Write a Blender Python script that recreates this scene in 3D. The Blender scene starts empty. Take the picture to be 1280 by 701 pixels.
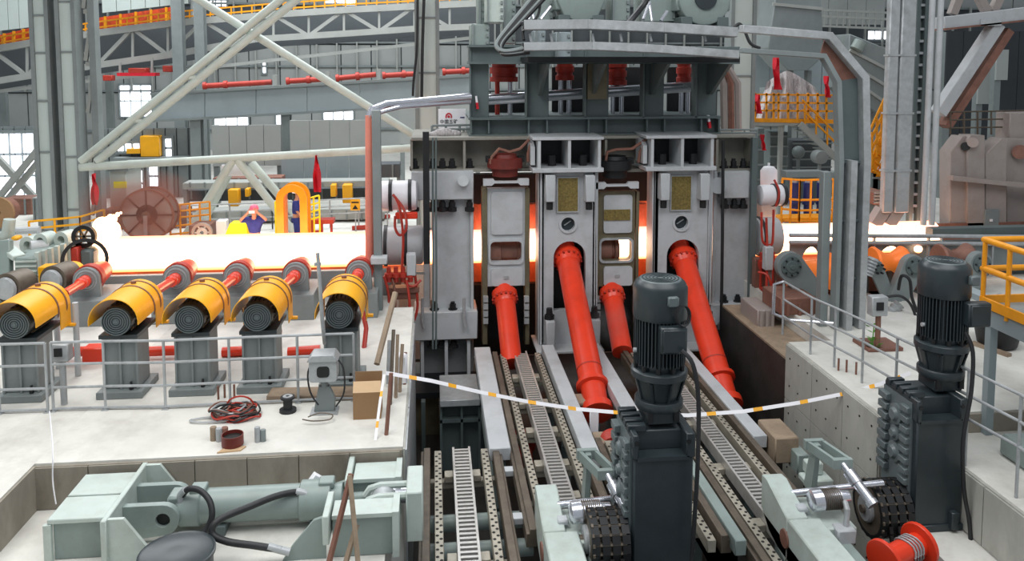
import bpy, bmesh, math, random
from mathutils import Vector, Matrix, Euler
from mathutils.geometry import tessellate_polygon

random.seed(7)
V = Vector
PI = math.pi
SC = bpy.context.scene
COL = SC.collection

# ------------------------------------------------------------------ camera
CAM_Z = 5.4
FPX, PPY = 1000.0, 160.0          # focal length and principal row for a 1280x701 frame
cam_d = bpy.data.cameras.new('camera')
cam = bpy.data.objects.new('camera', cam_d)
COL.objects.link(cam)
cam.location = (0, 0, CAM_Z)
cam.rotation_euler = (PI / 2 - math.atan(.08), 0, -math.atan(.1))
cam_d.sensor_fit = 'HORIZONTAL'
cam_d.sensor_width = 36
cam_d.lens = 36 * FPX / 1280
cam_d.shift_y = -(350.5 - PPY) / 1280
cam_d.clip_end = 300
SC.camera = cam
CAM_R = cam.rotation_euler.to_matrix()

# ------------------------------------------------------------------ world, lamps, exposure
w = bpy.data.worlds.new('hall_light')
SC.world = w
w.use_nodes = True
bg = w.node_tree.nodes['Background']
bg.inputs[0].default_value = (.86, .93, 1, 1)
bg.inputs[1].default_value = .38


def area(name, loc, size, energy, col=(1, 1, 1), aim=None):
    d = bpy.data.lights.new(name, 'AREA')
    d.shape = 'RECTANGLE'
    d.size, d.size_y = size
    d.energy = energy
    d.color = col
    o = bpy.data.objects.new(name, d)
    COL.objects.link(o)
    o.location = loc
    if aim is not None:
        o.rotation_euler = (V(aim) - V(loc)).to_track_quat('-Z', 'Y').to_euler()
    return o


area('hall_area_light', (-7, 9, 15), (9, 12), 1900, (1, .98, .95))  # unseen overhead area lights added for the hall lighting, tuned by region
area('hall_area_light', (6, 6, 15), (12, 10), 1500, (.97, .98, 1), (5, 12, 0))
area('hall_area_light', (-6, 32, 17), (20, 12), 5200, (.95, .98, 1), (-6, 33, 0))
area('hall_area_light', (16, 28, 16), (12, 12), 800, (.95, .98, 1), (16, 28, 0))
SC.view_settings.view_transform = 'Standard'
SC.view_settings.look = 'None'
SC.view_settings.gamma = 1
SC.view_settings.use_curve_mapping = False
SC.view_settings.exposure = 0.0


# ------------------------------------------------------------------ geometry helpers
def P(px, py, Y):
    """the point at depth Y that the photograph shows at pixel (px, py)"""
    d = CAM_R @ V(((px - 640) / FPX, (PPY - py) / FPX, -1))
    return V((0, 0, CAM_Z)) + d * (Y / d.y)


def G(px, py, z=0):
    """the point at height z that the photograph shows at pixel (px, py)"""
    d = CAM_R @ V(((px - 640) / FPX, (PPY - py) / FPX, -1))
    return V((0, 0, CAM_Z)) + d * ((z - CAM_Z) / d.z)


def frame_of(a):
    a = a.normalized()
    up = V((0, 0, 1)) if abs(a.z) < .95 else V((0, 1, 0))
    s = a.cross(up).normalized()
    return a, s, s.cross(a).normalized()


class MB:
    def __init__(s):
        s.v, s.f = [], []

    def add(s, vs, fs):
        n = len(s.v)
        s.v += [V(q) for q in vs]
        s.f += [[i + n for i in f] for f in fs]
        return s

    def box(s, a, b):
        x0, x1 = sorted((a[0], b[0])); y0, y1 = sorted((a[1], b[1])); z0, z1 = sorted((a[2], b[2]))
        return s.add([(x0, y0, z0), (x1, y0, z0), (x1, y1, z0), (x0, y1, z0), (x0, y0, z1), (x1, y0, z1), (x1, y1, z1), (x0, y1, z1)],
                     [(0, 3, 2, 1), (4, 5, 6, 7), (0, 1, 5, 4), (1, 2, 6, 5), (2, 3, 7, 6), (3, 0, 4, 7)])

    def cbox(s, c, sx, sy, sz):
        return s.box((c[0] - sx / 2, c[1] - sy / 2, c[2] - sz / 2), (c[0] + sx / 2, c[1] + sy / 2, c[2] + sz / 2))

    def pb(s, x0, y0, x1, y1, Y, d):
        """a box whose front face fills the pixels (x0,y0)-(x1,y1) at depth Y, d metres deep"""
        a, b = P(x0, y0, Y), P(x1, y1, Y)
        ax = (P(x0, (y0 + y1) / 2, Y).x, P(x1, (y0 + y1) / 2, Y).x)
        az = (P((x0 + x1) / 2, y0, Y).z, P((x0 + x1) / 2, y1, Y).z)
        return s.box((ax[0], Y, az[1]), (ax[1], Y + d, az[0]))

    def beam(s, p, q, w_, h, roll=0):
        p, q = V(p), V(q)
        a, sd, up = frame_of(q - p)
        if roll:
            m = Matrix.Rotation(roll, 3, a); sd = m @ sd; up = m @ up
        o = []
        for c in (p, q):
            o += [c - sd * w_ / 2 - up * h / 2, c + sd * w_ / 2 - up * h / 2, c + sd * w_ / 2 + up * h / 2, c - sd * w_ / 2 + up * h / 2]
        return s.add(o, [(0, 1, 2, 3), (7, 6, 5, 4), (4, 5, 1, 0), (5, 6, 2, 1), (6, 7, 3, 2), (7, 4, 0, 3)])

    def lathe(s, p, q, prof, n=20):
        """prof: (distance from p along pq, radius)"""
        p, q = V(p), V(q)
        a, sd, up = frame_of(q - p)
        vs = []
        for t, r in prof:
            c = p + a * t
            vs += [c + (sd * math.cos(2 * PI * k / n) + up * math.sin(2 * PI * k / n)) * r for k in range(n)]
        fs = []
        for i in range(len(prof) - 1):
            for k in range(n):
                k2 = (k + 1) % n
                fs.append((i * n + k, i * n + k2, (i + 1) * n + k2, (i + 1) * n + k))
        fs.append(tuple(range(n - 1, -1, -1)))
        m = (len(prof) - 1) * n
        fs.append(tuple(m + k for k in range(n)))
        return s.add(vs, [f[::-1] for f in fs])

    def cyl(s, p, q, r, r2=None, n=16):
        return s.lathe(p, q, [(0, r), ((V(q) - V(p)).length, r if r2 is None else r2)], n)

    def ring(s, p, q, ro, ri, n=20):
        L = (V(q) - V(p)).length
        a, sd, up = frame_of(V(q) - V(p))
        vs = []
        for t, r in ((0, ri), (0, ro), (L, ro), (L, ri)):
            vs += [V(p) + a * t + (sd * math.cos(2 * PI * k / n) + up * math.sin(2 * PI * k / n)) * r for k in range(n)]
        fs = []
        for i in range(4):
            j = (i + 1) % 4
            for k in range(n):
                k2 = (k + 1) % n
                fs.append((i * n + k, j * n + k, j * n + k2, i * n + k2))
        return s.add(vs, fs)

    def tube(s, pts, r, n=8):
        pts = [V(p) for p in pts]
        vs, up0 = [], None
        for i, p in enumerate(pts):
            d = (pts[min(i + 1, len(pts) - 1)] - pts[max(i - 1, 0)]).normalized()
            if up0 is None:
                a, sd, up = frame_of(d)
            else:
                up = (up0 - d * up0.dot(d)).normalized(); sd = d.cross(up)
            up0 = up
            k_ = 1.0
            if 0 < i < len(pts) - 1:
                c = (pts[i + 1] - p).normalized().dot((p - pts[i - 1]).normalized())
                k_ = 1 / max(.6, math.sqrt(max(.01, (1 + c) / 2)))
            vs += [p + (sd * math.cos(2 * PI * k / n) + up * math.sin(2 * PI * k / n)) * r * k_ for k in range(n)]
        fs = []
        for i in range(len(pts) - 1):
            for k in range(n):
                k2 = (k + 1) % n
                fs.append((i * n + k, i * n + k2, (i + 1) * n + k2, (i + 1) * n + k))
        fs.append(tuple(range(n - 1, -1, -1)))
        fs.append(tuple((len(pts) - 1) * n + k for k in range(n)))
        return s.add(vs, fs)

    def plate(s, outer, holes=(), axis='Y', a=0, b=.05):
        """a flat polygon with holes, thick from a to b along the axis; points are the other two coordinates in order"""
        loops = [list(outer)] + [list(h) for h in holes]
        flat = [p for l in loops for p in l]
        tris = tessellate_polygon([[V((p[0], p[1], 0)) for p in l] for l in loops])

        def put(p, t):
            return {'X': (t, p[0], p[1]), 'Y': (p[0], t, p[1]), 'Z': (p[0], p[1], t)}[axis]
        n = len(flat)
        vs = [put(p, a) for p in flat] + [put(p, b) for p in flat]
        fs = [tuple(t) for t in tris] + [tuple(i + n for i in t[::-1]) for t in tris]
        k = 0
        for l in loops:
            m = len(l)
            for i in range(m):
                j = (i + 1) % m
                fs.append((k + i, k + j, k + j + n, k + i + n))
            k += m
        s.add(vs, fs)
        s.fix = True
        return s

    fix = False

    def sphere(s, c, r, nu=14, nv=9, sc=(1, 1, 1)):
        vs = [V(c) + V((0, 0, -r * sc[2]))]
        for j in range(1, nv):
            t = -PI / 2 + PI * j / nv
            vs += [V(c) + V((r * sc[0] * math.cos(t) * math.cos(2 * PI * k / nu), r * sc[1] * math.cos(t) * math.sin(2 * PI * k / nu), r * sc[2] * math.sin(t))) for k in range(nu)]
        vs.append(V(c) + V((0, 0, r * sc[2])))
        fs = []
        for k in range(nu):
            fs.append((0, 1 + (k + 1) % nu, 1 + k))
            for j in range(nv - 2):
                b = 1 + j * nu
                fs.append((b + k, b + (k + 1) % nu, b + nu + (k + 1) % nu, b + nu + k))
            b = 1 + (nv - 2) * nu
            fs.append((b + k, b + (k + 1) % nu, len(vs) - 1))
        return s.add(vs, fs)

    def mesh(s, name, m, org, smooth=40):
        me = bpy.data.meshes.new(name)
        me.from_pydata([q - org for q in s.v], [], s.f)
        if s.fix:
            bm = bmesh.new(); bm.from_mesh(me)
            bmesh.ops.recalc_face_normals(bm, faces=bm.faces)
            bm.to_mesh(me); bm.free()
        me.materials.append(m)
        if smooth:
            me.polygons.foreach_set('use_smooth', [True] * len(me.polygons))
            me.set_sharp_from_angle(angle=math.radians(smooth))
        me.update()
        return me

    def base(s):
        lo = [min(q[i] for q in s.v) for i in range(3)]
        hi = [max(q[i] for q in s.v) for i in range(3)]
        return V(((lo[0] + hi[0]) / 2, (lo[1] + hi[1]) / 2, lo[2]))


ORG = {}


def bevel(o, wd):
    if wd:
        b = o.modifiers.new('bevel', 'BEVEL')
        b.width = wd; b.segments = 1; b.limit_method = 'ANGLE'; b.angle_limit = math.radians(50)
    return o


def part(mb, name, m, parent, bev=0, label=None, kind=None):
    org = ORG[parent.name]
    o = bpy.data.objects.new(name, mb.mesh(name, m, org))
    COL.objects.link(o)
    o.parent = parent
    ORG[o.name] = org
    if label: o['label'] = label
    if kind: o['kind'] = kind
    return bevel(o, bev)


def tag(o, label, cat, group=None):
    o['label'] = label; o['category'] = cat
    if group: o['group'] = group
    return o


def T(name, label, cat, loc, group=None):
    o = bpy.data.objects.new(name, None)
    o.empty_display_size = .2
    COL.objects.link(o)
    o.location = loc
    ORG[o.name] = V(loc)
    return tag(o, label, cat, group)


def S(mb, name, m, label, cat, group=None, bev=0):
    b = mb.base()
    o = bpy.data.objects.new(name, mb.mesh(name, m, b))
    COL.objects.link(o)
    o.location = b
    ORG[o.name] = b
    return bevel(tag(o, label, cat, group), bev)


def ST(mb, name, m, bev=0):
    b = mb.base()
    o = bpy.data.objects.new(name, mb.mesh(name, m, b))
    COL.objects.link(o)
    o.location = b
    ORG[o.name] = b
    o['kind'] = 'structure'
    return bevel(o, bev)


def dup(root, loc, label, rz=None):
    def rec(o, par):
        c = o.copy(); COL.objects.link(c)
        if par is not None:
            c.parent = par
        for ch in KIDS(o):
            rec(ch, c)
        return c
    r = rec(root, None)
    r.location = loc
    if rz is not None: r.rotation_euler = (0, 0, rz)
    r['label'] = label
    return r


def KIDS(o):
    return [c for c in COL.objects if c.parent == o]


def circ(cx, cz, r, n=20, a0=0, a1=2 * PI, rz=None):
    full = abs(a1 - a0 - 2 * PI) < 1e-6
    m = n if full else n + 1
    return [(cx + r * math.cos(a0 + (a1 - a0) * k / n), cz + (rz or r) * math.sin(a0 + (a1 - a0) * k / n)) for k in range(m)]


def prect(x0, y0, x1, y1, Y):
    a, b = P(x0, y0, Y), P(x1, y1, Y)
    xa, xb = P(x0, (y0 + y1) / 2, Y).x, P(x1, (y0 + y1) / 2, Y).x
    return xa, b.z, xb, a.z


def rrect(x0, z0, x1, z1, r, n=4):
    o = []
    for cx, cz, a in ((x1 - r, z0 + r, -PI / 2), (x1 - r, z1 - r, 0), (x0 + r, z1 - r, PI / 2), (x0 + r, z0 + r, PI)):
        o += [(cx + r * math.cos(a + PI / 2 * k / n), cz + r * math.sin(a + PI / 2 * k / n)) for k in range(n + 1)]
    return o


# ------------------------------------------------------------------ materials
def lin(c):
    return tuple((x / 12.92 if x <= .04045 else ((x + .055) / 1.055) ** 2.4) for x in (v / 255 for v in c)) + (1,)


def mat(name, col, rough=.55, metal=0, var=.18, scale=2.5, dirt=None, amt=.5, bump=0, emit=0, ecol=None, dscale=1.3, stretch=None):
    m = bpy.data.materials.new(name)
    m.use_nodes = True
    nt = m.node_tree
    N, L = nt.nodes, nt.links
    b = N['Principled BSDF']
    c = lin(col)
    b.inputs['Roughness'].default_value = rough
    b.inputs['Metallic'].default_value = metal
    tc = N.new('ShaderNodeTexCoord')
    src = tc.outputs['Object']
    if stretch:
        mp = N.new('ShaderNodeMapping'); mp.inputs['Scale'].default_value = stretch
        L.new(src, mp.inputs[0]); src = mp.outputs[0]
    n1 = N.new('ShaderNodeTexNoise')
    n1.inputs['Scale'].default_value = scale; n1.inputs['Detail'].default_value = 6; n1.inputs['Roughness'].default_value = .65
    L.new(src, n1.inputs['Vector'])
    r1 = N.new('ShaderNodeValToRGB')
    r1.color_ramp.elements[0].position = .3; r1.color_ramp.elements[1].position = .7
    r1.color_ramp.elements[0].color = tuple(x * (1 - var) for x in c[:3]) + (1,)
    r1.color_ramp.elements[1].color = tuple(min(1, x * (1 + var)) for x in c[:3]) + (1,)
    L.new(n1.outputs['Fac'], r1.inputs[0])
    out = r1.outputs[0]
    if dirt:
        n2 = N.new('ShaderNodeTexNoise')
        n2.inputs['Scale'].default_value = dscale; n2.inputs['Detail'].default_value = 8; n2.inputs['Roughness'].default_value = .7
        L.new(src, n2.inputs['Vector'])
        r2 = N.new('ShaderNodeValToRGB')
        r2.color_ramp.elements[0].position = .48; r2.color_ramp.elements[1].position = .72
        r2.color_ramp.elements[0].color = (0, 0, 0, 1); r2.color_ramp.elements[1].color = (amt, amt, amt, 1)
        L.new(n2.outputs['Fac'], r2.inputs[0])
        mx = N.new('ShaderNodeMix'); mx.data_type = 'RGBA'
        L.new(r2.outputs[0], mx.inputs[0]); L.new(out, mx.inputs[6])
        mx.inputs[7].default_value = lin(dirt)
        out = mx.outputs[2]
    L.new(out, b.inputs['Base Color'])
    if bump:
        bp = N.new('ShaderNodeBump'); bp.inputs['Strength'].default_value = bump; bp.inputs['Distance'].default_value = .02
        n3 = N.new('ShaderNodeTexNoise'); n3.inputs['Scale'].default_value = scale * 8; n3.inputs['Detail'].default_value = 5
        L.new(src, n3.inputs['Vector']); L.new(n3.outputs['Fac'], bp.inputs['Height']); L.new(bp.outputs[0], b.inputs['Normal'])
    if emit:
        b.inputs['Emission Color'].default_value = ecol if ecol else c
        b.inputs['Emission Strength'].default_value = emit
    return m


M = {
    'floor': mat('floor_concrete', (214, 213, 206), .8, 0, .1, 1.2, (150, 144, 134), .45, .25, dscale=.9),
    'pit': mat('pit_concrete', (150, 143, 131), .85, 0, .16, 1.4, (96, 86, 74), .6, .3, dscale=1.0, stretch=(1, 1, .45)),
    'pitr': mat('pit_concrete_pale', (172, 172, 165), .85, 0, .14, 1.4, (120, 116, 108), .5, .3, dscale=1.0, stretch=(1, 1, .45)),
    'pitdark': mat('oily_pit_floor', (52, 50, 47), .6, 0, .3, 1.5, (22, 21, 20), .8, .2),
    'mill': mat('mill_grey_paint', (184, 188, 191), .42, 0, .07, 1.2, (128, 124, 118), .45, .05, dscale=1.1),
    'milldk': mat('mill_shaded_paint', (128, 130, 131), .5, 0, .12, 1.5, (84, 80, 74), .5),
    'beige': mat('mill_beam_paint', (138, 136, 128), .55, 0, .1, 1.2, (96, 90, 80), .5),
    'olive': mat('heat_browned_steel', (112, 104, 82), .5, .2, .2, 2, (70, 60, 48), .6),
    'brass': mat('brass_mesh_plate', (134, 118, 66), .5, .4, .4, 25, (70, 62, 42), .6, .4, dscale=20),
    'frame': mat('dark_frame_paint', (92, 104, 104), .5, 0, .15, 1.3, (58, 62, 62), .5),
    'black': mat('black_steel', (26, 28, 30), .5, .1, .3, 4),
    'motor': mat('motor_slate_paint', (42, 51, 55), .36, 0, .12, 3, (74, 82, 84), .22, .05),
    'motorlt': mat('motor_lid_paint', (96, 106, 108), .35, 0, .1, 3),
    'red': mat('spindle_red_paint', (226, 62, 34), .32, 0, .08, 2, (168, 44, 26), .4),
    'red2': mat('dull_red_paint', (176, 52, 38), .5, 0, .2, 3, (96, 40, 34), .5),
    'crimson': mat('crimson_cloth', (206, 24, 44), .7, 0, .15, 4),
    'yellow': mat('cover_yellow_paint', (246, 176, 22), .35, 0, .06, 2, (196, 132, 20), .35),
    'orange': mat('guardrail_yellow_paint', (236, 156, 22), .4, 0, .1, 3, (178, 108, 22), .4),
    'lemon': mat('lemon_yellow_paint', (250, 236, 20), .45, 0, .06, 3),
    'galv': mat('galvanised_steel', (172, 176, 178), .42, .25, .16, 5, (116, 114, 110), .5),
    'chrome': mat('bright_steel', (214, 216, 224), .22, .8, .06, 5),
    'rail': mat('worn_track_steel', (104, 94, 82), .5, .3, .25, 4, (58, 50, 44), .6),
    'rack': mat('machined_rack_steel', (190, 188, 184), .38, .5, .12, 5, (110, 104, 96), .5),
    'strip': mat('oiled_guide_steel', (168, 162, 148), .45, .3, .15, 4, (92, 84, 70), .6),
    'tooth': mat('dark_gap_steel', (34, 32, 31), .6, .3, .2, 5),
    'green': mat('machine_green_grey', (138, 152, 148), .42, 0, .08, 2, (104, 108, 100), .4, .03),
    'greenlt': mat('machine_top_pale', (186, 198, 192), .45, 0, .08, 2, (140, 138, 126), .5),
    'blade': mat('column_pale_paint', (188, 200, 196), .5, 0, .06, 1, (156, 162, 156), .4, dscale=.5),
    'steel': mat('column_grey_paint', (126, 134, 134), .55, 0, .12, 1, (88, 92, 92), .4, dscale=.6),
    'wpipe': mat('white_pipe_paint', (190, 200, 192), .45, 0, .08, 1.5, (158, 156, 146), .4),
    'clad': mat('wall_cladding', (158, 163, 161), .6, 0, .08, .6, (112, 116, 114), .4, dscale=.3),
    'cladb': mat('blue_grey_plate', (146, 158, 162), .55, 0, .06, .5, (120, 130, 132), .4, dscale=.4),
    'cladd': mat('dark_hall_panel', (74, 80, 84), .6, 0, .15, .5),
    'truss': mat('truss_paint', (156, 160, 156), .55, 0, .1, 1),
    'card': mat('cardboard', (150, 118, 84), .8, 0, .06, 3, (126, 98, 66), .3),
    'cardlt': mat('cardboard_flap', (196, 166, 130), .8, 0, .05, 3),
    'rubber': mat('black_rubber', (30, 31, 34), .55, 0, .2, 5, (70, 70, 70), .3),
    'white': mat('white_paint', (236, 236, 240), .5, 0, .04, 2),
    'blue': mat('work_blue_cloth', (44, 56, 132), .85, 0, .2, 9, (28, 36, 96), .5),
    'skin': mat('skin', (196, 142, 116), .55, 0, .06, 8),
    'helmet': mat('pale_pink_helmet', (236, 120, 150), .35, 0, .04, 3),
    'whelmet': mat('white_helmet', (240, 236, 236), .35, 0, .03, 3),
    'rust': mat('warm_brown_steel', (132, 92, 78), .6, .1, .25, 3, (84, 56, 50), .6),
    'pink': mat('stand_pale_paint', (156, 146, 141), .55, 0, .08, 1.2, (132, 116, 108), .5),
    'navy': mat('navy_pump_paint', (34, 48, 110), .5, 0, .15, 3),
    'wood': mat('grey_timber', (150, 132, 112), .8, 0, .2, 4, (92, 78, 66), .5),
    'leaf': mat('leaf_green', (86, 150, 48), .6, 0, .2, 8),
    'tarp': mat('grey_striped_tarpaulin', (196, 190, 190), .7, 0, .25, 6, (84, 76, 80), .95, .6, dscale=4, stretch=(3.5, 3.5, .5)),
    'hot': mat('hot_steel', (255, 150, 60), .7, 0, .0, 1, emit=6, ecol=(1, .62, .36, 1)),
    'hotroll': mat('heat_lit_roll', (236, 110, 40), .45, .2, .15, 3, emit=.25, ecol=(1, .3, .05, 1)),  # pipe light on the rolls painted as orange with weak emission
    'flame': mat('flame', (255, 170, 80), .7, 0, .0, 1, emit=5, ecol=(1, .62, .34, 1)),
    'daylight': mat('daylight_pane', (240, 244, 255), .3, 0, 0, 1, emit=2.6, ecol=(.9, .93, 1, 1)),
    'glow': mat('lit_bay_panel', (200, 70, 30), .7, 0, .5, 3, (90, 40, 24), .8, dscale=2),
}

M['scale'] = mat('glow_tinted_steel', (190, 92, 56), .6, 0, .25, 3, (120, 60, 44), .6)  # orange glow of the hot pipe put into the steel colour
M['shade'] = mat('dark_hall_shade_panel', (46, 50, 54), .6, 0, .2, .5)
M['darkred'] = mat('dark_red_paint', (112, 40, 32), .5, 0, .2, 3, (60, 30, 28), .5)
M['salmon'] = mat('salmon_pipe_paint', (226, 140, 122), .5, 0, .1, 2, (176, 130, 118), .4)
# orange rims of the glow painted into the emission along the pipe's top and bottom
_m = M['hot']; _n = _m.node_tree.nodes; _l = _m.node_tree.links
_tc = _n.new('ShaderNodeTexCoord'); _sx = _n.new('ShaderNodeSeparateXYZ'); _l.new(_tc.outputs['Generated'], _sx.inputs[0])
_r = _n.new('ShaderNodeValToRGB'); _l.new(_sx.outputs['Z'], _r.inputs[0])
_r.color_ramp.elements[0].position = 0; _r.color_ramp.elements[0].color = (.30, .07, .02, 1)
_r.color_ramp.elements[1].position = 1; _r.color_ramp.elements[1].color = (.34, .11, .09, 1)
for _p, _c in ((.12, (.5, .2, .08, 1)), (.3, (1, .62, .34, 1)), (.75, (1, .66, .48, 1)), (.93, (.6, .26, .19, 1))):
    _e = _r.color_ramp.elements.new(_p); _e.color = _c
_l.new(_r.outputs[0], _n['Principled BSDF'].inputs['Emission Color'])


def smoke_mat(name, col, dens, scale):
    m = bpy.data.materials.new(name); m.use_nodes = True
    nt = m.node_tree; nt.nodes.clear()
    o = nt.nodes.new('ShaderNodeOutputMaterial'); v = nt.nodes.new('ShaderNodeVolumePrincipled')
    v.inputs['Color'].default_value = lin(col); v.inputs['Anisotropy'].default_value = .2
    tc = nt.nodes.new('ShaderNodeTexCoord'); ns = nt.nodes.new('ShaderNodeTexNoise'); ns.inputs['Scale'].default_value = scale; ns.inputs['Detail'].default_value = 4
    gr = nt.nodes.new('ShaderNodeTexGradient'); gr.gradient_type = 'SPHERICAL'
    mp = nt.nodes.new('ShaderNodeMapping'); mp.vector_type = 'POINT'
    mp.inputs['Location'].default_value = (-1, -1, -1); mp.inputs['Scale'].default_value = (2, 2, 2)
    nt.links.new(tc.outputs['Generated'], mp.inputs[0]); nt.links.new(mp.outputs[0], gr.inputs[0])
    nt.links.new(tc.outputs['Object'], ns.inputs['Vector'])
    mr = nt.nodes.new('ShaderNodeMapRange'); mr.inputs[1].default_value = .35; mr.inputs[2].default_value = .7; mr.inputs[4].default_value = dens
    nt.links.new(ns.outputs['Fac'], mr.inputs[0])
    mu = nt.nodes.new('ShaderNodeMath'); mu.operation = 'MULTIPLY'
    nt.links.new(mr.outputs[0], mu.inputs[0]); nt.links.new(gr.outputs['Fac'], mu.inputs[1])
    nt.links.new(mu.outputs[0], v.inputs['Density']); nt.links.new(v.outputs[0], o.inputs['Volume'])
    return m


M['smoke'] = smoke_mat('brown_smoke', (206, 140, 124), 4.2, 1.3)
M['steam'] = smoke_mat('grey_steam', (205, 200, 198), 2.2, 3)

# ================================================================== SETTING
def slab(name, x0, x1, y0, y1, z0, z1, m):
    return ST(MB().box((x0, y0, z0), (x1, y1, z1)), name, m)


slab('floor', -40, -5.4, 4, 60, -1.4, 0, M['floor'])
slab('floor', -5.4, -.45, 11.04, 17.6, -3.3, 0, M['floor'])
slab('floor', -5.4, -1.0, 17.6, 60, -3.3, 0, M['floor'])
slab('floor', -1.0, 8.0, 23.2, 60, -3.3, 0, M['floor'])
slab('floor', 6.88, 45, 11.3, 14.6, -3.3, 0, M['floor'])
slab('floor', 6.88, 7.75, 14.6, 18.2, -3.3, -.4, M['pitdark'])
slab('floor', 6.89, 7.74, 14.62, 18.2, -.4, -.36, M['wood'])
slab('floor', 7.75, 45, 14.6, 60, -3.3, 0, M['floor'])
slab('floor', 7.51, 45, 4, 11.3, -3.3, -.32, M['floor'])
slab('floor', -5.4, -.62, 4, 11.04, -1.6, -.63, M['floor'])            # shallow pit on the left
slab('floor', 6.75, 7.51, 4, 11.3, -3.3, -1.2, M['floor'])             # ledge under the right gearbox
slab('floor', -1.0, 8.0, 4, 23.2, -3.6, -3.3, M['pitdark'])
# facings of the pit walls, cast in boards: thin shuttered panels with open joints
wl = ST(MB().box((-5.4, 11.0, -.63), (-.46, 11.04, -.03)), 'wall_front', M['pit'])
for k in range(7):
    x = -5.38 + k * .7
    part(MB().box((x, 10.975, -.62), (x + .685, 11.0, -.04)), 'shutter_panel', M['pit'], wl)
wl = ST(MB().box((-5.4, 4, -.63), (-5.37, 11.0, -.02)), 'wall_left', M['pit'])
wr = ST(MB().box((6.84, 11.3, -3.3), (6.88, 14.6, -.03)), 'wall_right', M['pitr'])
for k in range(3):
    for j in range(3):
        y = 11.32 + k * 1.09
        part(MB().box((6.815, y, -3.2 + j * 1.06), (6.842, y + 1.075, -2.16 + j * 1.06)), 'shutter_panel', M['pitr'], wr)
hl_ = MB()
for k in range(9):
    for j in range(6):
        hl_.cyl((6.805, 11.5 + k * .36, -2.95 + j * .54), (6.816, 11.5 + k * .36, -2.95 + j * .54), .018, n=6)
part(hl_, 'tie_holes', M['tooth'], wr, kind='stuff')
ws = ST(MB().box((6.89, 11.26, -1.2), (7.5, 11.3, -.02)).box((7.51, 11.26, -.32), (20, 11.3, -.02)), 'wall_step', M['pit'])
wb = ST(MB().box((7.47, 4, -1.2), (7.51, 11.26, -.33)), 'wall_ledge', M['pitr'])
for k in range(5):
    part(MB().box((7.445, 4 + k * 1.45, -1.18), (7.47, 5.43 + k * 1.45, -.35)), 'shutter_panel', M['pitr'], wb)
wc = ST(MB().box((-.45, 11.0, -3.3), (-.42, 17.4, -.02)), 'wall_centre', M['pitr'])
for k in range(4):
    part(MB().box((-.42, 11.02 + k * 1.4, -3.2), (-.395, 12.4 + k * 1.4, -.04)), 'formwork_plate', M['galv'], wc)

# hall back wall and its cladding sheets
YW = 52.0
bw = ST(MB().box((-50, YW, 0), (60, YW + .3, 22)), 'wall_back', M['cladd'])
for k in range(44):
    x = -38 + k * 1.9
    for z0, z1 in ((0, 3.6), (3.75, 6.6), (9.2, 14.5)):
        part(MB().box((x, YW - .12, z0), (x + 1.82, YW, z1)), 'cladding_sheet', M['clad'], bw)
for k in range(60):
    x = -36 + k * 1.25
    part(MB().box((x, YW - .5, 3.7), (x + .1, YW - .35, 9.3)), 'mullion', M['truss'], bw)
for k, z in enumerate((1.2, 3.68, 5.2, 6.7, 9.1)):
    ST(MB().box((-50, YW - .3, z), (60, YW - .13, z + .12)), 'trim_%d' % (k + 1), M['steel'])


def window(n, x0, y0, x1, y1, Y, nx=3, nz=2):
    a, z0, b, z1 = prect(x0, y0, x1, y1, Y)
    fr = MB()
    r = .07
    fr.box((a - r, Y - .12, z0 - r), (b + r, Y, z0)).box((a - r, Y - .12, z1), (b + r, Y, z1 + r))
    fr.box((a - r, Y - .12, z0), (a, Y, z1)).box((b, Y - .12, z0), (b + r, Y, z1))
    o = ST(fr, 'window_%d' % n, M['steel'])
    for i in range(nx):
        for j in range(nz):
            g = .05
            xa, xb = a + (b - a) * i / nx + g, a + (b - a) * (i + 1) / nx - g
            za, zb = z0 + (z1 - z0) * j / nz + g, z0 + (z1 - z0) * (j + 1) / nz - g
            part(MB().box((xa, Y - .06, za), (xb, Y - .02, zb)), 'pane', M['daylight'], o)


for x0, x1, y0, lb in ((-60, 47, 158, 1), (126, 236, 160, 2)):
    q0, q1 = P(x0, 252, 33.5), P(x1, y0, 33.5)
    rw = ST(MB().box((q0.x, 33.5, 0), (q1.x, 33.7, q1.z)), 'wall_rear', M['cladd'])
    for j in range(8):
        xx = q0.x + (q1.x - q0.x) * j / 8
        part(MB().box((xx, 33.42, 0), (xx + (q1.x - q0.x) / 8 - .05, 33.5, q1.z)), 'cladding_sheet', M['steel'], rw)
window(20, -50, 166, 45, 246, 33.4, 6, 3)
window(21, 186, 206, 199, 234, 33.4, 1, 2)
window(22, 156, 212, 180, 246, 33.4, 2, 2)
window(23, 206, 172, 216, 198, 33.4, 1, 2)
window(24, 146, 178, 176, 190, 33.4, 3, 1)
for n, q in enumerate([(150, 106, 190, 146), (268, 146, 311, 158), (404, 137, 442, 150), (240, 0, 249, 22), (262, 0, 284, 9),
                       (405, -6, 445, 8), (1030, 9, 1056, 25), (506, 136, 522, 148),
                       (1084, 38, 1110, 50), (328, 76, 333, 92), (345, 142, 352, 158)]):
    window(n + 1, *q, YW - .13 - .001 * n, 3 if q[2] - q[0] > 20 else 1, 2 if q[3] - q[1] > 20 else 1)

# ================================================================== ROLLING MILL
YM = 19.0


def studs(root, xs, y0, y1, Y, r=.075, name='stud'):
    for x in xs:
        a, b = P(x, y1, Y), P(x, y0, Y)
        h = b.z - a.z
        part(MB().lathe(a, b, [(0, r * 1.5), (h * .35, r * 1.5), (h * .35, r), (h * .8, r), (h * .8, r * .7), (h, r * .7)], 8), name, M['black'], root)


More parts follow.
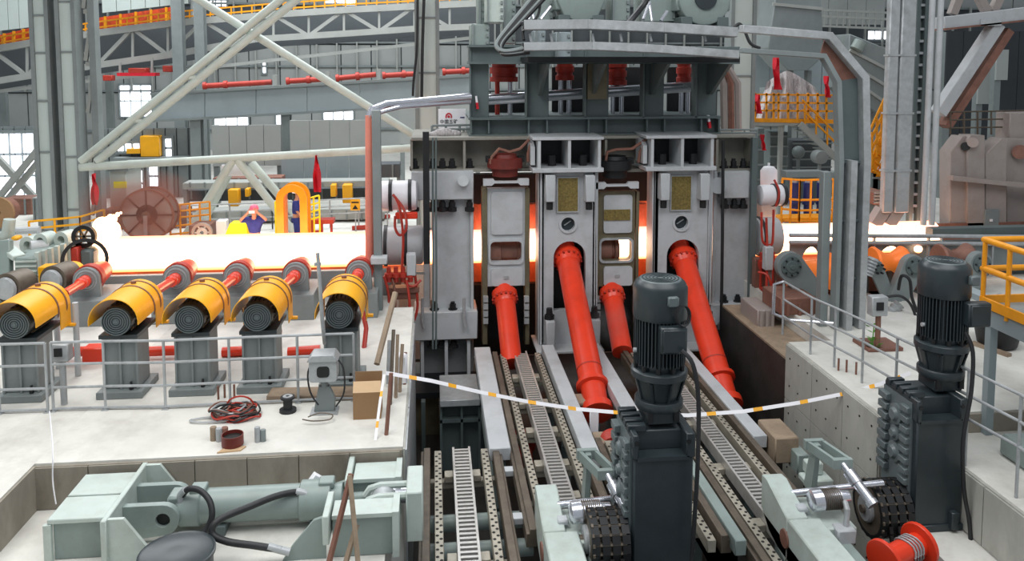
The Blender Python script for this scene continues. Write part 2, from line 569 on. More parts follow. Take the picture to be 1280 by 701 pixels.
def end_frame(px0, px1, flip, label):
    """outer post of the mill: px0..px1 is the wide face of the post"""
    c = P((px0 + px1) / 2, 480, YM)
    t = T('mill_end_post', label, 'mill post', (c.x, YM, -2.2), 'end posts of the rolling mill')
    part(MB().pb(px0, 214, px1, 392, YM, 1.2), 'post_web', M['mill'], t, .01)
    s = -1 if flip else 1
    e0, e1 = (px1 - 3, px1 + 7) if flip else (px0 - 12, px0 - 4)
    part(MB().pb(e0, 214, e1, 392, YM + .15, 1.6), 'post_flange', M['mill'], t, .01)
    inner = px0 - 2 if flip else px1 - 1
    part(MB().pb(inner, 214, inner + 4, 392, YM - .12, .7), 'post_flange', M['mill'], t, .01)
    return t


t = end_frame(541, 589, False, 'pale grey left end post of the mill, beside the inlet pipes')
part(MB().pb(514, 214, 592, 250, YM - .25, .7), 'clamp_block', M['mill'], t, .02)
studs(t, (518, 541, 553, 565, 587), 198, 213, YM + .1)
studs(t, (518, 541, 553, 565, 587), 250, 264, YM - .12)
part(MB().cyl(P(579, 226, YM - .25), P(579, 226, YM - .45), .13, n=16), 'clamp_boss', M['mill'], t)
part(MB().pb(517, 390, 597, 425, YM - .3, 1.0), 'clamp_block', M['mill'], t, .02)
studs(t, (543, 566), 377, 390, YM - .1)
studs(t, (540, 552, 567), 425, 434, YM - .1)
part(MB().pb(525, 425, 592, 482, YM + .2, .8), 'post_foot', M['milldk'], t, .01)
for x in (526, 556, 584):
    part(MB().pb(x, 425, x + 4, 482, YM - .2, .5), 'foot_rib', M['mill'], t)
for x in (528, 580):
    part(MB().tube([P(x, 372, YM - .35), P(x, 400, YM - .38), P(x + 2, 410, YM - .4)], .04), 'drain_pipe', M['galv'], t)
part(MB().pb(508, 482, 600, 490, YM - .4, 1.6), 'foot_plate', M['frame'], t, .01)
# dark substructure under the left post
t = T('foundation_structure', 'dark steel foundation frame in the pit under the left mill post', 'foundation frame', P(555, 560, 17.6) * 1)
part(MB().pb(512, 490, 606, 497, 18.0, 1.2), 'top_plate', M['black'], t)
part(MB().pb(550, 500, 600, 508, 16.3, 1.4), 'shelf_beam', M['galv'], t, .01)
part(MB().pb(552, 508, 598, 600, 16.6, .1), 'back_panel', M['frame'], t)
for x in (550, 576, 598):
    part(MB().pb(x, 508, x + 3, 600, 16.4, .2), 'upright', M['frame'], t)
part(MB().pb(550, 524, 600, 528, 16.4, .2), 'cross_bar', M['frame'], t)
part(MB().pb(515, 497, 549, 590, 18.3, .2), 'side_panel', M['olive'], t)
part(MB().pb(527, 503, 532, 590, 17.5, .2), 'upright', M['frame'], t)

t = end_frame(893, 938, True, 'pale grey right end post of the mill, beside the outlet pipes')
part(MB().pb(902, 214, 937, 248, YM - .25, .7), 'clamp_block', M['mill'], t, .02)
studs(t, (905, 917, 929, 940), 198, 213, YM + .1)
studs(t, (906, 918, 929), 248, 260, YM - .12)
part(MB().cyl(P(898, 232, YM - .1), P(898, 232, YM - .4), .2, n=18), 'clamp_boss', M['mill'], t)
part(MB().pb(888, 380, 946, 412, YM - .3, 1.0), 'clamp_block', M['mill'], t, .02)
part(MB().cyl(P(888, 396, YM - .25), P(888, 396, YM - .45), .24, n=18), 'clamp_boss', M['mill'], t)
studs(t, (905, 922, 942), 368, 380, YM - .1)
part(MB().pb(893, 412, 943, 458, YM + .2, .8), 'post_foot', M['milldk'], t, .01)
for x in (895, 912, 934):
    part(MB().pb(x, 412, x + 3, 458, YM - .2, .5), 'foot_rib', M['mill'], t)
part(MB().pb(884, 458, 950, 468, YM - .5, 1.6), 'foot_plate', M['black'], t, .01)
part(MB().pb(898, 470, 955, 540, YM - .7, .5), 'foot_web', M['frame'], t)
for x in (900, 922, 948):
    part(MB().pb(x, 468, x + 4, 545, YM - .9, .3), 'foot_rib', M['black'], t)
part(MB().tube([P(904, 175, 18.5), P(903, 300, 18.4), P(901, 440, 18.2)], .04), 'grease_pipe', M['black'], t)
part(MB().pb(938, 172, 945, 420, YM - .35, .12), 'edge_angle', M['frame'], t)

# crosshead beam over the stands
t = T('mill_crosshead', 'beige grey crosshead beam lying across the top of the mill', 'crosshead beam', P(728, 214, YM + .3))
part(MB().pb(514, 170, 944, 174, YM - .1, 2.4), 'top_flange', M['beige'], t, .01)
part(MB().pb(514, 211, 668, 215, YM - .1, 2.2), 'bottom_flange', M['beige'], t)
part(MB().pb(752, 211, 808, 215, YM - .1, 2.2), 'bottom_flange', M['beige'], t)
part(MB().pb(893, 211, 944, 215, YM - .1, 2.2), 'bottom_flange', M['beige'], t)
part(MB().pb(514, 174, 944, 211, YM + .5, .12), 'web', M['beige'], t)
for x in (513, 579, 664, 756, 806, 895, 940):
    part(MB().pb(x, 174, x + 3, 211, YM - .05, .55), 'stiffener', M['beige'], t)
for pts in ([(613, 205), (615, 196), (624, 186), (637, 190), (650, 186), (662, 174)], [(660, 202), (660, 192), (664, 178)],
            [(757, 202), (759, 190), (770, 187), (790, 186), (808, 174)], [(798, 203), (800, 190), (806, 177)]):
    S(MB().tube([P(x, y, YM - .35) for x, y in pts], .035, 6), 'hydraulic_hose', M['rust'], 'thin brown hydraulic hose looping under the mill crosshead, %s' %
      {613: 'over the left stand', 660: 'short one right of the left stand', 757: 'over the middle stand', 798: 'short one right of the middle stand'}[pts[0][0]], 'hose', 'hoses under the crosshead')

# inner back and side liners of the mill, lit by the pipe that runs through it
t = T('mill_inner_liner', 'glow-tinted steel liner plates inside the mill behind the glowing pipe', 'liner plate', P(728, 420, 21.2))
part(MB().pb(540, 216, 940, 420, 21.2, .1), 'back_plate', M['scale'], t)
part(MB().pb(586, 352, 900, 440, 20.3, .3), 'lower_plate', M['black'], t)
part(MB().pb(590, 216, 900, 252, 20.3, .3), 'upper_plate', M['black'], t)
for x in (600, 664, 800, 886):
    part(MB().cyl(P(x, 350, 20.6), P(x, 254, 20.6), .16, n=14), 'guide_column', M['scale'], t)  # columns and back plate carry the pipe's orange glow as colour


def housing(dx, dy, name_):
    """front housing with arch and porthole; dx shifts the pixels of the left one"""
    Y = 18.5
    q = lambda x, y, Yq=Y: (P(x + dx, y + dy, Yq).x, P(x + dx, y + dy, Yq).z)
    t = T('mill_housing', name_, 'mill housing', P(709 + dx, 430, Y), 'front housings of the rolling mill')
    outer = [q(674, 430), q(745, 430), q(745, 213), q(674, 213)]
    ax0, az = q(692, 322); ax1, _ = q(732, 322)
    r = (ax1 - ax0) / 2
    _, zb = q(712, 388)
    arch = [(ax0, zb), (ax1, zb)] + circ((ax0 + ax1) / 2, az, r, 14, 0, PI)
    cx, cz = q(710, 280)
    part(MB().plate(outer, [arch, circ(cx, cz, .17, 20)], 'Y', Y, Y + .22), 'front_plate', M['mill'], t)
    part(MB().ring((cx, Y - .03, cz), (cx, Y, cz), .22, .165, 24), 'porthole_rim', M['mill'], t)
    part(MB().cyl((cx, Y + .12, cz), (cx, Y + .14, cz), .168, n=20), 'porthole_glass', M['motor'], t)
    part(MB().beam((cx - .08, Y + .1, cz - .05), (cx + .08, Y + .1, cz + .06), .05, .02), 'porthole_handle', M['galv'], t)
    a, b, c, d = outer
    part(MB().box((a[0] - .02, Y, a[1]), (a[0] + .1, Y + .6, c[1])), 'side_plate', M['mill'], t)
    part(MB().box((b[0] - .1, Y, b[1]), (b[0] + .02, Y + .6, c[1])), 'side_plate', M['mill'], t)
    for e in (676, 743):   # raised edge strips of the plate
        p0 = q(e - 1.5, 430); p1 = q(e + 1.5, 213)
        part(MB().box((p0[0], Y - .05, p0[1]), (p1[0], Y, p1[1])), 'edge_strip', M['mill'], t)
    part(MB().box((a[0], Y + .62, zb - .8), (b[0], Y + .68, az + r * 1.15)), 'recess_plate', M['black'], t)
    p0, p1 = q(697, 264), q(722, 222)
    br = part(MB().box((p0[0], Y - .03, p0[1]), (p1[0], Y, p1[1])), 'mesh_plate', M['brass'], t)
    fr = MB()
    for u in ((p0[0] - .03, p0[1] - .03, p0[0], p1[1] + .03), (p1[0], p0[1] - .03, p1[0] + .03, p1[1] + .03), (p0[0], p1[1], p1[0], p1[1] + .03), (p0[0], p0[1] - .03, p1[0], p0[1])):
        fr.box((u[0], Y - .045, u[1]), (u[2], Y, u[3]))
    part(fr, 'mesh_frame', M['galv'], br)
    for x in (680, 729):
        p0, p1 = q(x, 250), q(x + 12, 217)
        part(MB().box((p0[0], Y - .3, p0[1]), (p1[0], Y, p1[1])), 'lug_block', M['mill'], t, .015)
        part(MB().cyl((sum((p0[0], p1[0])) / 2, Y - .15, p0[1] - .2), (sum((p0[0], p1[0])) / 2, Y - .15, p0[1]), .08, n=8), 'lug_nut', M['black'], t)
    for x, y in ((681, 398), (737, 396)):
        p0, p1 = q(x, y + 30, Y - .2), q(x + 11, y, Y - .2)
        part(MB().box((p0[0], Y - .45, p0[1]), (p1[0], Y, p1[1])), 'foot_lug', M['mill'], t, .015)
        mx = (p0[0] + p1[0]) / 2
        part(MB().lathe((mx, Y - .22, p1[1]), (mx, Y - .22, p1[1] + .3), [(0, .12), (.1, .12), (.1, .08), (.26, .07)], 8), 'foot_nut', M['black'], t)
    p0, p1 = q(668, 434), q(750, 428)
    part(MB().box((p0[0], Y - .5, p0[1]), (p1[0], Y + .7, p1[1])), 'foot_plate', M['mill'], t, .01)
    # open box on top
    Yb = Y - .25
    x0, z0 = q(669, 213, Yb); x1, z1 = q(752, 171, Yb)
    for u in ((x0 - .06, z1 - .07, x1 + .06, z1), (x0 - .06, z0 - .06, x1 + .06, z0 + .04)):
        part(MB().box((u[0], Yb, u[1]), (u[2], Yb + 1.3, u[3])), 'box_flange', M['mill'], t, .008)
    for e in (0, .5, 1):
        xm = x0 + .1 + (x1 - x0 - .14) * e
        part(MB().box((xm - .035, Yb + .03, z0 + .04), (xm + .035, Yb + 1.2, z1 - .07)), 'box_rib', M['mill'], t)
    part(MB().box((x0 + .1, Yb + 1.0, z0 + .04), (x1, Yb + 1.05, z1 - .07)), 'box_back', M['black'], t)
    for e in (.3, .78):
        xm = x0 + (x1 - x0) * e
        part(MB().cyl((xm, Yb + .5, z0 + .04), (xm, Yb + .5, z0 + .3), .1, n=8), 'anchor_nut', M['black'], t)
    xm = x0 + .08
    part(MB().plate([(Yb + .2, z0 + .1), (Yb + .9, z0 + .1), (Yb + .9, z1 - .12), (Yb + .55, z1 - .08), (Yb + .2, z1 - .25)], (), 'X', xm - .16, xm - .06), 'box_cheek', M['mill'], t)
    return t


housing(0, 0, 'pale grey mill housing with an arch around the left large red spindle')
housing(141.5, -2, 'pale grey mill housing with an arch around the right large red spindle')


def roll_stand(x0, x1, col, cap, label, plaque, win, ytop):
    Y = 18.75
    q = lambda x, y, Yq=Y: (P(x, y, Yq).x, P(x, y, Yq).z)
    t = T('roll_stand', label, 'roll stand', P((x0 + x1) / 2, 430, Y), 'roll stands between the housings')
    wx = sorted((win[0], win[2]))
    a, b = q(win[0], win[3]), q(win[2], win[1])
    hole = rrect(a[0], a[1], b[0], b[1], .1)
    a0, b0 = q(x0, 358), q(x1, ytop)
    part(MB().plate([a0, (b0[0], a0[1]), b0, (a0[0], b0[1])], [hole], 'Y', Y, Y + .2), 'front_plate', col, t)
    rim = rrect(a[0] - .05, a[1] - .05, b[0] + .05, b[1] + .05, .12)
    part(MB().plate(rim, [hole], 'Y', Y - .05, Y), 'window_rim', M['mill'] if col is M['mill'] else M['galv'], t)
    for x in (x0 - 5, x1 - 1):
        p0, p1 = q(x, 430), q(x + 6, ytop)
        part(MB().box((p0[0], Y - .04, p0[1]), (p1[0], Y + .38, p1[1])), 'side_guide', M['olive'], t, .01)
    for y0, y1 in ((ytop + 4, win[1] - 8), (win[3] + 6, 357)):
        p0, p1 = q(x0 + 6, y1), q(x1 - 4, y0)
        part(MB().plate(rrect(p0[0], p0[1], p1[0], p1[1], .07), (), 'Y', Y - .05, Y), 'cover_panel', M['mill'], t)
    ca_, cb2 = q(win[0] - 3, win[3] + 3, Y + .3), q(win[0] + (win[2] - win[0]) * (1.0 if not plaque else .58), win[1] - 3, Y + .3)
    part(MB().lathe((ca_[0], Y + .42, (ca_[1] + cb2[1]) / 2), (cb2[0], Y + .42, (ca_[1] + cb2[1]) / 2), [(0, .2), (.03, .3), (.3, .3), (.32, .24), (cb2[0] - ca_[0] - .12, .24), (cb2[0] - ca_[0] - .1, .3), (cb2[0] - ca_[0], .28)], 22), 'window_roll', M['rust'], t)  # roll put in behind the window to hold back the pipe's glow
    pm = q((x0 + x1) / 2 - 3, win[3] + 20); pn = q((x0 + x1) / 2 + 3, win[3] + 16)
    part(MB().box((pm[0], Y - .065, pm[1]), (pn[0], Y - .05, pn[1])), 'type_plate', M['galv'], t)
    if plaque:
        p0, p1 = q(plaque[0], plaque[3]), q(plaque[2], plaque[1])
        part(MB().box((p0[0], Y - .075, p0[1]), (p1[0], Y - .05, p1[1])), 'brass_plaque', M['brass'], t)
    p0, p1 = q(x0, 430), q(x1, 358)
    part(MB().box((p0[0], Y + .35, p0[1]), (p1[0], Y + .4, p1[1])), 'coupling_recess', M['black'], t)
    # cap bracket and cylinder
    p0, p1 = q(x0 - 4, ytop - 3, Y - .2), q(x1 + 4, ytop - 12, Y - .2)
    h = p1[1] - p0[1]
    part(MB().plate([(p0[0], p0[1]), (p0[0] + .2, p0[1]), (p0[0] + .26, p0[1] + h * .35), (p1[0] - .26, p0[1] + h * .35), (p1[0] - .2, p0[1]), (p1[0], p0[1]),
                     (p1[0], p1[1]), (p1[0] - .24, p1[1]), (p1[0] - .28, p1[1] - h * .35), (p0[0] + .28, p1[1] - h * .35), (p0[0] + .24, p1[1]), (p0[0], p1[1])], (), 'Y', Y - .25, Y - .1), 'cap_bracket', M['mill'], t)
    xm = (p0[0] + p1[0]) / 2
    zc = q(0, 207, Y)[1]
    za = q(0, ytop - 6, Y)[1]
    part(MB().lathe((xm, Y + .1, za), (xm, Y + .1, za + 1), [(0, .3), (.18, .32), (.2, .42), (.42, .42), (.44, .3), (.52, .28)], 20), 'balance_cylinder', cap, t)
    for s in (-1, 1):
        part(MB().cbox((xm + s * .38, Y + .1, za + .4), .16, .2, .14), 'cylinder_port', M['black'], t)
    for x in (x0 - 4, x1 - 2):     # guide shoes below
        for k in range(4):
            p0, p1 = q(x, 404 - k * 9, Y - .1), q(x + 6, 397 - k * 9, Y - .1)
            part(MB().box((p0[0], Y - .16, p0[1]), (p1[0], Y - .04, p1[1])), 'guide_shoe', M['galv'], t)
    return t


roll_stand(608, 657, M['mill'], M['darkred'], 'pale grey roll stand with a dark red cylinder on top and a glowing window', None, (613, 301, 652, 328), 235)
roll_stand(748, 794, M['olive'], M['black'], 'olive brown roll stand with a black cylinder on top and a brass plaque', (754, 261, 787, 275), (751, 299, 789, 326), 239)

# the hot pipe: incoming length, inside the mill and outgoing length are one glowing bar
YB = 19.9
zb = P(300, 314.5, YB).z
rb = .43
xa, xb = P(130, 314, YB).x, P(1167, 300, YB).x
xi = P(468, 314, YB).x
hp = MB().lathe((xa, YB, zb), (xb, YB, zb), [(0, rb * .8), (.05, rb), (xi - xa, rb), (xi - xa + .3, rb * .98), (xb - xa - .05, rb * .95), (xb - xa, rb * .7)], 40)
S(hp, 'hot_pipe', M['hot'], 'long white-hot steel pipe passing through the mill on the roller table', 'hot pipe')

# large horizontal cylinders at both sides of the mill
def barrel(x0, x1, y0, y1, Y, label, m, bands=()):
    c = (y0 + y1) / 2
    a, b = P(x0, c, Y), P(x1, c, Y)
    b.z = a.z
    r = (P(x0, y0, Y).z - P(x0, y1, Y).z) / 2
    t = T('side_cylinder', label, 'cylinder', (a + b) / 2 - V((0, 0, r)), 'cylinders at the sides of the mill')
    L = (b - a).length
    part(MB().lathe(a, b, [(0, r * .7), (.03, r * .96), (.08, r), (L - .08, r), (L - .03, r * .96), (L, r * .7)], 28), 'barrel', m, t)
    for u in bands:
        p = a.lerp(b, u)
        part(MB().ring(p - V((.04, 0, 0)), p + V((.04, 0, 0)), r + .025, r - .01, 28), 'band', M['rubber'], t)
    return t


barrel(474, 522, 226, 263, 18.7, 'white horizontal cylinder left of the mill, the upper one', M['white'], (.3, .8))
barrel(474, 530, 283, 331, 18.9, 'pale grey horizontal cylinder left of the mill, the lower thick one', M['mill'], (.15, .6))
barrel(948, 979, 231, 257, 18.9, 'white horizontal cylinder right of the mill with a dark strap, the upper one', M['white'], (.62, .97))
barrel(942, 972, 272, 318, 19.1, 'pale grey horizontal cylinder right of the mill, the lower thick one', M['mill'], (.2,))


# ------------------------------------------------------------------ drive spindles
def spindle(p0, Y0, p1, Y1, r, label, tail):
    a, b = P(p0[0], p0[1], Y0), P(p1[0], p1[1], Y1)
    t = T('drive_spindle', label, 'spindle', V((b.x, b.y, b.z - r)), 'red drive spindles of the mill')
    L = (b - a).length
    u = (b - a).normalized()
    part(MB().lathe(a, b, [(0, r * .9), (.3, r * .95), (.62, r), (L, r * .98)], 28), 'tube', M['red'], t)
    part(MB().lathe(a + u * .3, b, [(0, r * 1.05), (.04, r * 1.3), (.2, r * 1.3), (.22, r * 1.18), (.36, r * 1.02)], 28), 'bolted_collar', M['red'], t)
    nb = MB()
    _, sd, up = frame_of(u)
    for k in range(16):
        c = a + u * .5 + (sd * math.cos(k * PI / 8) + up * math.sin(k * PI / 8)) * r * 1.24
        nb.cyl(c, c + u * .06, .025, n=6)
    part(nb, 'collar_bolts', M['red2'], t, kind='stuff')
    if tail:
        part(MB().lathe(b - u * .1, b + u, [(0, r), (.02, r * 1.25), (.1, r * 1.25), (.12, r * .95), (.55, r * .9), (.57, r * 1.2), (.72, r * 1.2), (.74, r * .6)], 28), 'end_coupling', M['red'], t)
        part(MB().ring(b - u * .45, b - u * .42, r * 1.01, r * .9, 28), 'joint_ring', M['red2'], t)
    return t


spindle((629, 352), 19.0, (640, 455), 17.2, .235, 'red drive spindle leaving the left grey roll stand, leftmost of the four', False)
spindle((706, 308), 19.1, (741, 484), 15.4, .265, 'long red drive spindle in the left arch, ending left of the front motor', True)
spindle((762, 352), 19.0, (778, 440), 17.2, .235, 'red drive spindle leaving the olive brown roll stand, half hidden by haze', False)
spindle((849, 306), 19.1, (900, 474), 16.0, .265, 'long red drive spindle in the right arch, behind the front motor', True)
for px, py, Y, s in ((764, 545, 13.6, 'below the left long spindle'), (650, 545, 14.2, 'down in the gap beside the second rack')):
    c = P(px, py, Y)
    S(MB().lathe(c, c + V((0, -.6, -.25)), [(0, .2), (.1, .26), (.25, .26), (.27, .18), (.6, .18)], 24), 'shaft_coupling', M['red2'], 'dull red shaft coupling ' + s, 'coupling')

# ================================================================== PIT: RACK TRACKS
ZT = -1.07


def rack_track(cx, y0, y1, label, crosses):
    t = T('rack_track', label, 'rack track', (cx, y0, ZT - .2), 'rack tracks in the pit')
    for s in (-1, 1):
        r = MB().box((cx + s * .57 - .055, y0, ZT - .2), (cx + s * .57 + .055, y1, ZT + .06)).box((cx + s * .64 - .03, y0, ZT - .2), (cx + s * .64 + .03, y1, ZT + .0))
        part(r, 'rail', M['rail'], t, .008)
        sp = part(MB().box((cx + s * .39 - .06, y0, ZT - .18), (cx + s * .39 + .06, y1, ZT)), 'guide_strip', M['strip'], t, .008)
        h = MB()
        n = int((y1 - y0) / .16)
        for k in range(n):
            yy = y0 + .06 + k * .16
            h.cyl((cx + s * .39 - .025, yy, ZT), (cx + s * .39 - .025, yy, ZT + .004), .024, n=6)
            h.cyl((cx + s * .39 + .028, yy + .08, ZT), (cx + s * .39 + .028, yy + .08, ZT + .004), .024, n=6)
        part(h, 'bolt_holes', M['tooth'], sp, kind='stuff')
    rk = MB().box((cx - .15, y0, ZT - .16), (cx - .115, y1, ZT + .05)).box((cx + .115, y0, ZT - .16), (cx + .15, y1, ZT + .05)).box((cx - .115, y0, ZT - .16), (cx + .115, y1, ZT - .06))
    rk_o = part(rk, 'rack', M['rack'], t)
    me = None
    n = int((y1 - y0) / .105)
    for k in range(n):
        yy = y0 + .05 + k * .105
        if me is None:
            o = part(MB().box((cx - .115, yy - .024, ZT - .06), (cx + .115, yy + .024, ZT + .035)), 'rack_tooth', M['rack'], rk_o)
            me, y00 = o, yy
        else:
            c = me.copy(); COL.objects.link(c); c.location = (0, yy - y00, 0)
    part(MB().box((cx - .116, y0, ZT - .061), (cx + .116, y1, ZT - .05)), 'rack_bed', M['tooth'], rk_o)
    for kind, yy in crosses:
        if kind == 'tube':
            part(MB().cyl((cx - .6, yy, ZT - .35), (cx + (.6 if cx > 1 else .93), yy, ZT - .35), .12, n=16), 'cross_tube', M['green'], t)
        else:
            part(MB().box((cx - .56, yy - .07, ZT - .3), (cx + .56, yy + .07, ZT - .19)), 'cross_beam', M['strip'], t, .01)
            for s in (-1, 1):
                part(MB().box((cx + s * .22 - .07, yy - .1, ZT - .19), (cx + s * .22 + .07, yy + .1, ZT - .08)), 'rack_clamp', M['strip'], t, .01)
    return t


rack_track(.44, 8.6, 13.02, 'short rack track at the left of the pit, beside the concrete wall', [('beam', 12.4), ('tube', 11.45), ('tube', 10.75), ('beam', 10.2), ('tube', 9.4)])
rack_track(1.92, 10.5, 17.4, 'long rack track running under the leftmost red spindle', [('beam', 12.6), ('beam', 13.8), ('beam', 15.0), ('beam', 16.3), ('beam', 11.6)])
rack_track(3.36, 10.1, 13.1, 'rack track passing behind the front motor and gearbox', [('beam', 10.7), ('beam', 12.1)])
rack_track(4.84, 9.3, 17.2, 'rightmost rack track in the pit, running to the right carriage', [('beam', 10.6), ('beam', 12.2), ('beam', 13.8), ('beam', 15.4)])


for k, yy in enumerate((12.35, 11.0)):
    S(MB().box((1.1, yy - .08, ZT - .12), (1.29, yy + .08, ZT - .02)), 'tie_beam', M['mill'], 'short pale tie beam between the two left tracks, %s one' % ('far', 'near')[k], 'beam', 'ties between the tracks', .01)


def pale_beam(x0, x1, y0, y1, label, m=None):
    t = T('walk_beam', label, 'beam', ((x0 + x1) / 2, y0, -3.3), 'pale beams between the tracks')
    part(MB().box((x0, y0, ZT - .12), (x1, y1, ZT + .1)), 'top_plate', m or M['mill'], t, .012)
    part(MB().box((x0 + .08, y0 + .1, ZT - 1.0), (x1 - .08, y1, ZT - .12)), 'web', M['green'], t)
    for k in range(3):
        yy = y0 + .4 + k * (y1 - y0 - .9) / 2
        part(MB().box(((x0 + x1) / 2 - .09, yy, -3.3), ((x0 + x1) / 2 + .09, yy + .18, ZT - 1.0)), 'post', M['frame'], t)
    return t


pale_beam(.9, 1.26, 12.8, 17.6, 'pale beam between the short left track and the long rack track')
pale_beam(2.43, 2.71, 12.4, 17.6, 'pale beam left of the long red spindle in the left arch')
pale_beam(3.46, 3.76, 13.6, 17.6, 'pale beam right of the long red spindle, behind the front motor')
pale_beam(5.45, 5.7, 12.8, 17.6, 'pale beam at the right of the pit under the right long spindle')
pale_beam(4.0, 4.16, 9.9, 13.5, 'narrow green grey channel between the two right rack tracks', M['green'])
S(MB().cbox((5.93, 12.9, -1.12), .42, .75, .45), 'stop_block', M['wood'], 'grimy square stop block at the end of the right pale beam', 'block', None, .02)
S(MB().cbox((6.1, 12.45, -1.25), .2, .35, .35), 'bolt_block', M['green'], 'small green grey block right of the grimy stop block', 'block', None, .02)
S(MB().cbox((6.0, 11.75, -1.0), .26, .2, .2).cbox((6.0, 11.65, -1.15), .45, .3, .1), 'latch_block', M['greenlt'], 'small pale latch block beside the right carriage', 'block', None, .02)
for k, (px, py, Y) in enumerate(((732, 498, 15.1), (842, 560, 12.2), (757, 547, 13.4))):
    c = P(px, py, Y)
    S(MB().box(c - V((.2, .2, .06)), c + V((.2, .25, .0))), 'pad_plate', M['wood'], ('worn square pad plate on the pale beam by the end of the left long spindle', 'worn square pad plate behind the front gearbox', 'worn square pad plate below the end of the left long spindle')[k], 'plate', None, .01)
c = P(741, 528, 13.9)
S(MB().box(c - V((.06, .04, .35)), c + V((.1, .02, .25))), 'white_bracket', M['white'], 'small white upright bracket below the left long spindle', 'bracket', None, .01)


# ================================================================== DRIVES
def drive_motor(ax, ay, zb, label, boxdx, extra):
    t = T('vertical_motor', label, 'motor', (ax, ay, zb), 'dark vertical gear motors')
    A = lambda z: V((ax, ay, zb + z))
    part(MB().cbox(A(.09), .42, .42, .18), 'adapter_block', M['motor'], t, .02)
    for sx in (-1, 1):
        part(MB().cbox(A(.13) + V((sx * .17, -.22, 0)), .07, .05, .16), 'adapter_bolt', M['black'], t)
    part(MB().lathe(A(.18), A(1), [(0, .30), (.02, .315), (.10, .315), (.12, .30)], 32), 'lower_flange', M['motor'], t)
    part(MB().lathe(A(.30), A(1), [(0, .245), (.30, .325)], 32), 'bell_housing', M['motor'], t)
    for k in range(8):
        a = k * PI / 4 + .2
        d = V((math.cos(a), math.sin(a), 0))
        part(MB().beam(A(.3) + d * .25, A(.58) + d * .33, .02, .06), 'bell_rib', M['motor'], t)
    part(MB().lathe(A(.58), A(1), [(0, .33), (.02, .365), (.1, .365), (.12, .34)], 36), 'upper_flange', M['motor'], t)
    for k in range(10):
        a = k * PI / 5
        part(MB().cyl(A(.7) + V((math.cos(a), math.sin(a), 0)) * .31, A(.78) + V((math.cos(a), math.sin(a), 0)) * .31, .03, n=6), 'flange_bolt', M['black'], t)
    part(MB().lathe(A(.70), A(2), [(0, .26), (.70, .26)], 28), 'stator', M['motor'], t)
    for k in range(44):
        a = k * 2 * PI / 44
        d = V((math.cos(a), math.sin(a), 0))
        part(MB().beam(A(.76) + d * .295, A(1.4) + d * .295, .016, .085, 0 if abs(d.x) < .01 else 0) if False else
             MB().add([A(z) + d * r + V((-d.y, d.x, 0)) * s for z in (.78, 1.39) for r, s in ((.25, -.009), (.335, -.007), (.335, .007), (.25, .009))],
                      [(0, 1, 2, 3), (7, 6, 5, 4), (0, 4, 5, 1), (1, 5, 6, 2), (2, 6, 7, 3), (3, 7, 4, 0)]), 'cooling_fin', M['motor'], t)
    part(MB().lathe(A(1.37), A(2), [(0, .345), (.01, .35), (.40, .35), (.45, .325), (.49, .28)], 20), 'fan_cowl', M['motor'], t)
    lid = MB().lathe(A(1.86), A(2), [(0, .27), (.012, .26)], 20)
    lo = part(lid, 'cowl_lid', M['motorlt'], t)
    for k in range(5):
        part(MB().ring(A(1.872), A(1.878), .24 - k * .045, .225 - k * .045, 24), 'grille_ring', M['motor'], lo)
    # terminal box on the camera side
    bx = part(MB().cbox(A(1.18) + V((boxdx, -.36, 0)), .34, .16, .34), 'terminal_box', M['motor'], t, .02)
    part(MB().cbox(A(1.18) + V((boxdx, -.447, 0)), .29, .02, .29), 'box_lid', M['motor'], bx, .01)
    part(MB().cbox(A(1.66) + V((.06 if boxdx < .2 else .2, -.36, 0)), .14, .08, .13), 'cowl_socket', M['motorlt'], t, .015)
    part(MB().cyl(A(.95) + V((-.36, -.06, 0)), A(.95) + V((-.29, -.06, 0)), .03, n=10), 'lifting_eye', M['galv'], t)
    return t


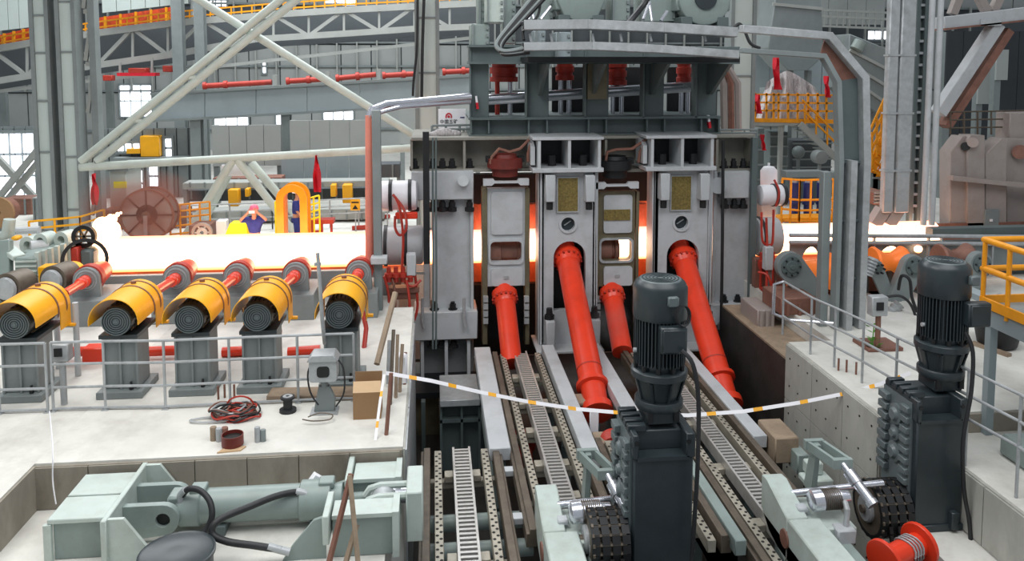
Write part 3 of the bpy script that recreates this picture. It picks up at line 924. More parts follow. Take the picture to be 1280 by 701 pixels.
def gearbox(x0, x1, y0, y1, z0, z1, label):
    t = T('gearbox', label, 'gearbox', ((x0 + x1) / 2, (y0 + y1) / 2, z0), 'tall dark gearboxes')
    part(MB().box((x0 + .06, y0, z0), (x1, y1, z1 - .32)), 'casing', M['motor'], t, .02)
    part(MB().box((x0 + .06, y0 + .2, z1 - .32), (x1, y1, z1 - .06)), 'head', M['motor'], t, .015)
    part(MB().box((x0 + .04, y0 - .02, z1 - .34), (x0 + .12, y1, z1 - .02)), 'head_cheek', M['motor'], t, .015)
    part(MB().box((x1 - .1, y0 - .02, z1 - .34), (x1 + .02, y1, z1 - .02)), 'head_cheek', M['motor'], t, .015)
    part(MB().box((x0 + .1, y0 - .02, z1 - .36), (x1 - .06, y0 + .2, z1 - .31)), 'head_sill', M['motor'], t)
    for s in (.09, -.07):
        xx = (x0 if s > 0 else x1) + s
        part(MB().cyl((xx, y0 - .03, z1 - .12), (xx, y0 + .01, z1 - .12), .03, n=10), 'pin_hole', M['black'], t)
    # ribbed left flank with bolted covers
    sp = part(MB().box((x0 + .03, y0 + .1, z0 + .1), (x0 + .06, y1, z1 - .1)), 'flank_plate', M['motorlt'], t)
    for k in range(8):
        zz = z1 - .22 - k * .15
        part(MB().box((x0 - .03, y0 + .12, zz - .045), (x0 + .04, y0 + .3, zz + .045)), 'flank_tooth', M['motorlt'], sp, .008)
        part(MB().box((x0 - .05, y1 - .2, zz - .05), (x0 + .04, y1 + .02, zz + .05)), 'flank_tooth', M['motorlt'], sp, .008)
    for k, r in enumerate((.15, .11, .15)):
        zz = z1 - .4 - k * .28
        part(MB().lathe((x0 + .04, (y0 + y1) / 2 + .04, zz), (x0 - 1, (y0 + y1) / 2 + .04, zz), [(0, r), (.05, r), (.06, r * .7), (.1, r * .5)], 18), 'bearing_cap', M['motorlt'], t)
    for k in range(4):
        part(MB().box((x0 + .02, y0 + .16 + k * .16, z1 - .06), (x0 + .26, y0 + .26 + k * .16, z1 + .03)), 'head_block', M['motor'], t, .01)
    part(MB().box((x0, y0 - .03, z0), (x1 + .05, y0 + .03, z0 + .1)), 'foot_plate', M['motor'], t, .01)
    part(MB().cbox(((x0 + x1) / 2 + .24, y0 - .04, z0 + .17), .1, .1, .26), 'foot_lug', M['motor'], t, .01)
    return t


ml = P(824, 450, 9.9)
gearbox(P(786, 620, 9.45).x, P(866, 620, 9.45).x, 9.45, 10.25, -1.3, .80, 'tall dark gearbox in the centre foreground under the front motor')
drive_motor(ml.x, 9.9, .78, 'large dark vertical motor in the centre foreground, before the spindles', .06, 0)
mr = P(1176, 450, 10.65)
gearbox(P(1139, 600, 10.2).x, P(1204, 600, 10.2).x, 10.2, 11.0, -1.2, .74, 'tall dark gearbox at the right beside the concrete ledge')
drive_motor(mr.x, 10.65, .72, 'large dark vertical motor at the right beside the yellow platform', .26, 0)


def cable(pts, r, name, m, label, cat='cable', group=None, n=7):
    q = [P(*p) for p in pts]
    # smooth with Catmull-Rom
    o = []
    for i in range(len(q) - 1):
        p0, p1, p2, p3 = q[max(i - 1, 0)], q[i], q[i + 1], q[min(i + 2, len(q) - 1)]
        for k in range(5):
            u = k / 5
            o.append(.5 * ((2 * p1) + (p2 - p0) * u + (2 * p0 - 5 * p1 + 4 * p2 - p3) * u * u + (3 * p1 - p0 - 3 * p2 + p3) * u ** 3))
    o.append(q[-1])
    return S(MB().tube(o, r, n), name, m, label, cat, group)


cable([(852, 438, 9.4), (866, 455, 9.3), (873, 500, 9.25), (872, 580, 9.2), (868, 650, 9.2), (864, 706, 9.2)], .028, 'power_cable', M['rubber'], 'thick black power cable hanging down from the front motor')
cable([(1207, 415, 10.2), (1216, 440, 10.1), (1214, 490, 10.05), (1204, 550, 10.0), (1205, 610, 10.0), (1212, 655, 10.0), (1214, 702, 9.9)], .028, 'power_cable', M['rubber'], 'thick black power cable hanging down from the right motor')
rg = MB()
for k in range(3):
    c = P(852, 394, 9.5)
    rg.tube([c + V((.085 * math.cos(a * PI / 9) + .01 * k, -.02 * k, .13 * math.sin(a * PI / 9))) for a in range(19)], .008, 5)
S(rg, 'cable_coil', M['rubber'], 'small black cable coil hung on the cowl of the front motor', 'cable coil')


# ------------------------------------------------------------------ chain wheels and carriages
def chain_wheel(c, R, label):
    """triple-strand wheel with its chain, axis along X"""
    t = T('triple_sprocket', label, 'chain wheel', c - V((0, 0, R)), 'triple sprockets')
    n = 20
    for k in range(3):
        x = c.x - .13 + k * .13
        pts = []
        for i in range(n):
            a = 2 * PI * i / n
            for da, rr in ((-.09, .9), (-.05, 1.02), (.05, 1.02), (.09, .9)):
                pts.append((c.y + R * rr * math.cos(a + da), c.z + R * rr * math.sin(a + da)))
        part(MB().plate(pts, (), 'X', x - .02, x + .02), 'toothed_disc', M['rail'], t)
    part(MB().lathe((c.x - .17, c.y, c.z), (c.x + 1, c.y, c.z), [(0, R * .9), (.34, R * .9)], 28), 'drum', M['tooth'], t)
    fd = []
    for i in range(n):
        a = 2 * PI * i / n
        for da, rr in ((-.1, .98), (-.05, 1.12), (.05, 1.12), (.1, .98)):
            fd.append((c.y + R * rr * math.cos(a + da), c.z + R * rr * math.sin(a + da)))
    part(MB().plate(fd, (), 'X', c.x - .24, c.x - .21), 'face_disc', M['rail'], t)
    part(MB().lathe((c.x - .3, c.y, c.z), (c.x + 1, c.y, c.z), [(0, R * .44), (.02, R * .5), (.1, R * .5)], 24), 'hub', M['galv'], t)
    part(MB().cyl((c.x - .34, c.y, c.z), (c.x + .3, c.y, c.z), R * .16, n=12), 'shaft', M['rail'], t)
    ch = MB()
    ch2 = MB()
    for i in range(n):
        a = 2 * PI * (i + .5) / n
        for k in range(4):
            x = c.x - .195 + k * .13
            p = V((x, c.y + R * math.cos(a), c.z + R * math.sin(a)))
            d = V((0, -math.sin(a), math.cos(a)))
            ch.beam(p - d * R * .15, p + d * R * .15, .1, .05)
        ch2.cyl((c.x - .2, c.y + R * math.cos(a + .157), c.z + R * math.sin(a + .157)), (c.x + .2, c.y + R * math.cos(a + .157), c.z + R * math.sin(a + .157)), .022, n=6)
    part(ch, 'chain_links', M['black'], t, kind='stuff')
    part(ch2, 'chain_pins', M['rail'], t, kind='stuff')
    # free strand running down and towards the camera
    st_ = MB()
    for i in range(9):
        for k in range(3):
            p = c + V((-.13 + k * .13, -R - .03 - i * .03, -i * .1 - .05))
            st_.beam(p, p + V((0, -.028, -.085)), .05, .045)
    part(st_, 'hanging_chain', M['tooth'], t, kind='stuff')
    return t


chain_wheel(P(757, 672, 9.75), .35, 'triple chain wheel beside the front gearbox, left of its casing')
chain_wheel(P(1104, 634, 10.5), .37, 'triple chain wheel beside the right gearbox with a free chain')


def carriage(dx, dy, dz, label):
    """chain carriage, built for the right one and shifted for the left one"""
    t = T('chain_carriage', label, 'carriage', (5.0 + dx, 10.4 + dy, -3.3), 'pale chain carriages')
    B = lambda x0, y0, z0, x1, y1, z1, n, m=M['green'], b=.02: part(MB().box((x0 + dx, y0 + dy, z0 + dz), (x1 + dx, y1 + dy, z1 + dz)), n, m, t, b)
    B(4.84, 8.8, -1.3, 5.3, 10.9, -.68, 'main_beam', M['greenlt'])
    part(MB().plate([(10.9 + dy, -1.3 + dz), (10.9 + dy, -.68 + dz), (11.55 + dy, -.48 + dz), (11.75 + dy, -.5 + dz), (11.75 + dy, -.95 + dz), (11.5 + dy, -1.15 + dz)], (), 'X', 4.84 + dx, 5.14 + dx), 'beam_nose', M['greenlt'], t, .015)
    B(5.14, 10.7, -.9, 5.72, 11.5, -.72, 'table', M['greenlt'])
    B(5.38, 9.9, -1.0, 5.6, 10.7, -.88, 'lower_table', M['green'])
    B(5.15, 8.8, -3.3, 5.35, 9.6, -1.0, 'leg', M['frame'])
    B(5.15, 10.6, -3.3, 5.35, 11.0, -1.0, 'leg', M['frame'])
    B(4.9, 10.9, -1.7, 5.1, 11.4, -1.1, 'guide_roller_bracket', M['green'])
    part(MB().lathe((4.82 + dx, 10.95 + dy, -.98 + dz), (4.9 + dx, 10.95 + dy, -.98 + dz), [(0, .12), (.05, .14), (.08, .14)], 18), 'side_boss', M['rust'], t)
    part(MB().cyl((5.1 + dx, 11.35 + dy, -.58 + dz), (6.45 + dx, 11.35 + dy, -.5 + dz), .045, n=12), 'tie_rod', M['chrome'], t)
    B(5.05, 11.0, -.68, 5.2, 11.15, -.6, 'bolt_pad', M['mill'])
    # small silver motor and screw jack
    mo = part(MB().lathe((5.2 + dx, 11.0 + dy, -.5 + dz), (6.04 + dx, 11.0 + dy, -.45 + dz), [(0, .1), (.03, .14), (.16, .145), (.17, .12), (.42, .12), (.43, .09), (.55, .08)], 20), 'jack_motor', M['chrome'], t)
    for k in range(9):
        part(MB().ring((5.38 + k * .027 + dx, 11.0 + dy, -.488 + dz), (5.392 + k * .027 + dx, 11.0 + dy, -.487 + dz), .14, .115, 16), 'motor_fin', M['rail'], mo)
    br = MB()
    br.plate([(11.6 + dy, -.75 + dz), (11.85 + dy, -.75 + dz), (11.7 + dy, -.2 + dz), (11.62 + dy, .02 + dz), (11.5 + dy, .02 + dz)], (), 'X', 5.52 + dx, 5.6 + dx)
    part(br, 'jack_arm', M['green'], t, .01)
    a, b = V((5.55 + dx, 11.62 + dy, -.02 + dz)), V((5.75 + dx, 11.2 + dy, -.1 + dz))
    f = MB().beam(a + V((-.11, 0, 0)), b + V((-.11, 0, 0)), .05, .13).beam(a + V((.11, 0, 0)), b + V((.11, 0, 0)), .05, .13).beam(a + V((-.14, 0, 0)), a + V((.14, 0, 0)), .08, .13).beam(b + V((-.14, 0, 0)), b + V((.14, 0, 0)), .08, .13)
    part(f, 'jack_clevis', M['green'], t)
    part(MB().lathe(b, V((5.9 + dx, 10.85 + dy, -.36 + dz)), [(0, .05), (.12, .05), (.13, .085), (.3, .085), (.31, .07), (.55, .07), (.56, .085), (.62, .085)], 14), 'screw_jack', M['chrome'], t)
    part(MB().tube([(5.62 + dx, 10.85 + dy, -.45 + dz), (5.6 + dx, 10.75 + dy, -.5 + dz), (5.56 + dx, 10.7 + dy, -.75 + dz)], .035), 'chain_hook', M['galv'], t)
    B(5.4, 10.6, -.9, 5.66, 10.8, -.7, 'hook_foot', M['mill'])
    return t


carriage(-.15, -1.05, 0, 'pale green grey chain carriage at the right with a silver jack motor')
carriage(-3.45, -1.05, .02, 'pale chain carriage in the centre, left of the front gearbox')

# red winding drum
c = P(1128, 690, 9.35)
t = T('winding_drum', 'bright red winding drum at the lower right before the gearbox', 'drum', (c.x, c.y, c.z - .33))
ax = V((.93, .35, .08)).normalized()
for s, n in ((-1, 0), (1, 1)):
    p = c + ax * s * .33
    part(MB().lathe(p - ax * .03, p + ax, [(0, .26), (.01, .27), (.05, .27), (.06, .26)], 28), 'flange', M['red'], t)
part(MB().cyl(c - ax * .3, c + ax * .3, .15, n=24), 'core', M['red'], t)
for k in range(4):
    _, sd, up = frame_of(ax)
    q = c + ax * (.04 + k * .05)
    part(MB().tube([q + ax * .02 * math.sin(a) + (sd * math.cos(a * PI / 8) + up * math.sin(a * PI / 8)) * .165 for a in range(17)], .012, 5), 'wire_turn', M['galv'], t)
part(MB().box((c.x - .4, c.y - .12, -1.2), (c.x + .5, c.y + .12, c.z - .27)), 'cradle', M['frame'], t)

# ================================================================== LEFT PIT: HYDRAULIC PUSHER
t = T('anchor_block', 'pale green grey welded anchor block at the left end of the cylinder', 'anchor block', (-4.3, 10.2, -.63))
part(MB().box((-4.63, 9.7, -.63), (-3.99, 10.72, -.17)), 'body', M['green'], t, .01)
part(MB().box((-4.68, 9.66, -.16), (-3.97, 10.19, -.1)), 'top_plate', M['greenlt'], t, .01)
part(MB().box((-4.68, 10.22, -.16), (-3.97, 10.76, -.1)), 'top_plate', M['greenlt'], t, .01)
part(MB().box((-4.72, 9.64, -.63), (-4.63, 9.7, -.16)), 'corner_post', M['greenlt'], t)
part(MB().box((-3.97, 9.42, -.63), (-3.9, 10.86, -.02)), 'end_plate', M['greenlt'], t, .01)
for y in (9.47, 10.78):
    part(MB().plate([(-3.9, -.63), (-3.3, -.63), (-3.72, -.03), (-3.9, -.03)], (), 'Y', y, y + .05), 'gusset', M['greenlt'], t)
for y in (9.92, 10.42):
    pts = [(-3.9, -.58)] + circ(-3.42, -.33, .2, 10, -PI / 2, PI / 2) + [(-3.9, -.13)]
    part(MB().plate(pts, [circ(-3.42, -.33, .09, 16)], 'Y', y, y + .09), 'lug', M['green'], t, .01)
part(MB().cyl((-3.42, 9.97, -.33), (-3.42, 10.5, -.33), .085, n=18), 'pin', M['black'], t)

ca, cb_ = V((-3.32, 10.22, -.33)), V((-.72, 10.22, -.33))
t = T('hydraulic_cylinder', 'long pale green grey hydraulic cylinder lying in the left pit', 'cylinder', (-2, 10.2, -.63))
part(MB().lathe(ca, cb_, [(0, .17), (.06, .235), (.3, .24), (.32, .215), (1.55, .215), (1.57, .255), (1.95, .255), (1.97, .2), (2.1, .2), (2.12, .07), (2.55, .07)], 36), 'barrel', M['green'], t)
part(MB().box((-3.42, 10.08, -.5), (-3.2, 10.36, -.12)), 'clevis_head', M['green'], t, .03)
for k in range(10):
    a = k * PI / 5
    part(MB().cyl(ca + V((.04, .2 * math.cos(a), .2 * math.sin(a))), ca + V((.07, .2 * math.cos(a), .2 * math.sin(a))), .02, n=6), 'end_bolt', M['chrome'], t)
for x in (-3.05, -1.42):
    part(MB().box((x - .1, 10.12, -.14), (x + .1, 10.32, -.05)), 'port_block', M['green'], t, .015)
for x in (-2.8, -1.5):
    part(MB().box((x - .12, 10.0, -.63), (x + .12, 10.44, -.5)), 'saddle', M['frame'], t, .01)
part(MB().cyl((-.74, 10.22, -.33), (-.3, 10.22, -.33), .1, n=18), 'rod_end', M['chrome'], t)

for o_ in COL.objects:
    if o_.parent is None and o_.name in ('anchor_block', 'hydraulic_cylinder'):
        o_.location.y += .12
c = P(221, 690, 9.25)
t = T('drum_cover', 'round black lidded drum before the hydraulic cylinder', 'drum', (c.x, c.y, -.63))
part(MB().cyl((c.x, c.y, -.63), (c.x, c.y, c.z - .03), .4, n=36), 'drum_wall', M['motor'], t)
part(MB().lathe((c.x, c.y, c.z - .03), (c.x, c.y, c.z + 1), [(0, .43), (.035, .43), (.04, .415), (.025, .39), (.04, .1)], 40), 'lid', M['motor'], t)

cable([(228, 619, 10.2), (236, 611, 10.15), (250, 613, 10.1), (262, 626, 10.0), (265, 645, 9.9), (258, 662, 9.85), (250, 672, 9.8)], .038, 'hydraulic_hose', M['rubber'], 'black hydraulic hose curving over the left end of the cylinder', 'hose', None, 10)
cable([(386, 622, 10.2), (372, 615, 10.2), (345, 620, 10.1), (310, 634, 9.9), (283, 645, 9.75), (268, 655, 9.65), (266, 668, 9.6), (285, 677, 9.55), (320, 682, 9.5), (352, 687, 9.5)], .042, 'hydraulic_hose', M['rubber'], 'long thick black hydraulic hose looping along the cylinder', 'hose', None, 10)
for pts, lb in (([(370, 614, 10.2), (382, 617, 10.2), (388, 624, 10.2), (388, 630, 10.2)], 'silver elbow fitting on the right port of the cylinder'), ([(226, 628, 10.2), (226, 619, 10.2), (232, 612, 10.17)], 'silver elbow fitting on the left port of the cylinder'),
                ([(335, 683, 9.5), (350, 687, 9.5), (362, 690, 9.5)], 'silver end fitting of the long black hose')):
    cable(pts, .047, 'hose_fitting', M['galv'], lb, 'fitting', None, 10)


def stand(x0, x1, y0, y1, z1, label):
    t = T('guide_stand', label, 'stand', ((x0 + x1) / 2, (y0 + y1) / 2, -.63))
    part(MB().box((x0 + .1, y0 + .03, -.63), (x1 - .03, y1 - .03, z1 - .04)), 'body', M['green'], t, .01)
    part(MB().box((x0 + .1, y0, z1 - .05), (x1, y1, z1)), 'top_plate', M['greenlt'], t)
    part(MB().box((x0, y0 - .12, z1 - .3), (x0 + .08, y1 + .12, z1 + .06)), 'end_plate', M['greenlt'], t, .01)
    part(MB().box((x1 - .06, y0 - .04, -.63), (x1 + .02, y1 + .04, z1 + .03)), 'end_rib', M['greenlt'], t)
    part(MB().plate([(x0 + .02, z1 - .02), (x0 + .02, -.63), (x0 - .5, -.63), (x0 - .38, -.45), (x0 - .12, z1 - .06)], (), 'Y', y0 + .02, y0 + .07), 'gusset', M['green'], t)
    return t


stand(P(432, 615, 10.45).x, P(500, 615, 10.45).x, 10.45, 10.9, -.14, 'rear green grey guide stand at the right end of the cylinder')
stand(P(405, 655, 9.55).x, P(497, 655, 9.55).x, 9.5, 9.85, -.08, 'front green grey guide stand below the leaning bars')
c = P(518, 640, 9.9)
t = T('pusher_fork', 'pale block with a two pronged fork at the end of the left pit', 'fork head', (c.x, 9.9, -.63))
part(MB().box((c.x - .1, 9.75, -.63), (c.x + .11, 10.45, .02)), 'block', M['greenlt'], t, .015)
for y in (9.9, 10.18):
    q = [V((c.x - .1, y, -.09)), V((c.x - .45, y, -.09)), V((c.x - .58, y, -.13)), V((c.x - .64, y, -.22))]
    part(MB().tube(q, .045, 8), 'prong', M['greenlt'], t)
part(MB().cyl((c.x - .4, 9.93, -.25), (c.x - .4, 10.15, -.25), .17, n=22), 'fork_roller', M['galv'], t)

# leaning angle bars, white box behind the cylinder, sagging tape end
for k, (a, b) in enumerate((((439, 592, 9.46), (408, 716, 9.1)), ((437, 594, 9.42), (449, 718, 9.05)), ((446, 655, 9.38), (428, 718, 9.1)))):
    S(MB().beam(P(*a), P(*b), .05, .05), 'leaning_bar', M['rust'] if k == 0 else M['wood'], ('reddish steel bar leaning on the guide stand, leftmost of three', 'greyish steel bar leaning on the guide stand, rightmost of three', 'short pale bar leaning low between the other two bars')[k], 'bar')
c = P(392, 606, 10.6)
S(MB().beam(c + V((-.09, 0, -.1)), c + V((.07, .06, .1)), .1, .16), 'white_carton', M['white'], 'small tilted white box behind the right end of the cylinder', 'box', None, .01)

# ================================================================== LEFT ROLLER TABLE
mx0 = P(145, 402, 13.1)
zc = mx0.z


def roller_motor(x, label):
    t = T('roller_motor', label, 'motor', (x, 13.6, zc - .27), 'roller table motors under yellow covers')
    A = V((x, 13.1, zc)); D = V((0, 1, 0))
    part(MB().lathe(A, A + D, [(0, .2), (.02, .235), (.12, .24), (.13, .225), (1.0, .225), (1.05, .15), (1.15, .1)], 32), 'motor_body', M['motor'], t)
    for k in range(6):
        part(MB().ring(A + V((0, -.015, 0)), A + V((0, .02, 0)), .225 - k * .035, .21 - k * .035, 28), 'grille_ring', M['motorlt'], t)
    part(MB().cyl(A + V((0, -.02, 0)), A, .03, n=12), 'hub_cap', M['motorlt'], t)
    for k in range(20):
        a = k * PI / 10
        d = V((math.cos(a), 0, math.sin(a)))
        part(MB().add([A + D * y + d * r + V((-d.z, 0, d.x)) * s for y in (.2, 1.0) for r, s in ((.23, -.008), (.265, -.006), (.265, .006), (.23, .008))],
                      [(0, 1, 2, 3), (7, 6, 5, 4), (0, 4, 5, 1), (1, 5, 6, 2), (2, 6, 7, 3), (3, 7, 4, 0)]), 'cooling_fin', M['motor'], t)
    R, th = .385, .012

    def arc(r, a0=-.12, a1=PI + .12, n=18):
        return circ(x, zc + .02, r, n, a0, a1)
    cv = part(MB().plate(arc(R) + arc(R - th)[::-1], (), 'Y', 12.98, 13.8), 'cover', M['yellow'], t)
    back = [(x + R, zc - .34)] + circ(x, zc + .02, R, 18, 0, PI) + [(x - R, zc - .34), (x - R + th, zc - .34)] + circ(x, zc + .02, R - th, 18, 0, PI)[::-1] + [(x + R - th, zc - .34)]
    part(MB().plate(back, (), 'Y', 13.8, 14.18), 'cover_skirt', M['yellow'], t)
    for y in (13.72, 14.02):
        part(MB().plate(arc(R + .012, -.3, PI + .3) + arc(R, -.3, PI + .3)[::-1], (), 'Y', y, y + .035), 'cover_band', M['rust'], cv)
    part(MB().box((x + R - .05, 14.1, zc - .37), (x + R + .09, 14.18, zc - .33)), 'cover_foot', M['yellow'], cv)
    part(MB().cyl((x, 13.9, zc + R), (x, 13.9, zc + R + .06), .045, n=10), 'lifting_eye', M['rust'], cv)
    return t


def pedestal(x, label):
    t = T('motor_pedestal', label, 'pedestal', (x, 13.7, 0), 'grey pedestals of the roller motors')
    part(MB().box((x - .27, 13.25, .12), (x + .27, 13.75, zc - .25)), 'box', M['steel'], t, .01)
    part(MB().box((x - .36, 13.1, 0), (x + .36, 13.9, .12)), 'base_plate', M['steel'], t, .01)
    part(MB().box((x - .3, 13.15, zc - .3), (x + .3, 14.05, zc - .24)), 'top_plate', M['motor'], t)
    for s in (-1, 0, 1):
        part(MB().box((x + s * .26 - .015, 13.2, .12), (x + s * .26 + .015, 13.25, zc - .3)), 'rib', M['steel'], t)
    part(MB().lathe((x + .16, 13.2, .12), (x + .16, 13.2, .5), [(0, .035), (.05, .035), (.06, .02), (.13, .02)], 8), 'anchor_bolt', M['black'], t)
    return t


YR = 17.2
zr = P(219.5, 348, YR).z


def roller(x, label, lit=True):
    t = T('table_roller', label, 'roller', (x, YR, 0), 'rollers of the left roller table')
    A = V((x, YR, zr)); D = V((0, 1, 0))
    part(MB().lathe(A, A + D, [(0, .1), (.01, .22), (.1, .235), (.12, .2)], 28), 'end_disc', M['galv'], t)
    for r in (.2, .15, .1):
        part(MB().ring(A + V((0, -.012, 0)), A + V((0, .02, 0)), r, r - .02, 26), 'disc_ring', M['steel'], t)
    part(MB().ring(A + D * .12, A + D * .3, .3, .22, 30), 'red_rim', M['red2'], t)
    part(MB().lathe(A + D * .3, A + D, [(0, .27), (.2, .25), (.5, .22), (.6, .2)], 30), 'barrel', M['red'] if lit else M['rail'], t)  # red light from the pipe put into the barrel colour
    part(MB().plate([(x - .3, 0), (x + .3, 0), (x + .27, zr)] + circ(x, zr, .27, 10, 0, PI)[1:-1] + [(x - .27, zr)], (), 'Y', YR + .02, YR + .13), 'bearing_housing', M['steel'], t, .01)
    part(MB().box((x - .42, YR - .3, 0), (x + .42, YR + 1.0, zr - .35)), 'bearing_bench', M['steel'], t, .01)
    return t


def shaft(a, b, label):
    t = T('roller_shaft', label, 'shaft', (a + b) / 2 - V((0, 0, .09)), 'red shafts of the roller table')
    L = (b - a).length
    part(MB().lathe(a, b, [(0, .09), (.06, .13), (.22, .13), (.24, .085), (L - .5, .085), (L - .48, .12), (L - .36, .12), (L - .34, .09), (L - .2, .09), (L - .18, .125), (L, .125)], 20), 'tube', M['red'], t)
    for u in (.3, .34):
        part(MB().ring(a.lerp(b, u), a.lerp(b, u + .01), .1, .08, 18), 'clamp_ring', M['red2'], t)


nm = ('farthest left, partly cut by the picture edge', 'second from the left', 'third from the left', 'fourth from the left', 'rightmost, behind the thin grey pole')
for k, (px, py, rx, ry) in enumerate(((18, 405, 107, 354), (145, 402, 219.5, 347.6), (236, 397, 295, 346), (321, 393, 369, 345), (424, 388, 448, 341))):
    x = P(px, py, 13.1).x
    xr = P(rx, ry, YR).x
    roller_motor(x, 'dark roller motor under a yellow arched cover, ' + nm[k])
    pedestal(x, 'grey pedestal under the yellow covered motor, ' + nm[k].replace(', partly cut by the picture edge', '').replace(', behind the thin grey pole', ' one'))
    roller(xr, 'grey roller end with a red rim and a barrel painted red-lit, ' + ('leftmost, clear of the glowing pipe' if k == 0 else nm[k].replace(', behind the thin grey pole', ', next to the mill')))
    shaft(V((x, 14.25, zc)), V((xr, YR, zr)), 'red drive shaft from the yellow covered motor, ' + nm[k].replace(', partly cut by the picture edge', '').replace(', behind the thin grey pole', ' one'))
for k, (px, py, yq) in enumerate(((4, 362, 16.9), (62, 352, 17.3))):
    A = P(px, py, yq); D = V((.25, 1, 0)).normalized()
    t = T('idle_roller', ('bare grey roller at the left picture edge', 'bare grey roller left of the yellow housing')[k], 'roller', (A.x, A.y, 0))
    part(MB().lathe(A, A + D, [(0, .14), (.02, .22), (.08, .24)], 26), 'end_disc', M['galv'], t)
    part(MB().lathe(A + D * .1, A + D, [(0, .31), (.5, .3), (.52, .24)], 28), 'barrel', M['rail'], t)
    part(MB().box((A.x - .28, A.y, 0), (A.x + .28, A.y + .6, A.z - .3)), 'bench', M['steel'], t, .01)
# bed below the hot pipe and the pipe runs at floor level
x0b, x1b = P(60, 350, 18.8).x, P(500, 350, 18.8).x
t = T('table_bed', 'long grey bed of the left roller table under the glowing pipe', 'roller bed', ((x0b + x1b) / 2, 19.9, 0))
part(MB().box((x0b, 19.3, 0), (x1b, 20.5, zb - rb - .02)), 'bed_beam', M['rust'], t, .01)
part(MB().box((x0b, 18.55, 0), (x1b - .2, 18.7, .62)), 'front_skirt', M['steel'], t, .01)
for k in range(9):
    xx = x0b + .5 + k * .95
    part(MB().beam((xx, 18.7, .5), (xx + .5, 19.3, .3), .05, .06), 'bed_strut', M['truss'], t)
for k, (a, b, lb) in enumerate((((80, 440), (128, 438), 'between the first two pedestals'), ((165, 440), (240, 437), 'between the second and third pedestals'), ((278, 440), (313, 438), 'left of the fourth pedestal'), ((360, 440), (400, 437), 'left of the control box'))):
    pa, pb = P(a[0], a[1], 14.9), P(b[0], b[1], 14.9)
    S(MB().cyl(pa, pb, .09, n=14), 'floor_pipe', M['red'], 'horizontal red pipe low down ' + lb, 'pipe', 'red pipes behind the railing')
for k, (px, py) in enumerate(((158, 395), (244, 392), (345, 388), (452, 384))):
    p = P(px, py, 15.5)
    S(MB().tube([p + V((0, 0, .2)), p, p + V((.1, -.2, -.35)), p + V((.05, -.5, -.9)), p + V((.3, -.7, -1.02))], .045), 'supply_hose', M['red2'], 'dull red hose dropping to the floor beside the %s yellow cover from the left' % ('second', 'third', 'fourth', 'fifth')[k], 'hose', 'hoses by the roller motors')
p = G(122, 452) + V((0, 0, .15))
S(MB().cbox(p, .42, .3, .3), 'junction_box', M['red'], 'orange red box on the floor between the two leftmost pedestals', 'box', None, .02)
# yellow housing and machinery at the far left
p = P(85, 345, 17.9)
t = T('yellow_housing', 'yellow ring housing beside the bare grey roller', 'housing', p - V((0, 0, .6)))
part(MB().ring(p + V((0, -.1, 0)), p + V((0, .3, 0)), .26, .12, 24), 'ring', M['yellow'], t)
part(MB().box((p.x - .6, p.y - .05, p.z - .2), (p.x - .05, p.y + .3, p.z + .22)), 'block', M['yellow'], t, .02)
part(MB().box((p.x - .3, p.y, 0), (p.x + .25, p.y + .3, p.z - .2)), 'foot', M['steel'], t)

t = T('pusher_machine', 'green grey ribbed machine with arms at the far left behind the rollers', 'machine', P(50, 350, 20) * 1)
part(MB().pb(18, 322, 46, 345, 18.9, 1.4), 'gear_case', M['green'], t, .03)
part(MB().beam(P(40, 330, 19.5), P(92, 312, 20.5), .7, .55), 'sloping_body', M['green'], t, .03)
for k in range(6):
    u = k / 5
    q = P(48 + 40 * u, 330 - 14 * u, 19.0 + u)
    part(MB().beam(q + V((0, 0, -.25)), q + V((0, -.02, .28)), .09, .12), 'rib', M['greenlt'], t)
for k in range(3):
    part(MB().pb(19, 326 + k * 6, 45, 328 + k * 6, 18.86, .05), 'case_rib', M['greenlt'], t)
part(MB().beam(P(0, 303, 19.5), P(24, 322, 19.0), .3, .12), 'side_arm', M['greenlt'], t, .02)
part(MB().beam(P(6, 345, 19.0), P(6, 300, 19.2), .3, .2), 'side_post', M['green'], t, .02)
part(MB().tube([P(0, 296, 20), P(10, 292, 20), P(12, 274, 20)], .13, 10), 'fork_arm', M['greenlt'], t)
part(MB().tube([P(15, 300, 20.5), P(15, 289, 20.5), P(48, 287, 20.5), P(50, 303, 20.5)], .07, 8), 'bow', M['mill'], t)
for px, py, r in ((34, 307, .22), (50, 302, .2), (76, 300, .2)):
    q = P(px, py, 20)
    part(MB().ring(q, q + V((.1, .35, 0)), r, r * .5, 18), 'bearing_eye', M['greenlt'], t)
part(MB().cyl(P(38, 309, 19.9), P(60, 307, 20.1), .16, n=16), 'cross_shaft', M['mill'], t)
part(MB().pb(13, 296, 22, 301, 19.6, .25), 'yellow_cap', M['yellow'], t, .03)
part(MB().box((P(5, 340, 19).x, 18.9, 0), (P(90, 340, 19).x, 21, P(40, 345, 19).z)), 'base', M['frame'], t)
q = P(104, 296, 19.3)
t = T('hose_reel', 'dark motor with a round fan wheel left of the flame', 'fan motor', (q.x, q.y, 0))
part(MB().ring(q, q + V((0, .12, 0)), .27, .18, 22), 'wheel_rim', M['black'], t)
for k in range(3):
    a = k * PI / 3
    d = V((math.cos(a), 0, math.sin(a))) * .2
    part(MB().beam(q - d + V((0, .06, 0)), q + d + V((0, .06, 0)), .04, .04), 'spoke', M['rail'], t)
part(MB().pb(99, 312, 116, 345, 19.2, .5), 'motor_case', M['frame'], t, .06)
part(MB().pb(88, 309, 98, 346, 19.1, .4), 'red_cabinet', M['red2'], t, .03)
part(MB().ring(P(106, 325, 19.1), P(106, 325, 19.3), .5, .42, 26), 'guard_ring', M['black'], t)
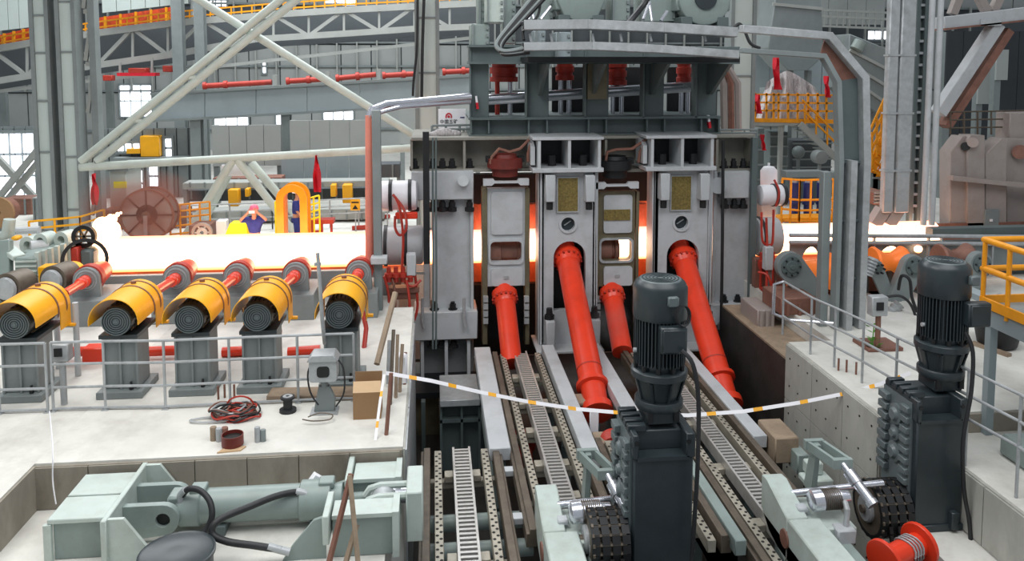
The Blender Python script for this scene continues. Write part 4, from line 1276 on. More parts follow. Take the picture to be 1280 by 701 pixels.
part(MB().box((q.x - .3, q.y, 0), (q.x + .3, q.y + .4, P(100, 345, 19).z)), 'foot', M['frame'], t)
for k in range(5):
    a, b = P(116 + k * 2, 318 + 6 * k, 20), P(140, 300 + 6 * k, 22)
    S(MB().beam(a, b, .12, .1), 'rail_bar', M['mill'], 'pale steel bar sloping behind the left end of the glowing pipe, %s from the top' % ('first', 'second', 'third', 'fourth', 'fifth')[k], 'bar', 'bars behind the pipe end')
# flame at the pipe end
fl = MB()
random.seed(3)
for px, py, r in ((131, 300, .3), (130, 291, .28), (128, 284, .23), (136, 279, .16), (142, 273, .09), (147, 268, .05), (124, 292, .18), (140, 287, .2), (145, 291, .13), (151, 266, .03), (138, 272, .08)):
    fl.sphere(P(px, py, 19.7), r, 12, 8, (1, .8, 1.1))
o = S(fl, 'flame', M['flame'], 'ragged bright flame licking up from the left end of the glowing pipe', 'flame')

sm = S(MB().sphere(P(176, 262, 21.6), 1.0, 20, 12, (1.7, 1.0, 1.15)), 'smoke', M['smoke'], 'reddish brown smoke hanging over the left end of the hot pipe', 'smoke')
sm['kind'] = 'stuff'
sm = S(MB().sphere(P(764, 405, 16.6), .6, 16, 10, (.8, .8, .9)), 'steam', M['steam'], 'thin grey steam rising left of the front motor over a red spindle', 'steam')
sm['kind'] = 'stuff'
# ================================================================== LEFT RAILING AND CORNER
YL = 12.45


def railing(name, label, bases, ztop, rails, m, r=.022, closed=None):
    """bases: list of base points; rails: list of heights"""
    c = sum(bases, V()) / len(bases)
    t = T(name, label, 'railing', (c.x, c.y, min(b.z for b in bases)))
    for b in bases:
        part(MB().cyl(b, b + V((0, 0, ztop)), r, n=8), 'post', m, t)
        part(MB().cbox(b + V((0, 0, .006)), .1, .1, .012), 'post_foot', m, t)
    for h in rails:
        part(MB().tube([b + V((0, 0, h)) for b in bases], r, 8), 'rail', m, t)
    return t


bs = [G(x, y) for x, y in ((67, 514), (132, 512), (207, 511), (288, 507), (373, 503), (443, 500))]
railing('handrail', 'galvanised handrail along the left roller table, long section', bs, 1.1, (1.1, .75, .38, .04), M['galv'])
bs = [G(x, y) for x, y in ((-60, 519), (0, 517), (60, 515))]
railing('handrail', 'galvanised handrail at the left picture edge, short section', bs, 1.1, (1.1, .75, .38, .04), M['galv'])
# corner: thin bars, posts and stored pipes
for k, (a, b, r, m, lb) in enumerate((((482, 555, 11.4), (489, 466, 11.6), .03, 'rust', 'brown railing post at the corner of the slab, standing alone'),
                                      ((471, 455, 12.5), (494, 366, 13.4), .05, 'wood', 'thick greyish pipe leaning against the corner of the slab'),
                                      ((487, 520, 12.4), (492, 412, 13.0), .03, 'rail', 'dark steel bar standing at the slab corner, left of the thin rods'),
                                      ((494, 520, 12.6), (497, 418, 13.2), .028, 'wood', 'pale steel rod standing at the slab corner, middle of the bunch'),
                                      ((499, 500, 12.9), (503, 430, 13.3), .03, 'wood', 'short pale rod standing at the slab corner, right of the bunch'),
                                      ((485, 480, 13.2), (487, 425, 13.4), .035, 'galv', 'short galvanised tube standing behind the corner rods'),
                                      ((505, 500, 13.2), (507, 440, 13.4), .025, 'rust', 'thin brown rod nearest the pit at the slab corner'))):
    S(MB().cyl(P(*a), P(*b), r, n=8), 'steel_rod', M[m], lb, 'rod')
p = G(502, 478)
S(MB().cbox(p + V((0, 0, .25)), .2, .2, .5), 'white_bucket', M['white'], 'small white block standing by the corner rods', 'box', None, .03)
# control box on its stand, with the tall thin pole
t = T('control_box', 'grey control box with a dark window on a stand behind the railing', 'control box', G(406, 514))
b = G(406, 514)
part(MB().cbox(b + V((0, 0, .01)), .42, .3, .02), 'base_plate', M['galv'], t)
part(MB().plate([(b.x - .16, .02), (b.x + .16, .02), (b.x + .17, .2), (b.x + .08, .42), (b.x - .08, .42), (b.x - .13, .2)], (), 'Y', b.y - .05, b.y + .05), 'stand_foot', M['steel'], t, .01)
part(MB().cyl(b + V((0, 0, .4)), b + V((0, 0, .6)), .06, n=12), 'stand_post', M['steel'], t)
part(MB().plate(rrect(b.x - .21, .52, b.x + .21, .86, .05), (), 'Y', b.y - .14, b.y + .14), 'case', M['galv'], t, .01)
part(MB().plate(rrect(b.x - .09, .6, b.x + .1, .77, .05), (), 'Y', b.y - .15, b.y - .14), 'window', M['black'], t)
part(MB().plate([(b.x - .24, .85), (b.x + .24, .85), (b.x + .17, .95), (b.x - .17, .95)], (), 'Y', b.y - .17, b.y + .17), 'hood', M['galv'], t, .01)
S(MB().tube([G(406, 500) + V((0, .1, .9)), P(403, 400, 12.5), P(397, 316, 12.6)], .03, 8).cbox(P(397, 330, 12.6), .1, .06, .05), 'thin_pole', M['galv'], 'tall thin grey pole rising before the rightmost yellow cover', 'pole')
for k, pts in enumerate((((395, 445, 12.3), (385, 465, 12.2), (388, 490, 12.2), (398, 506, 12.2)), ((418, 445, 12.3), (429, 460, 12.2), (430, 490, 12.2), (420, 508, 12.2)))):
    cable(pts, .014, 'control_cable', M['rubber'], 'thin black cable looping down the %s side of the control box' % ('left', 'right')[k], 'cable', None, 5)
cable([(378, 524, 11.9), (392, 526, 11.85), (412, 524, 11.9), (415, 518, 12.0), (400, 516, 12.05), (385, 521, 11.95)], .01, 'loose_wire', M['rail'], 'thin loose wire lying on the floor below the control box', 'wire', None, 5)
# small post box at the left
b = G(84, 480)
t = T('switch_box', 'small grey switch box on a post behind the left railing', 'switch box', b)
part(MB().pb(63, 431, 85, 453, 12.9, .2), 'case', M['galv'], t, .015)
part(MB().pb(67, 436, 77, 446, 12.88, .02), 'dial', M['black'], t)
c = P(78, 452, 13.0)
part(MB().cyl((c.x, 13.0, 0), (c.x, 13.0, c.z), .05, n=10), 'post', M['galv'], t)
for k, (px, y0, y1, Y) in enumerate(((72, 428, 360, 14.6), (97, 450, 378, 14.2))):
    a, b_ = P(px, y0, Y), P(px, y1, Y)
    S(MB().cyl((a.x, Y, 0), (a.x, Y, b_.z), .05, n=10), 'grey_post', M['mill'], ('plain pale post left of the switch box, behind the first shaft', 'plain pale post between the two leftmost pedestals')[k], 'post')
# carton
b = G(459, 524)
t = T('cardboard_carton', 'brown cardboard carton with an open flap at the slab corner', 'carton', b)
part(MB().box((b.x - .21, b.y, 0), (b.x + .21, b.y + .4, .42)), 'box', M['card'], t)
part(MB().add([(b.x - .21, b.y, .42), (b.x + .21, b.y, .42), (b.x + .2, b.y + .2, .52), (b.x - .22, b.y + .2, .52), (b.x - .21, b.y + .01, .41), (b.x + .21, b.y + .01, .41), (b.x + .2, b.y + .21, .51), (b.x - .22, b.y + .21, .51)],
                [(0, 1, 2, 3), (7, 6, 5, 4), (0, 4, 5, 1), (1, 5, 6, 2), (2, 6, 7, 3), (3, 7, 4, 0)]), 'flap', M['cardlt'], t)
part(MB().box((b.x - .21, b.y + .39, .42), (b.x + .21, b.y + .4, .6)), 'rear_flap', M['card'], t)
# cable heap
t = T('cable_heap', 'tangled heap of red and grey cables lying on the slab', 'cable heap', G(292, 525))
random.seed(11)
cc = G(292, 522)
for k in range(16):
    r1, r2 = random.uniform(.2, .42), random.uniform(.12, .26)
    ox, oy, ph = random.uniform(-.1, .12), random.uniform(-.08, .1), random.uniform(0, 6)
    pts = [cc + V((ox + r1 * math.cos(a * PI / 10), oy + r2 * math.sin(a * PI / 10), .03 + k * .008 + .03 * math.sin(ph + a))) for a in range(21)]
    part(MB().tube(pts, .014, 5), 'cable_loop', M[('red2', 'galv', 'rust', 'rubber')[k % 4]], t)
part(MB().tube([cc + V((-.3 - .32 * math.cos(a * PI / 8), -.1 + .09 * math.sin(a * PI / 8), .03)) for a in range(17)], .014, 5), 'cable_loop', M['galv'], t)
part(MB().tube([cc + V((.06 + .2 * math.cos(a * PI / 10), .18, .12 + .14 * math.sin(a * PI / 10))) for a in range(11)], .014, 5), 'cable_loop', M['red2'], t)
for k, (px, py, h, r, m, lb) in enumerate(((267, 550, .2, .045, 'wood', 'greyish tin can left of the brown tin, leftmost'), (274, 551, .19, .045, 'galv', 'pale tin can between the leftmost can and the brown tin'), (281, 549, .18, .05, 'rust', 'brownish can just behind the brown tin'),
                                            (322, 552, .22, .04, 'galv', 'tall grey can right of the brown tin'), (329, 551, .17, .04, 'steel', 'short grey can rightmost by the cables'))):
    b = G(px, py)
    S(MB().lathe(b, b + V((0, 0, 1)), [(0, r), (.01, r * 1.03), (h - .01, r * 1.03), (h, r * .9)], 14), 'metal_can', M[m], lb, 'can', 'cans by the cable heap')
b = G(290, 562)
S(MB().add([b + V(q) for q in ((-.18, -.1, 0), (.13, -.06, 0), (.18, .06, 0), (-.1, .06, 0), (-.18, -.1, .02), (.13, -.06, .02), (.18, .06, .02), (-.1, .06, .02))], [(3, 2, 1, 0), (4, 5, 6, 7), (0, 1, 5, 4), (1, 2, 6, 5), (2, 3, 7, 6), (3, 0, 4, 7)]), 'cardboard_sheet', M['cardlt'], 'torn piece of cardboard under the brown tin', 'cardboard')
b = G(291, 557) + V((0, 0, .022))
t = T('paint_tin', 'open brown tin standing on a piece of cardboard', 'tin', b)
part(MB().ring(b, b + V((0, 0, .15)), .15, .14, 24), 'wall', M['darkred'], t)
part(MB().cyl(b, b + V((0, 0, .1)), .14, n=20), 'contents', M['tooth'], t)
b = G(360, 514)
t = T('cable_spool', 'small black cable spool lying on the slab near the railing', 'spool', b)
part(MB().lathe(b, b + V((0, 0, 1)), [(0, .13), (.04, .13), (.05, .07), (.2, .07), (.21, .11), (.24, .11)], 22), 'spool_body', M['rubber'], t)
part(MB().ring(b + V((0, 0, .24)), b + V((0, 0, .25)), .075, .03, 18), 'hub_ring', M['galv'], t)
a, b = G(335, 500), G(448, 498)
S(MB().beam(a + V((0, .1, .05)), b + V((0, .1, .05)), .35, .1), 'timber_plank', M['wood'], 'weathered timber plank on the floor behind the control box', 'plank', None, .01)
for k, (px, py) in enumerate(((273, 499), (281, 497), (293, 497))):
    b = G(px, py)
    S(MB().cyl(b, b + V((0, 0, .22)), .018, n=6), 'anchor_bolt', M['rust'], 'short rusty anchor bolt sticking out of the slab near the railing, %s of three' % ('left', 'middle', 'right')[k], 'bolt', 'anchor bolts in the slab')


# ------------------------------------------------------------------ barrier tape
def tape(pts, wd, label):
    q = [P(*p) for p in pts]
    t = T('barrier_tape', label, 'tape', min(q, key=lambda v: v.z))
    o = []
    for i in range(len(q) - 1):
        for k in range(6):
            o.append(q[i].lerp(q[i + 1], k / 6))
    o.append(q[-1])
    for i in range(len(o) - 1):
        a, b = o[i], o[i + 1]
        u = V((0, .35 * wd, wd / 2)) if abs((b - a).x) > abs((b - a).z) else V((wd / 2, 0, 0))
        n = (b - a).cross(u).normalized() * .004
        part(MB().add([a - u, b - u, b + u, a + u, a - u + n, b - u + n, b + u + n, a + u + n], [(0, 1, 2, 3), (7, 6, 5, 4), (0, 4, 5, 1), (2, 6, 7, 3), (1, 5, 6, 2), (3, 7, 4, 0)]),
             'tape_piece', M['yellow' if i % 5 == 3 else 'white'], t)


tape([(482, 466, 12.6), (540, 476, 12.7), (600, 490, 12.9), (660, 502, 13.0), (720, 511, 13.0), (790, 517, 12.9), (860, 519, 12.8), (930, 514, 12.7), (1000, 503, 12.6), (1060, 491, 12.4), (1100, 480, 12.3), (1138, 466, 12.2)], .05, 'white and yellow barrier tape stretched across the pit')
tape([(480, 468, 12.0), (474, 510, 11.6), (468, 560, 11.2), (462, 596, 10.9), (452, 614, 10.7), (441, 626, 10.5)], .04, 'white barrier tape hanging from the slab corner into the left pit')
tape([(1078, 507, 12.9), (1096, 490, 12.8), (1118, 474, 12.6), (1134, 466, 12.3)], .07, 'short twisted white tape by the right handrail')
cable([(62, 514, 12.3), (66, 560, 11.1), (66, 600, 10.9), (70, 630, 10.8)], .01, 'loose_wire', M['white'], 'thin pale cord hanging over the edge of the left pit', 'cord', None, 5)

# ================================================================== BACKGROUND, LEFT
def bar(a, b, Y0, w_=.1, h=.1, Y1=None):
    return MB().beam(P(a[0], a[1], Y0), P(b[0], b[1], Y1 or Y0), w_, h)


# twin building column
def column(x0t, x0b, x1t, x1b, Y, label, seams, group=None):
    t = T('building_column', label, 'column', (P((x0b + x1b) / 2, 280, Y).x, Y, 0), group)
    a = P(x0b, 150, Y).x; b = P(x1b, 150, Y).x
    ys = [-30] + seams + [300]
    for i in range(len(ys) - 1):
        z1 = P(x0b, ys[i], Y).z - .03; z0 = max(.05, P(x0b, ys[i + 1], Y).z + .03)
        part(MB().box((a, Y, z0), (b, Y + .06, z1)), 'face_panel', M['blade'], t)
        part(MB().box((a - .02, Y - .04, z0 - .06), (b + .02, Y + .06, z0)), 'seam_plate', M['steel'], t)
    for x in (a, b):
        part(MB().box((x - .07, Y - .08, 0), (x + .05, Y + .5, 9.5)), 'flange', M['steel'], t)
    return t


t = column(53, 46, 68, 65, 27, 'pale green grey building column, left one of the pair', [19, 66, 126, 190], None)
t = column(81, 78, 101, 98, 27, 'pale green grey building column, right one of the pair', [2, 65, 130, 196, 262], None)
a, b = P(98, 150, 27).x, P(122, 150, 27.6).x
part(MB().box((b - .1, 27.4, 0), (b + .1, 27.8, 9.5)), 'rear_flange', M['steel'], t)
part(MB().box((a + .1, 27.9, 0), (b - .1, 28.0, 9.5)), 'web', M['steel'], t)
for k in range(5):
    z = .4 + k * 1.7
    part(MB().beam((a + .1, 27.5, z), (b, 27.5, z + 1.5), .12, .1), 'lacing_bar', M['truss'], t)
    part(MB().beam((a + .1, 27.5, z + 1.6), (b, 27.5, z + 1.6), .1, .14), 'batten', M['truss'], t)
t = T('column_lacing', 'dark zigzag lacing between the two left building columns', 'lacing', P(72, 280, 27.3) * 1)
xa_, xb_ = P(67, 150, 27.5).x, P(77, 150, 27.5).x
part(MB().box((xa_, 28, 0), (xb_ + .4, 28.06, 9.5)), 'back_web', M['cladd'], t)
for k in range(7):
    z = .3 + k * 1.3
    part(MB().beam((xa_, 27.6, z), (xb_, 27.6, z + .65), .07, .07), 'lacing_bar', M['steel'], t)
    part(MB().beam((xb_, 27.6, z + .65), (xa_, 27.6, z + 1.3), .07, .07), 'lacing_bar', M['steel'], t)

# white pipe braces
YP = 25.5
pw = .125
for a, b, lb in (((101, 202), (368, -14), 'upper white pipe brace rising to the right across the building columns'),
                 ((121, 202), (380, -8), 'lower white pipe brace rising to the right, parallel to the upper one'),
                 ((236, -8), (524, 173), 'white pipe brace falling to the right behind the two rising braces'),
                 ((100, 209), (514, 185), 'long horizontal white pipe reaching from the column to the mill'),
                 ((291, 200), (246, 272), 'front left leg of the white pipe trestle behind the hot pipe'), ((297, 200), (346, 263), 'front right leg of the white pipe trestle behind the hot pipe')):
    Yq = YP + (.35 if 'falling' in lb else 0)
    pa_, pb_ = P(*a, Yq), P(*b, Yq)
    if 'leg' in lb:
        pb_ = pa_ + (pb_ - pa_) * (pa_.z / (pa_.z - pb_.z))
    S(MB().cyl(pa_, pb_, pw, n=18), 'white_pipe', M['wpipe'], lb, 'pipe', 'white pipe trestle')
for a, b, lb in (((287, 215), (262, 262), 'rear left leg of the white pipe trestle, half hidden'), ((314, 203), (354, 250), 'rear right leg of the white pipe trestle, half hidden')):
    pa_, pb_ = P(*a, 27.2), P(*b, 27.2)
    pb_ = pa_ + (pb_ - pa_) * (pa_.z / (pa_.z - pb_.z))
    S(MB().cyl(pa_, pb_, pw * 1.1, n=16), 'white_pipe', M['wpipe'], lb, 'pipe', 'white pipe trestle')
for (x, y) in ((165, 150), (232, 96)):
    S(MB().cyl(P(x, y, YP), P(x + 14, y + 2, YP), .08, n=12), 'pipe_tie', M['wpipe'], 'short tie joining the two rising white braces, %s' % ('lower one' if y > 120 else 'upper one'), 'pipe tie')
S(MB().pb(277, 206, 305, 220, 26.2, .1), 'gusset_sheet', M['white'], 'white gusset sheet at the top of the pipe trestle', 'sheet')

# lattice walkway truss
YTq = 38.0
top = [(-20, 64), (60, 50), (125, 41), (217, 29), (348, 18), (440, 12), (520, 8), (600, 4)]
low = [(-20, 104), (60, 91), (125, 81), (217, 68), (320, 49), (448, 41), (519, 36), (600, 33)]


def yat(l, x):
    for (a, b), (c, d) in zip(l, l[1:]):
        if x <= c:
            return b + (d - b) * (x - a) / (c - a)
    return l[-1][1]


t = T('walkway_truss', 'grey lattice walkway truss spanning the hall behind the white braces', 'truss', P(300, 60, YTq))
for l, w_, n in ((top, .3, 'top_chord'), (low, .28, 'bottom_chord')):
    for p, q in zip(l, l[1:]):
        part(bar(p, q, YTq, .3, w_), n, M['truss'], t)
for x in list(range(-10, 600, 44)):
    part(bar((x, yat(top, x)), (x, yat(low, x)), YTq, .1, .1), 'upright', M['truss'], t)
for k, x in enumerate(range(-10, 560, 44)):
    p = (x, yat(low if k % 2 else top, x)); q = (x + 44, yat(top if k % 2 else low, x + 44))
    part(bar(p, q, YTq, .16, .16), 'diagonal', M['truss'], t)
for p, q, r, s in zip(top, top[1:], low, low[1:]):
    pts = [P(x, y, 39.4) for x, y in (p, q, (q[0], yat(low, q[0]) + 11), (p[0], yat(low, p[0]) + 11))]
    part(MB().plate([(v.x, v.z) for v in pts], (), 'Y', 39.4, 39.5), 'back_panel', M['cladd'], t)
part(bar((-20, yat(low, -20) + 12), (600, 46), 38.2, .15, .15), 'lower_rail', M['truss'], t)
# railings and lit bays above the truss
t = T('crane_walkway_rail', 'yellow railing along the top of the lattice truss', 'railing', P(300, 12, YTq))
for dy in (7, 14):
    for p, q in zip(top, top[1:]):
        part(bar((p[0], p[1] - dy), (q[0], q[1] - dy), YTq, .07, .07), 'rail', M['orange'], t)
for x in range(-10, 600, 13):
    part(bar((x, yat(top, x)), (x, yat(top, x) - 15), YTq, .06, .06), 'post', M['orange'], t)
for (x0, x1, y0, y1, lb) in ((124, 219, 10, 36, 'orange lit bay behind the yellow railing, right of the building columns'), (-10, 50, 34, 60, 'orange lit bay behind the yellow railing at the left picture edge')):
    q = [P(x, y, 41) for x, y in ((x0, y0 + 12), (x1, y0 - 2), (x1, y1 - 3), (x0, y1 + 8))]
    t = T('lit_bay', lb, 'bay', min(q, key=lambda v: v.z))
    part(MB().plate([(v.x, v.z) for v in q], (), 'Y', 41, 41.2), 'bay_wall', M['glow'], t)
    part(MB().box((q[3].x + .1, 41.2, 0), (q[3].x + .4, 41.5, q[0].z)), 'bay_column', M['steel'], t)
    for k in range(5):
        u = (k + .5) / 5
        part(MB().beam(q[3].lerp(q[2], u) + V((0, -.2, 0)), q[0].lerp(q[1], u) + V((0, -.2, 0)), .1, .1), 'bay_post', M['orange'], t)
for k, (x0, y0, x1, y1, dy) in enumerate(((-30, -30, 52, 42, -10), (128, -30, 236, 16, -12))):
    q = [P(x, y, 37) for x, y in ((x0, y0), (x1, y0), (x1, y1 + dy), (x0, y1))]
    t = T('upper_cladding', ('pale cladding field above the lit bay at the left edge', 'pale cladding field above the lit bay, right of the columns')[k], 'cladding', q[3])
    for j in range(6):
        a, b = q[3].lerp(q[2], j / 6), q[3].lerp(q[2], (j + .95) / 6)
        part(MB().plate([(a.x, a.z), (b.x, b.z), (b.x, q[0].z), (a.x, q[0].z)], (), 'Y', 37, 37.08), 'sheet', M['blade'], t)
gb_ = lambda x: 151 - (x - 190) * .056
for x0, x1, y1, Y, lb in ((218, 231, 175, 36.5, 'slim grey steel column behind the rising white braces, left one'), (246, 258, 130, 36.8, 'slim grey steel column behind the falling white brace, right one'), (351, 362, 235, 33.0, 'slim dark steel column below the grey crane girder'),
                          (237, 250, 205, 33.0, 'slim grey steel column under the left end of the crane girder')):
    a = P(x0, 150, Y).x; b = P(x1, 150, Y).x; m = (a + b) / 2
    zt = 9.5 if y1 < 180 else P(x0, gb_(x0), Y).z
    t = T('steel_column', lb, 'column', (m, Y, 0))
    part(MB().box((a, Y, 0), (b, Y + .05, zt)), 'flange', M['steel'], t)
    part(MB().box((m - .03, Y + .05, 0), (m + .03, Y + .45, zt)), 'web', M['steel'], t)
    part(MB().box((a, Y + .45, 0), (b, Y + .5, zt)), 'flange', M['steel'], t)

# crane girder with red pipes
YG = 33.0
t = T('crane_girder', 'deep grey crane girder running behind the white pipe braces', 'girder', P(390, 148, YG))
xs = [190, 256, 320, 384, 450, 520, 596]
gt = lambda x: 117 - (x - 196) * .058
gb = lambda x: 151 - (x - 190) * .056
for x0, x1 in zip(xs, xs[1:]):
    q = [P(x, y, YG) for x, y in ((x0 + .4, gt(x0)), (x1 - .4, gt(x1)), (x1 - .4, gb(x1)), (x0 + .4, gb(x0)))]
    part(MB().plate([(v.x, v.z) for v in q], (), 'Y', YG, YG + .12), 'web_panel', M['cladb'], t)
    part(MB().beam(P(x0, gb(x0), YG + .1), P(x1, gb(x1), YG + .1), .5, .1), 'bottom_flange', M['steel'], t)
    part(MB().beam(P(x0, gt(x0), YG + .1), P(x1, gt(x1), YG + .1), .5, .1), 'top_flange', M['steel'], t)
for k, (x0, x1) in enumerate(((254, 340), (358, 406), (420, 470), (478, 520), (553, 590))):
    p, q = P(x0, gt(x0) - 6, YG + .4), P(x1, gt(x1) - 6 - (k == 2) * 2, YG + .4)
    S(MB().lathe(p, q, [(0, .16), (.12, .16), (.13, .11), (.8, .11), (.81, .17), (.95, .17), (.96, .11), ((q - p).length, .11)], 12), 'red_pipe', M['red2'], 'dull red pipe lying on the crane girder, %s from the left' % ('first', 'second', 'third', 'fourth', 'fifth')[k], 'pipe', 'red pipes on the girder')
    t2 = P(x1 + 4, gt(x1), YG + .4)
    S(MB().cbox(t2 + V((0, 0, .25)), .16, .3, .5), 'pipe_saddle', M['truss'], 'grey saddle right of the red pipe on the girder, %s from the left' % ('first', 'second', 'third', 'fourth', 'fifth')[k], 'saddle', 'saddles on the girder')
for k, (x0, y0, x1, y1, Y, m, lb) in enumerate(((266, 156, 351, 208, 31.6, 'clad', 'flat grey panel under the crane girder, left one'), (363, 150, 462, 195, 31.6, 'clad', 'flat grey panel under the crane girder, right one'),
                                                (352, 194, 464, 228, 31.2, 'cladb', 'blue grey panel below the flat grey panels'), (500, 120, 600, 180, 36, 'clad', 'grey cladding panel behind the white notice board'))):
    q0, q1 = P(x0, y1, Y), P(x1, y0, Y)
    t = T('cladding_bay', lb, 'panel', q0)
    n = 4
    for j in range(n):
        xa1 = q0.x + (q1.x - q0.x) * j / n
        part(MB().box((xa1, Y, q0.z), (xa1 + (q1.x - q0.x) / n - .02, Y + .1, q1.z)), 'sheet', M[m], t)
    part(MB().box((q0.x, Y + .1, 0), (q0.x + .2, Y + .3, q1.z)), 'support', M['steel'], t)
    part(MB().box((q1.x - .2, Y + .1, 0), (q1.x, Y + .3, q1.z)), 'support', M['steel'], t)
t = T('red_hoist', 'red hoist with a bright beam hanging below the lattice truss, right of the columns', 'hoist', P(168, 100, 37))
part(MB().pb(146, 91, 194, 95, 37, .6), 'beam', M['crimson'], t)
part(MB().pb(160, 85, 182, 92, 37, .6), 'trolley', M['red2'], t, .03)
part(MB().pb(203, 82, 216, 90, 37, .4), 'end_box', M['red2'], t, .03)
part(MB().pb(128, 94, 140, 101, 37, .4), 'left_box', M['red2'], t, .03)
for x in (150, 190):
    part(bar((x, 91), (x, yat(low, x)), 37.4, .08, .08), 'hanger', M['truss'], t)
for k, (a_, b_) in enumerate((((-4, 250), (48, 186)), ((4, 256), (50, 200)), ((-4, 196), (46, 250)))):
    S(bar(a_, b_, 31 + .3 * k, .2, .2), 'stair_brace', M['truss'], 'grey diagonal brace before the bright left window, %s' % ('upper rising one', 'lower rising one', 'falling one')[k], 'brace')
# machines and railings under the girder
t = T('orange_cabinet', 'orange yellow cabinet on a platform left of the grey panels', 'cabinet', P(187, 196, 33))
part(MB().pb(175, 170, 199, 196, 33, .8), 'case', M['yellow'], t, .03)
part(MB().pb(158, 186, 175, 192, 33, .5), 'arm', M['yellow'], t)
part(MB().pb(140, 197, 232, 203, 32.8, 1.2), 'shelf', M['steel'], t)
part(MB().pb(160, 203, 166, 285, 33.2, .2), 'leg', M['steel'], t)
part(MB().pb(212, 203, 217, 285, 33.2, .2), 'leg', M['steel'], t)
t = T('control_booth', 'small pale booth with a yellow stripe behind the cable reel', 'booth', P(149, 262, 29))
part(MB().pb(137, 212, 158, 262, 29, 1.5), 'body', M['blade'], t, .03)
part(MB().pb(142, 227, 158, 235, 28.95, .05), 'stripe', M['lemon'], t)
part(MB().pb(134, 208, 160, 214, 28.8, 2), 'roof', M['steel'], t)
part(MB().box((P(137, 260, 29).x, 29, 0), (P(158, 260, 29).x, 30.5, P(137, 262, 29).z)), 'plinth', M['cladd'], t)
for k, (px0, py0, px1, py1, Y, m, nme, lb, cat) in enumerate((
        (4, 248, 40, 276, 30, 'rust', 'brown_cabinet', 'pair of brown cabinets left of the building columns', 'cabinet'),
        (41, 247, 47, 292, 29, 'truss', 'louvre_post', 'pale louvred post beside the brown cabinets', 'post'),
        (128, 262, 232, 300, 27, 'rust', 'dusty_cabinet', 'low brown cabinet in the haze behind the cable reel', 'cabinet'),
        (266, 222, 352, 240, 30, 'rust', 'pipe_bench', 'brown bench of pipes below the left grey panel', 'bench'),
        (230, 236, 484, 250, 29.9, 'cladd', 'dark_conveyor', 'long dark conveyor under the grey panels', 'conveyor'),
        (228, 227, 486, 235, 29.0, 'truss', 'conveyor_beam', 'long pale beam along the top of the dark conveyor', 'beam'),
        (255, 262, 480, 276, 27.5, 'truss', 'roller_bench', 'long pale bench behind the two workers', 'bench'),
        (236, 282, 262, 300, 23.5, 'rust', 'brown_crate', 'brown crate behind the grey wheel and the hot pipe', 'crate'),
        (463, 205, 500, 222, 27, 'cladd', 'dark_duct', 'dark duct end left of the mill top', 'duct'))):
    mb = MB().pb(px0, py0, px1, py1, Y, .8)
    a = P(px0, py1, Y)
    t = T(nme, lb, cat, (P((px0 + px1) / 2, py1, Y).x, Y, 0))
    part(mb, 'body', M[m], t, .02)
    n = max(2, int((px1 - px0) / 18))
    for j in range(n):
        x = px0 + (px1 - px0) * (j + .5) / n
        part(MB().pb(x - 1, py0 + 1, x + 1, py1 - 1, Y - .05, .05), 'rib', M['steel'], t)
    if a.z > .1:
        for x in (px0 + 2, px1 - 2):
            q = P(x, py1, Y)
            part(MB().box((q.x - .06, Y + .1, 0), (q.x + .06, Y + .3, q.z)), 'leg', M['steel'], t)
for k, (x0, y0, x1, y1) in enumerate(((285, 237, 298, 258), (413, 231, 420, 246), (428, 231, 440, 254), (306, 236, 311, 246))):
    S(MB().pb(x0, y0, x1, y1, 28.6, .4), 'yellow_box', M['yellow'], 'yellow box on the dark conveyor, %s' % ('leftmost', 'third from the left', 'rightmost', 'small second one')[k], 'box', 'yellow boxes on the conveyor', .02)


def prail(name, label, pts, Y, dys, m, step=16, r=.03, h=None):
    t = T(name, label, 'railing', P(pts[0][0], pts[0][1], Y))
    for dy in dys:
        part(MB().tube([P(x, y + dy, Y + (q[2] if len(q) > 2 else 0)) for q in pts for x, y in (q[:2],)], r, 6), 'rail', m, t)
    for p, q in zip(pts, pts[1:]):
        n = max(1, int(abs(q[0] - p[0]) / step))
        for j in range(n + 1):
            u = j / n
            x, y = p[0] + (q[0] - p[0]) * u, p[1] + (q[1] - p[1]) * u
            yy = Y
            pt = P(x, y, yy); pe = P(x, y + dys[-1] + (h or 0), yy)
            part(MB().cyl(pt, (pt.x, pt.y, 0) if h is None and pe.z < 1.6 else pe, r, n=6), 'post', m, t)
    return t


prail('handrail', 'silver railing behind the worker in front of the dark conveyor', [(234, 257), (340, 253), (484, 246)], 26.6, (0, 9, 18), M['galv'], 36, .025)
prail('yellow_railing', 'yellow railing in front of the left building columns', [(36, 277), (100, 271), (130, 262)], 24.5, (0, 9, 18), M['yellow'], 26, .035)
prail('yellow_railing', 'yellow railing in the haze right of the cable reel', [(212, 257), (262, 252)], 24.2, (0, 8, 16, 26, 36), M['orange'], 12, .03)
prail('yellow_railing', 'yellow railing left of the yellow arch', [(344, 252), (356, 251)], 22.2, (0, 9, 18, 27), M['lemon'], 10, .025)
prail('yellow_railing', 'yellow railing right of the yellow arch', [(385, 248), (399, 244)], 22.2, (0, 9, 18, 27), M['lemon'], 7, .025)
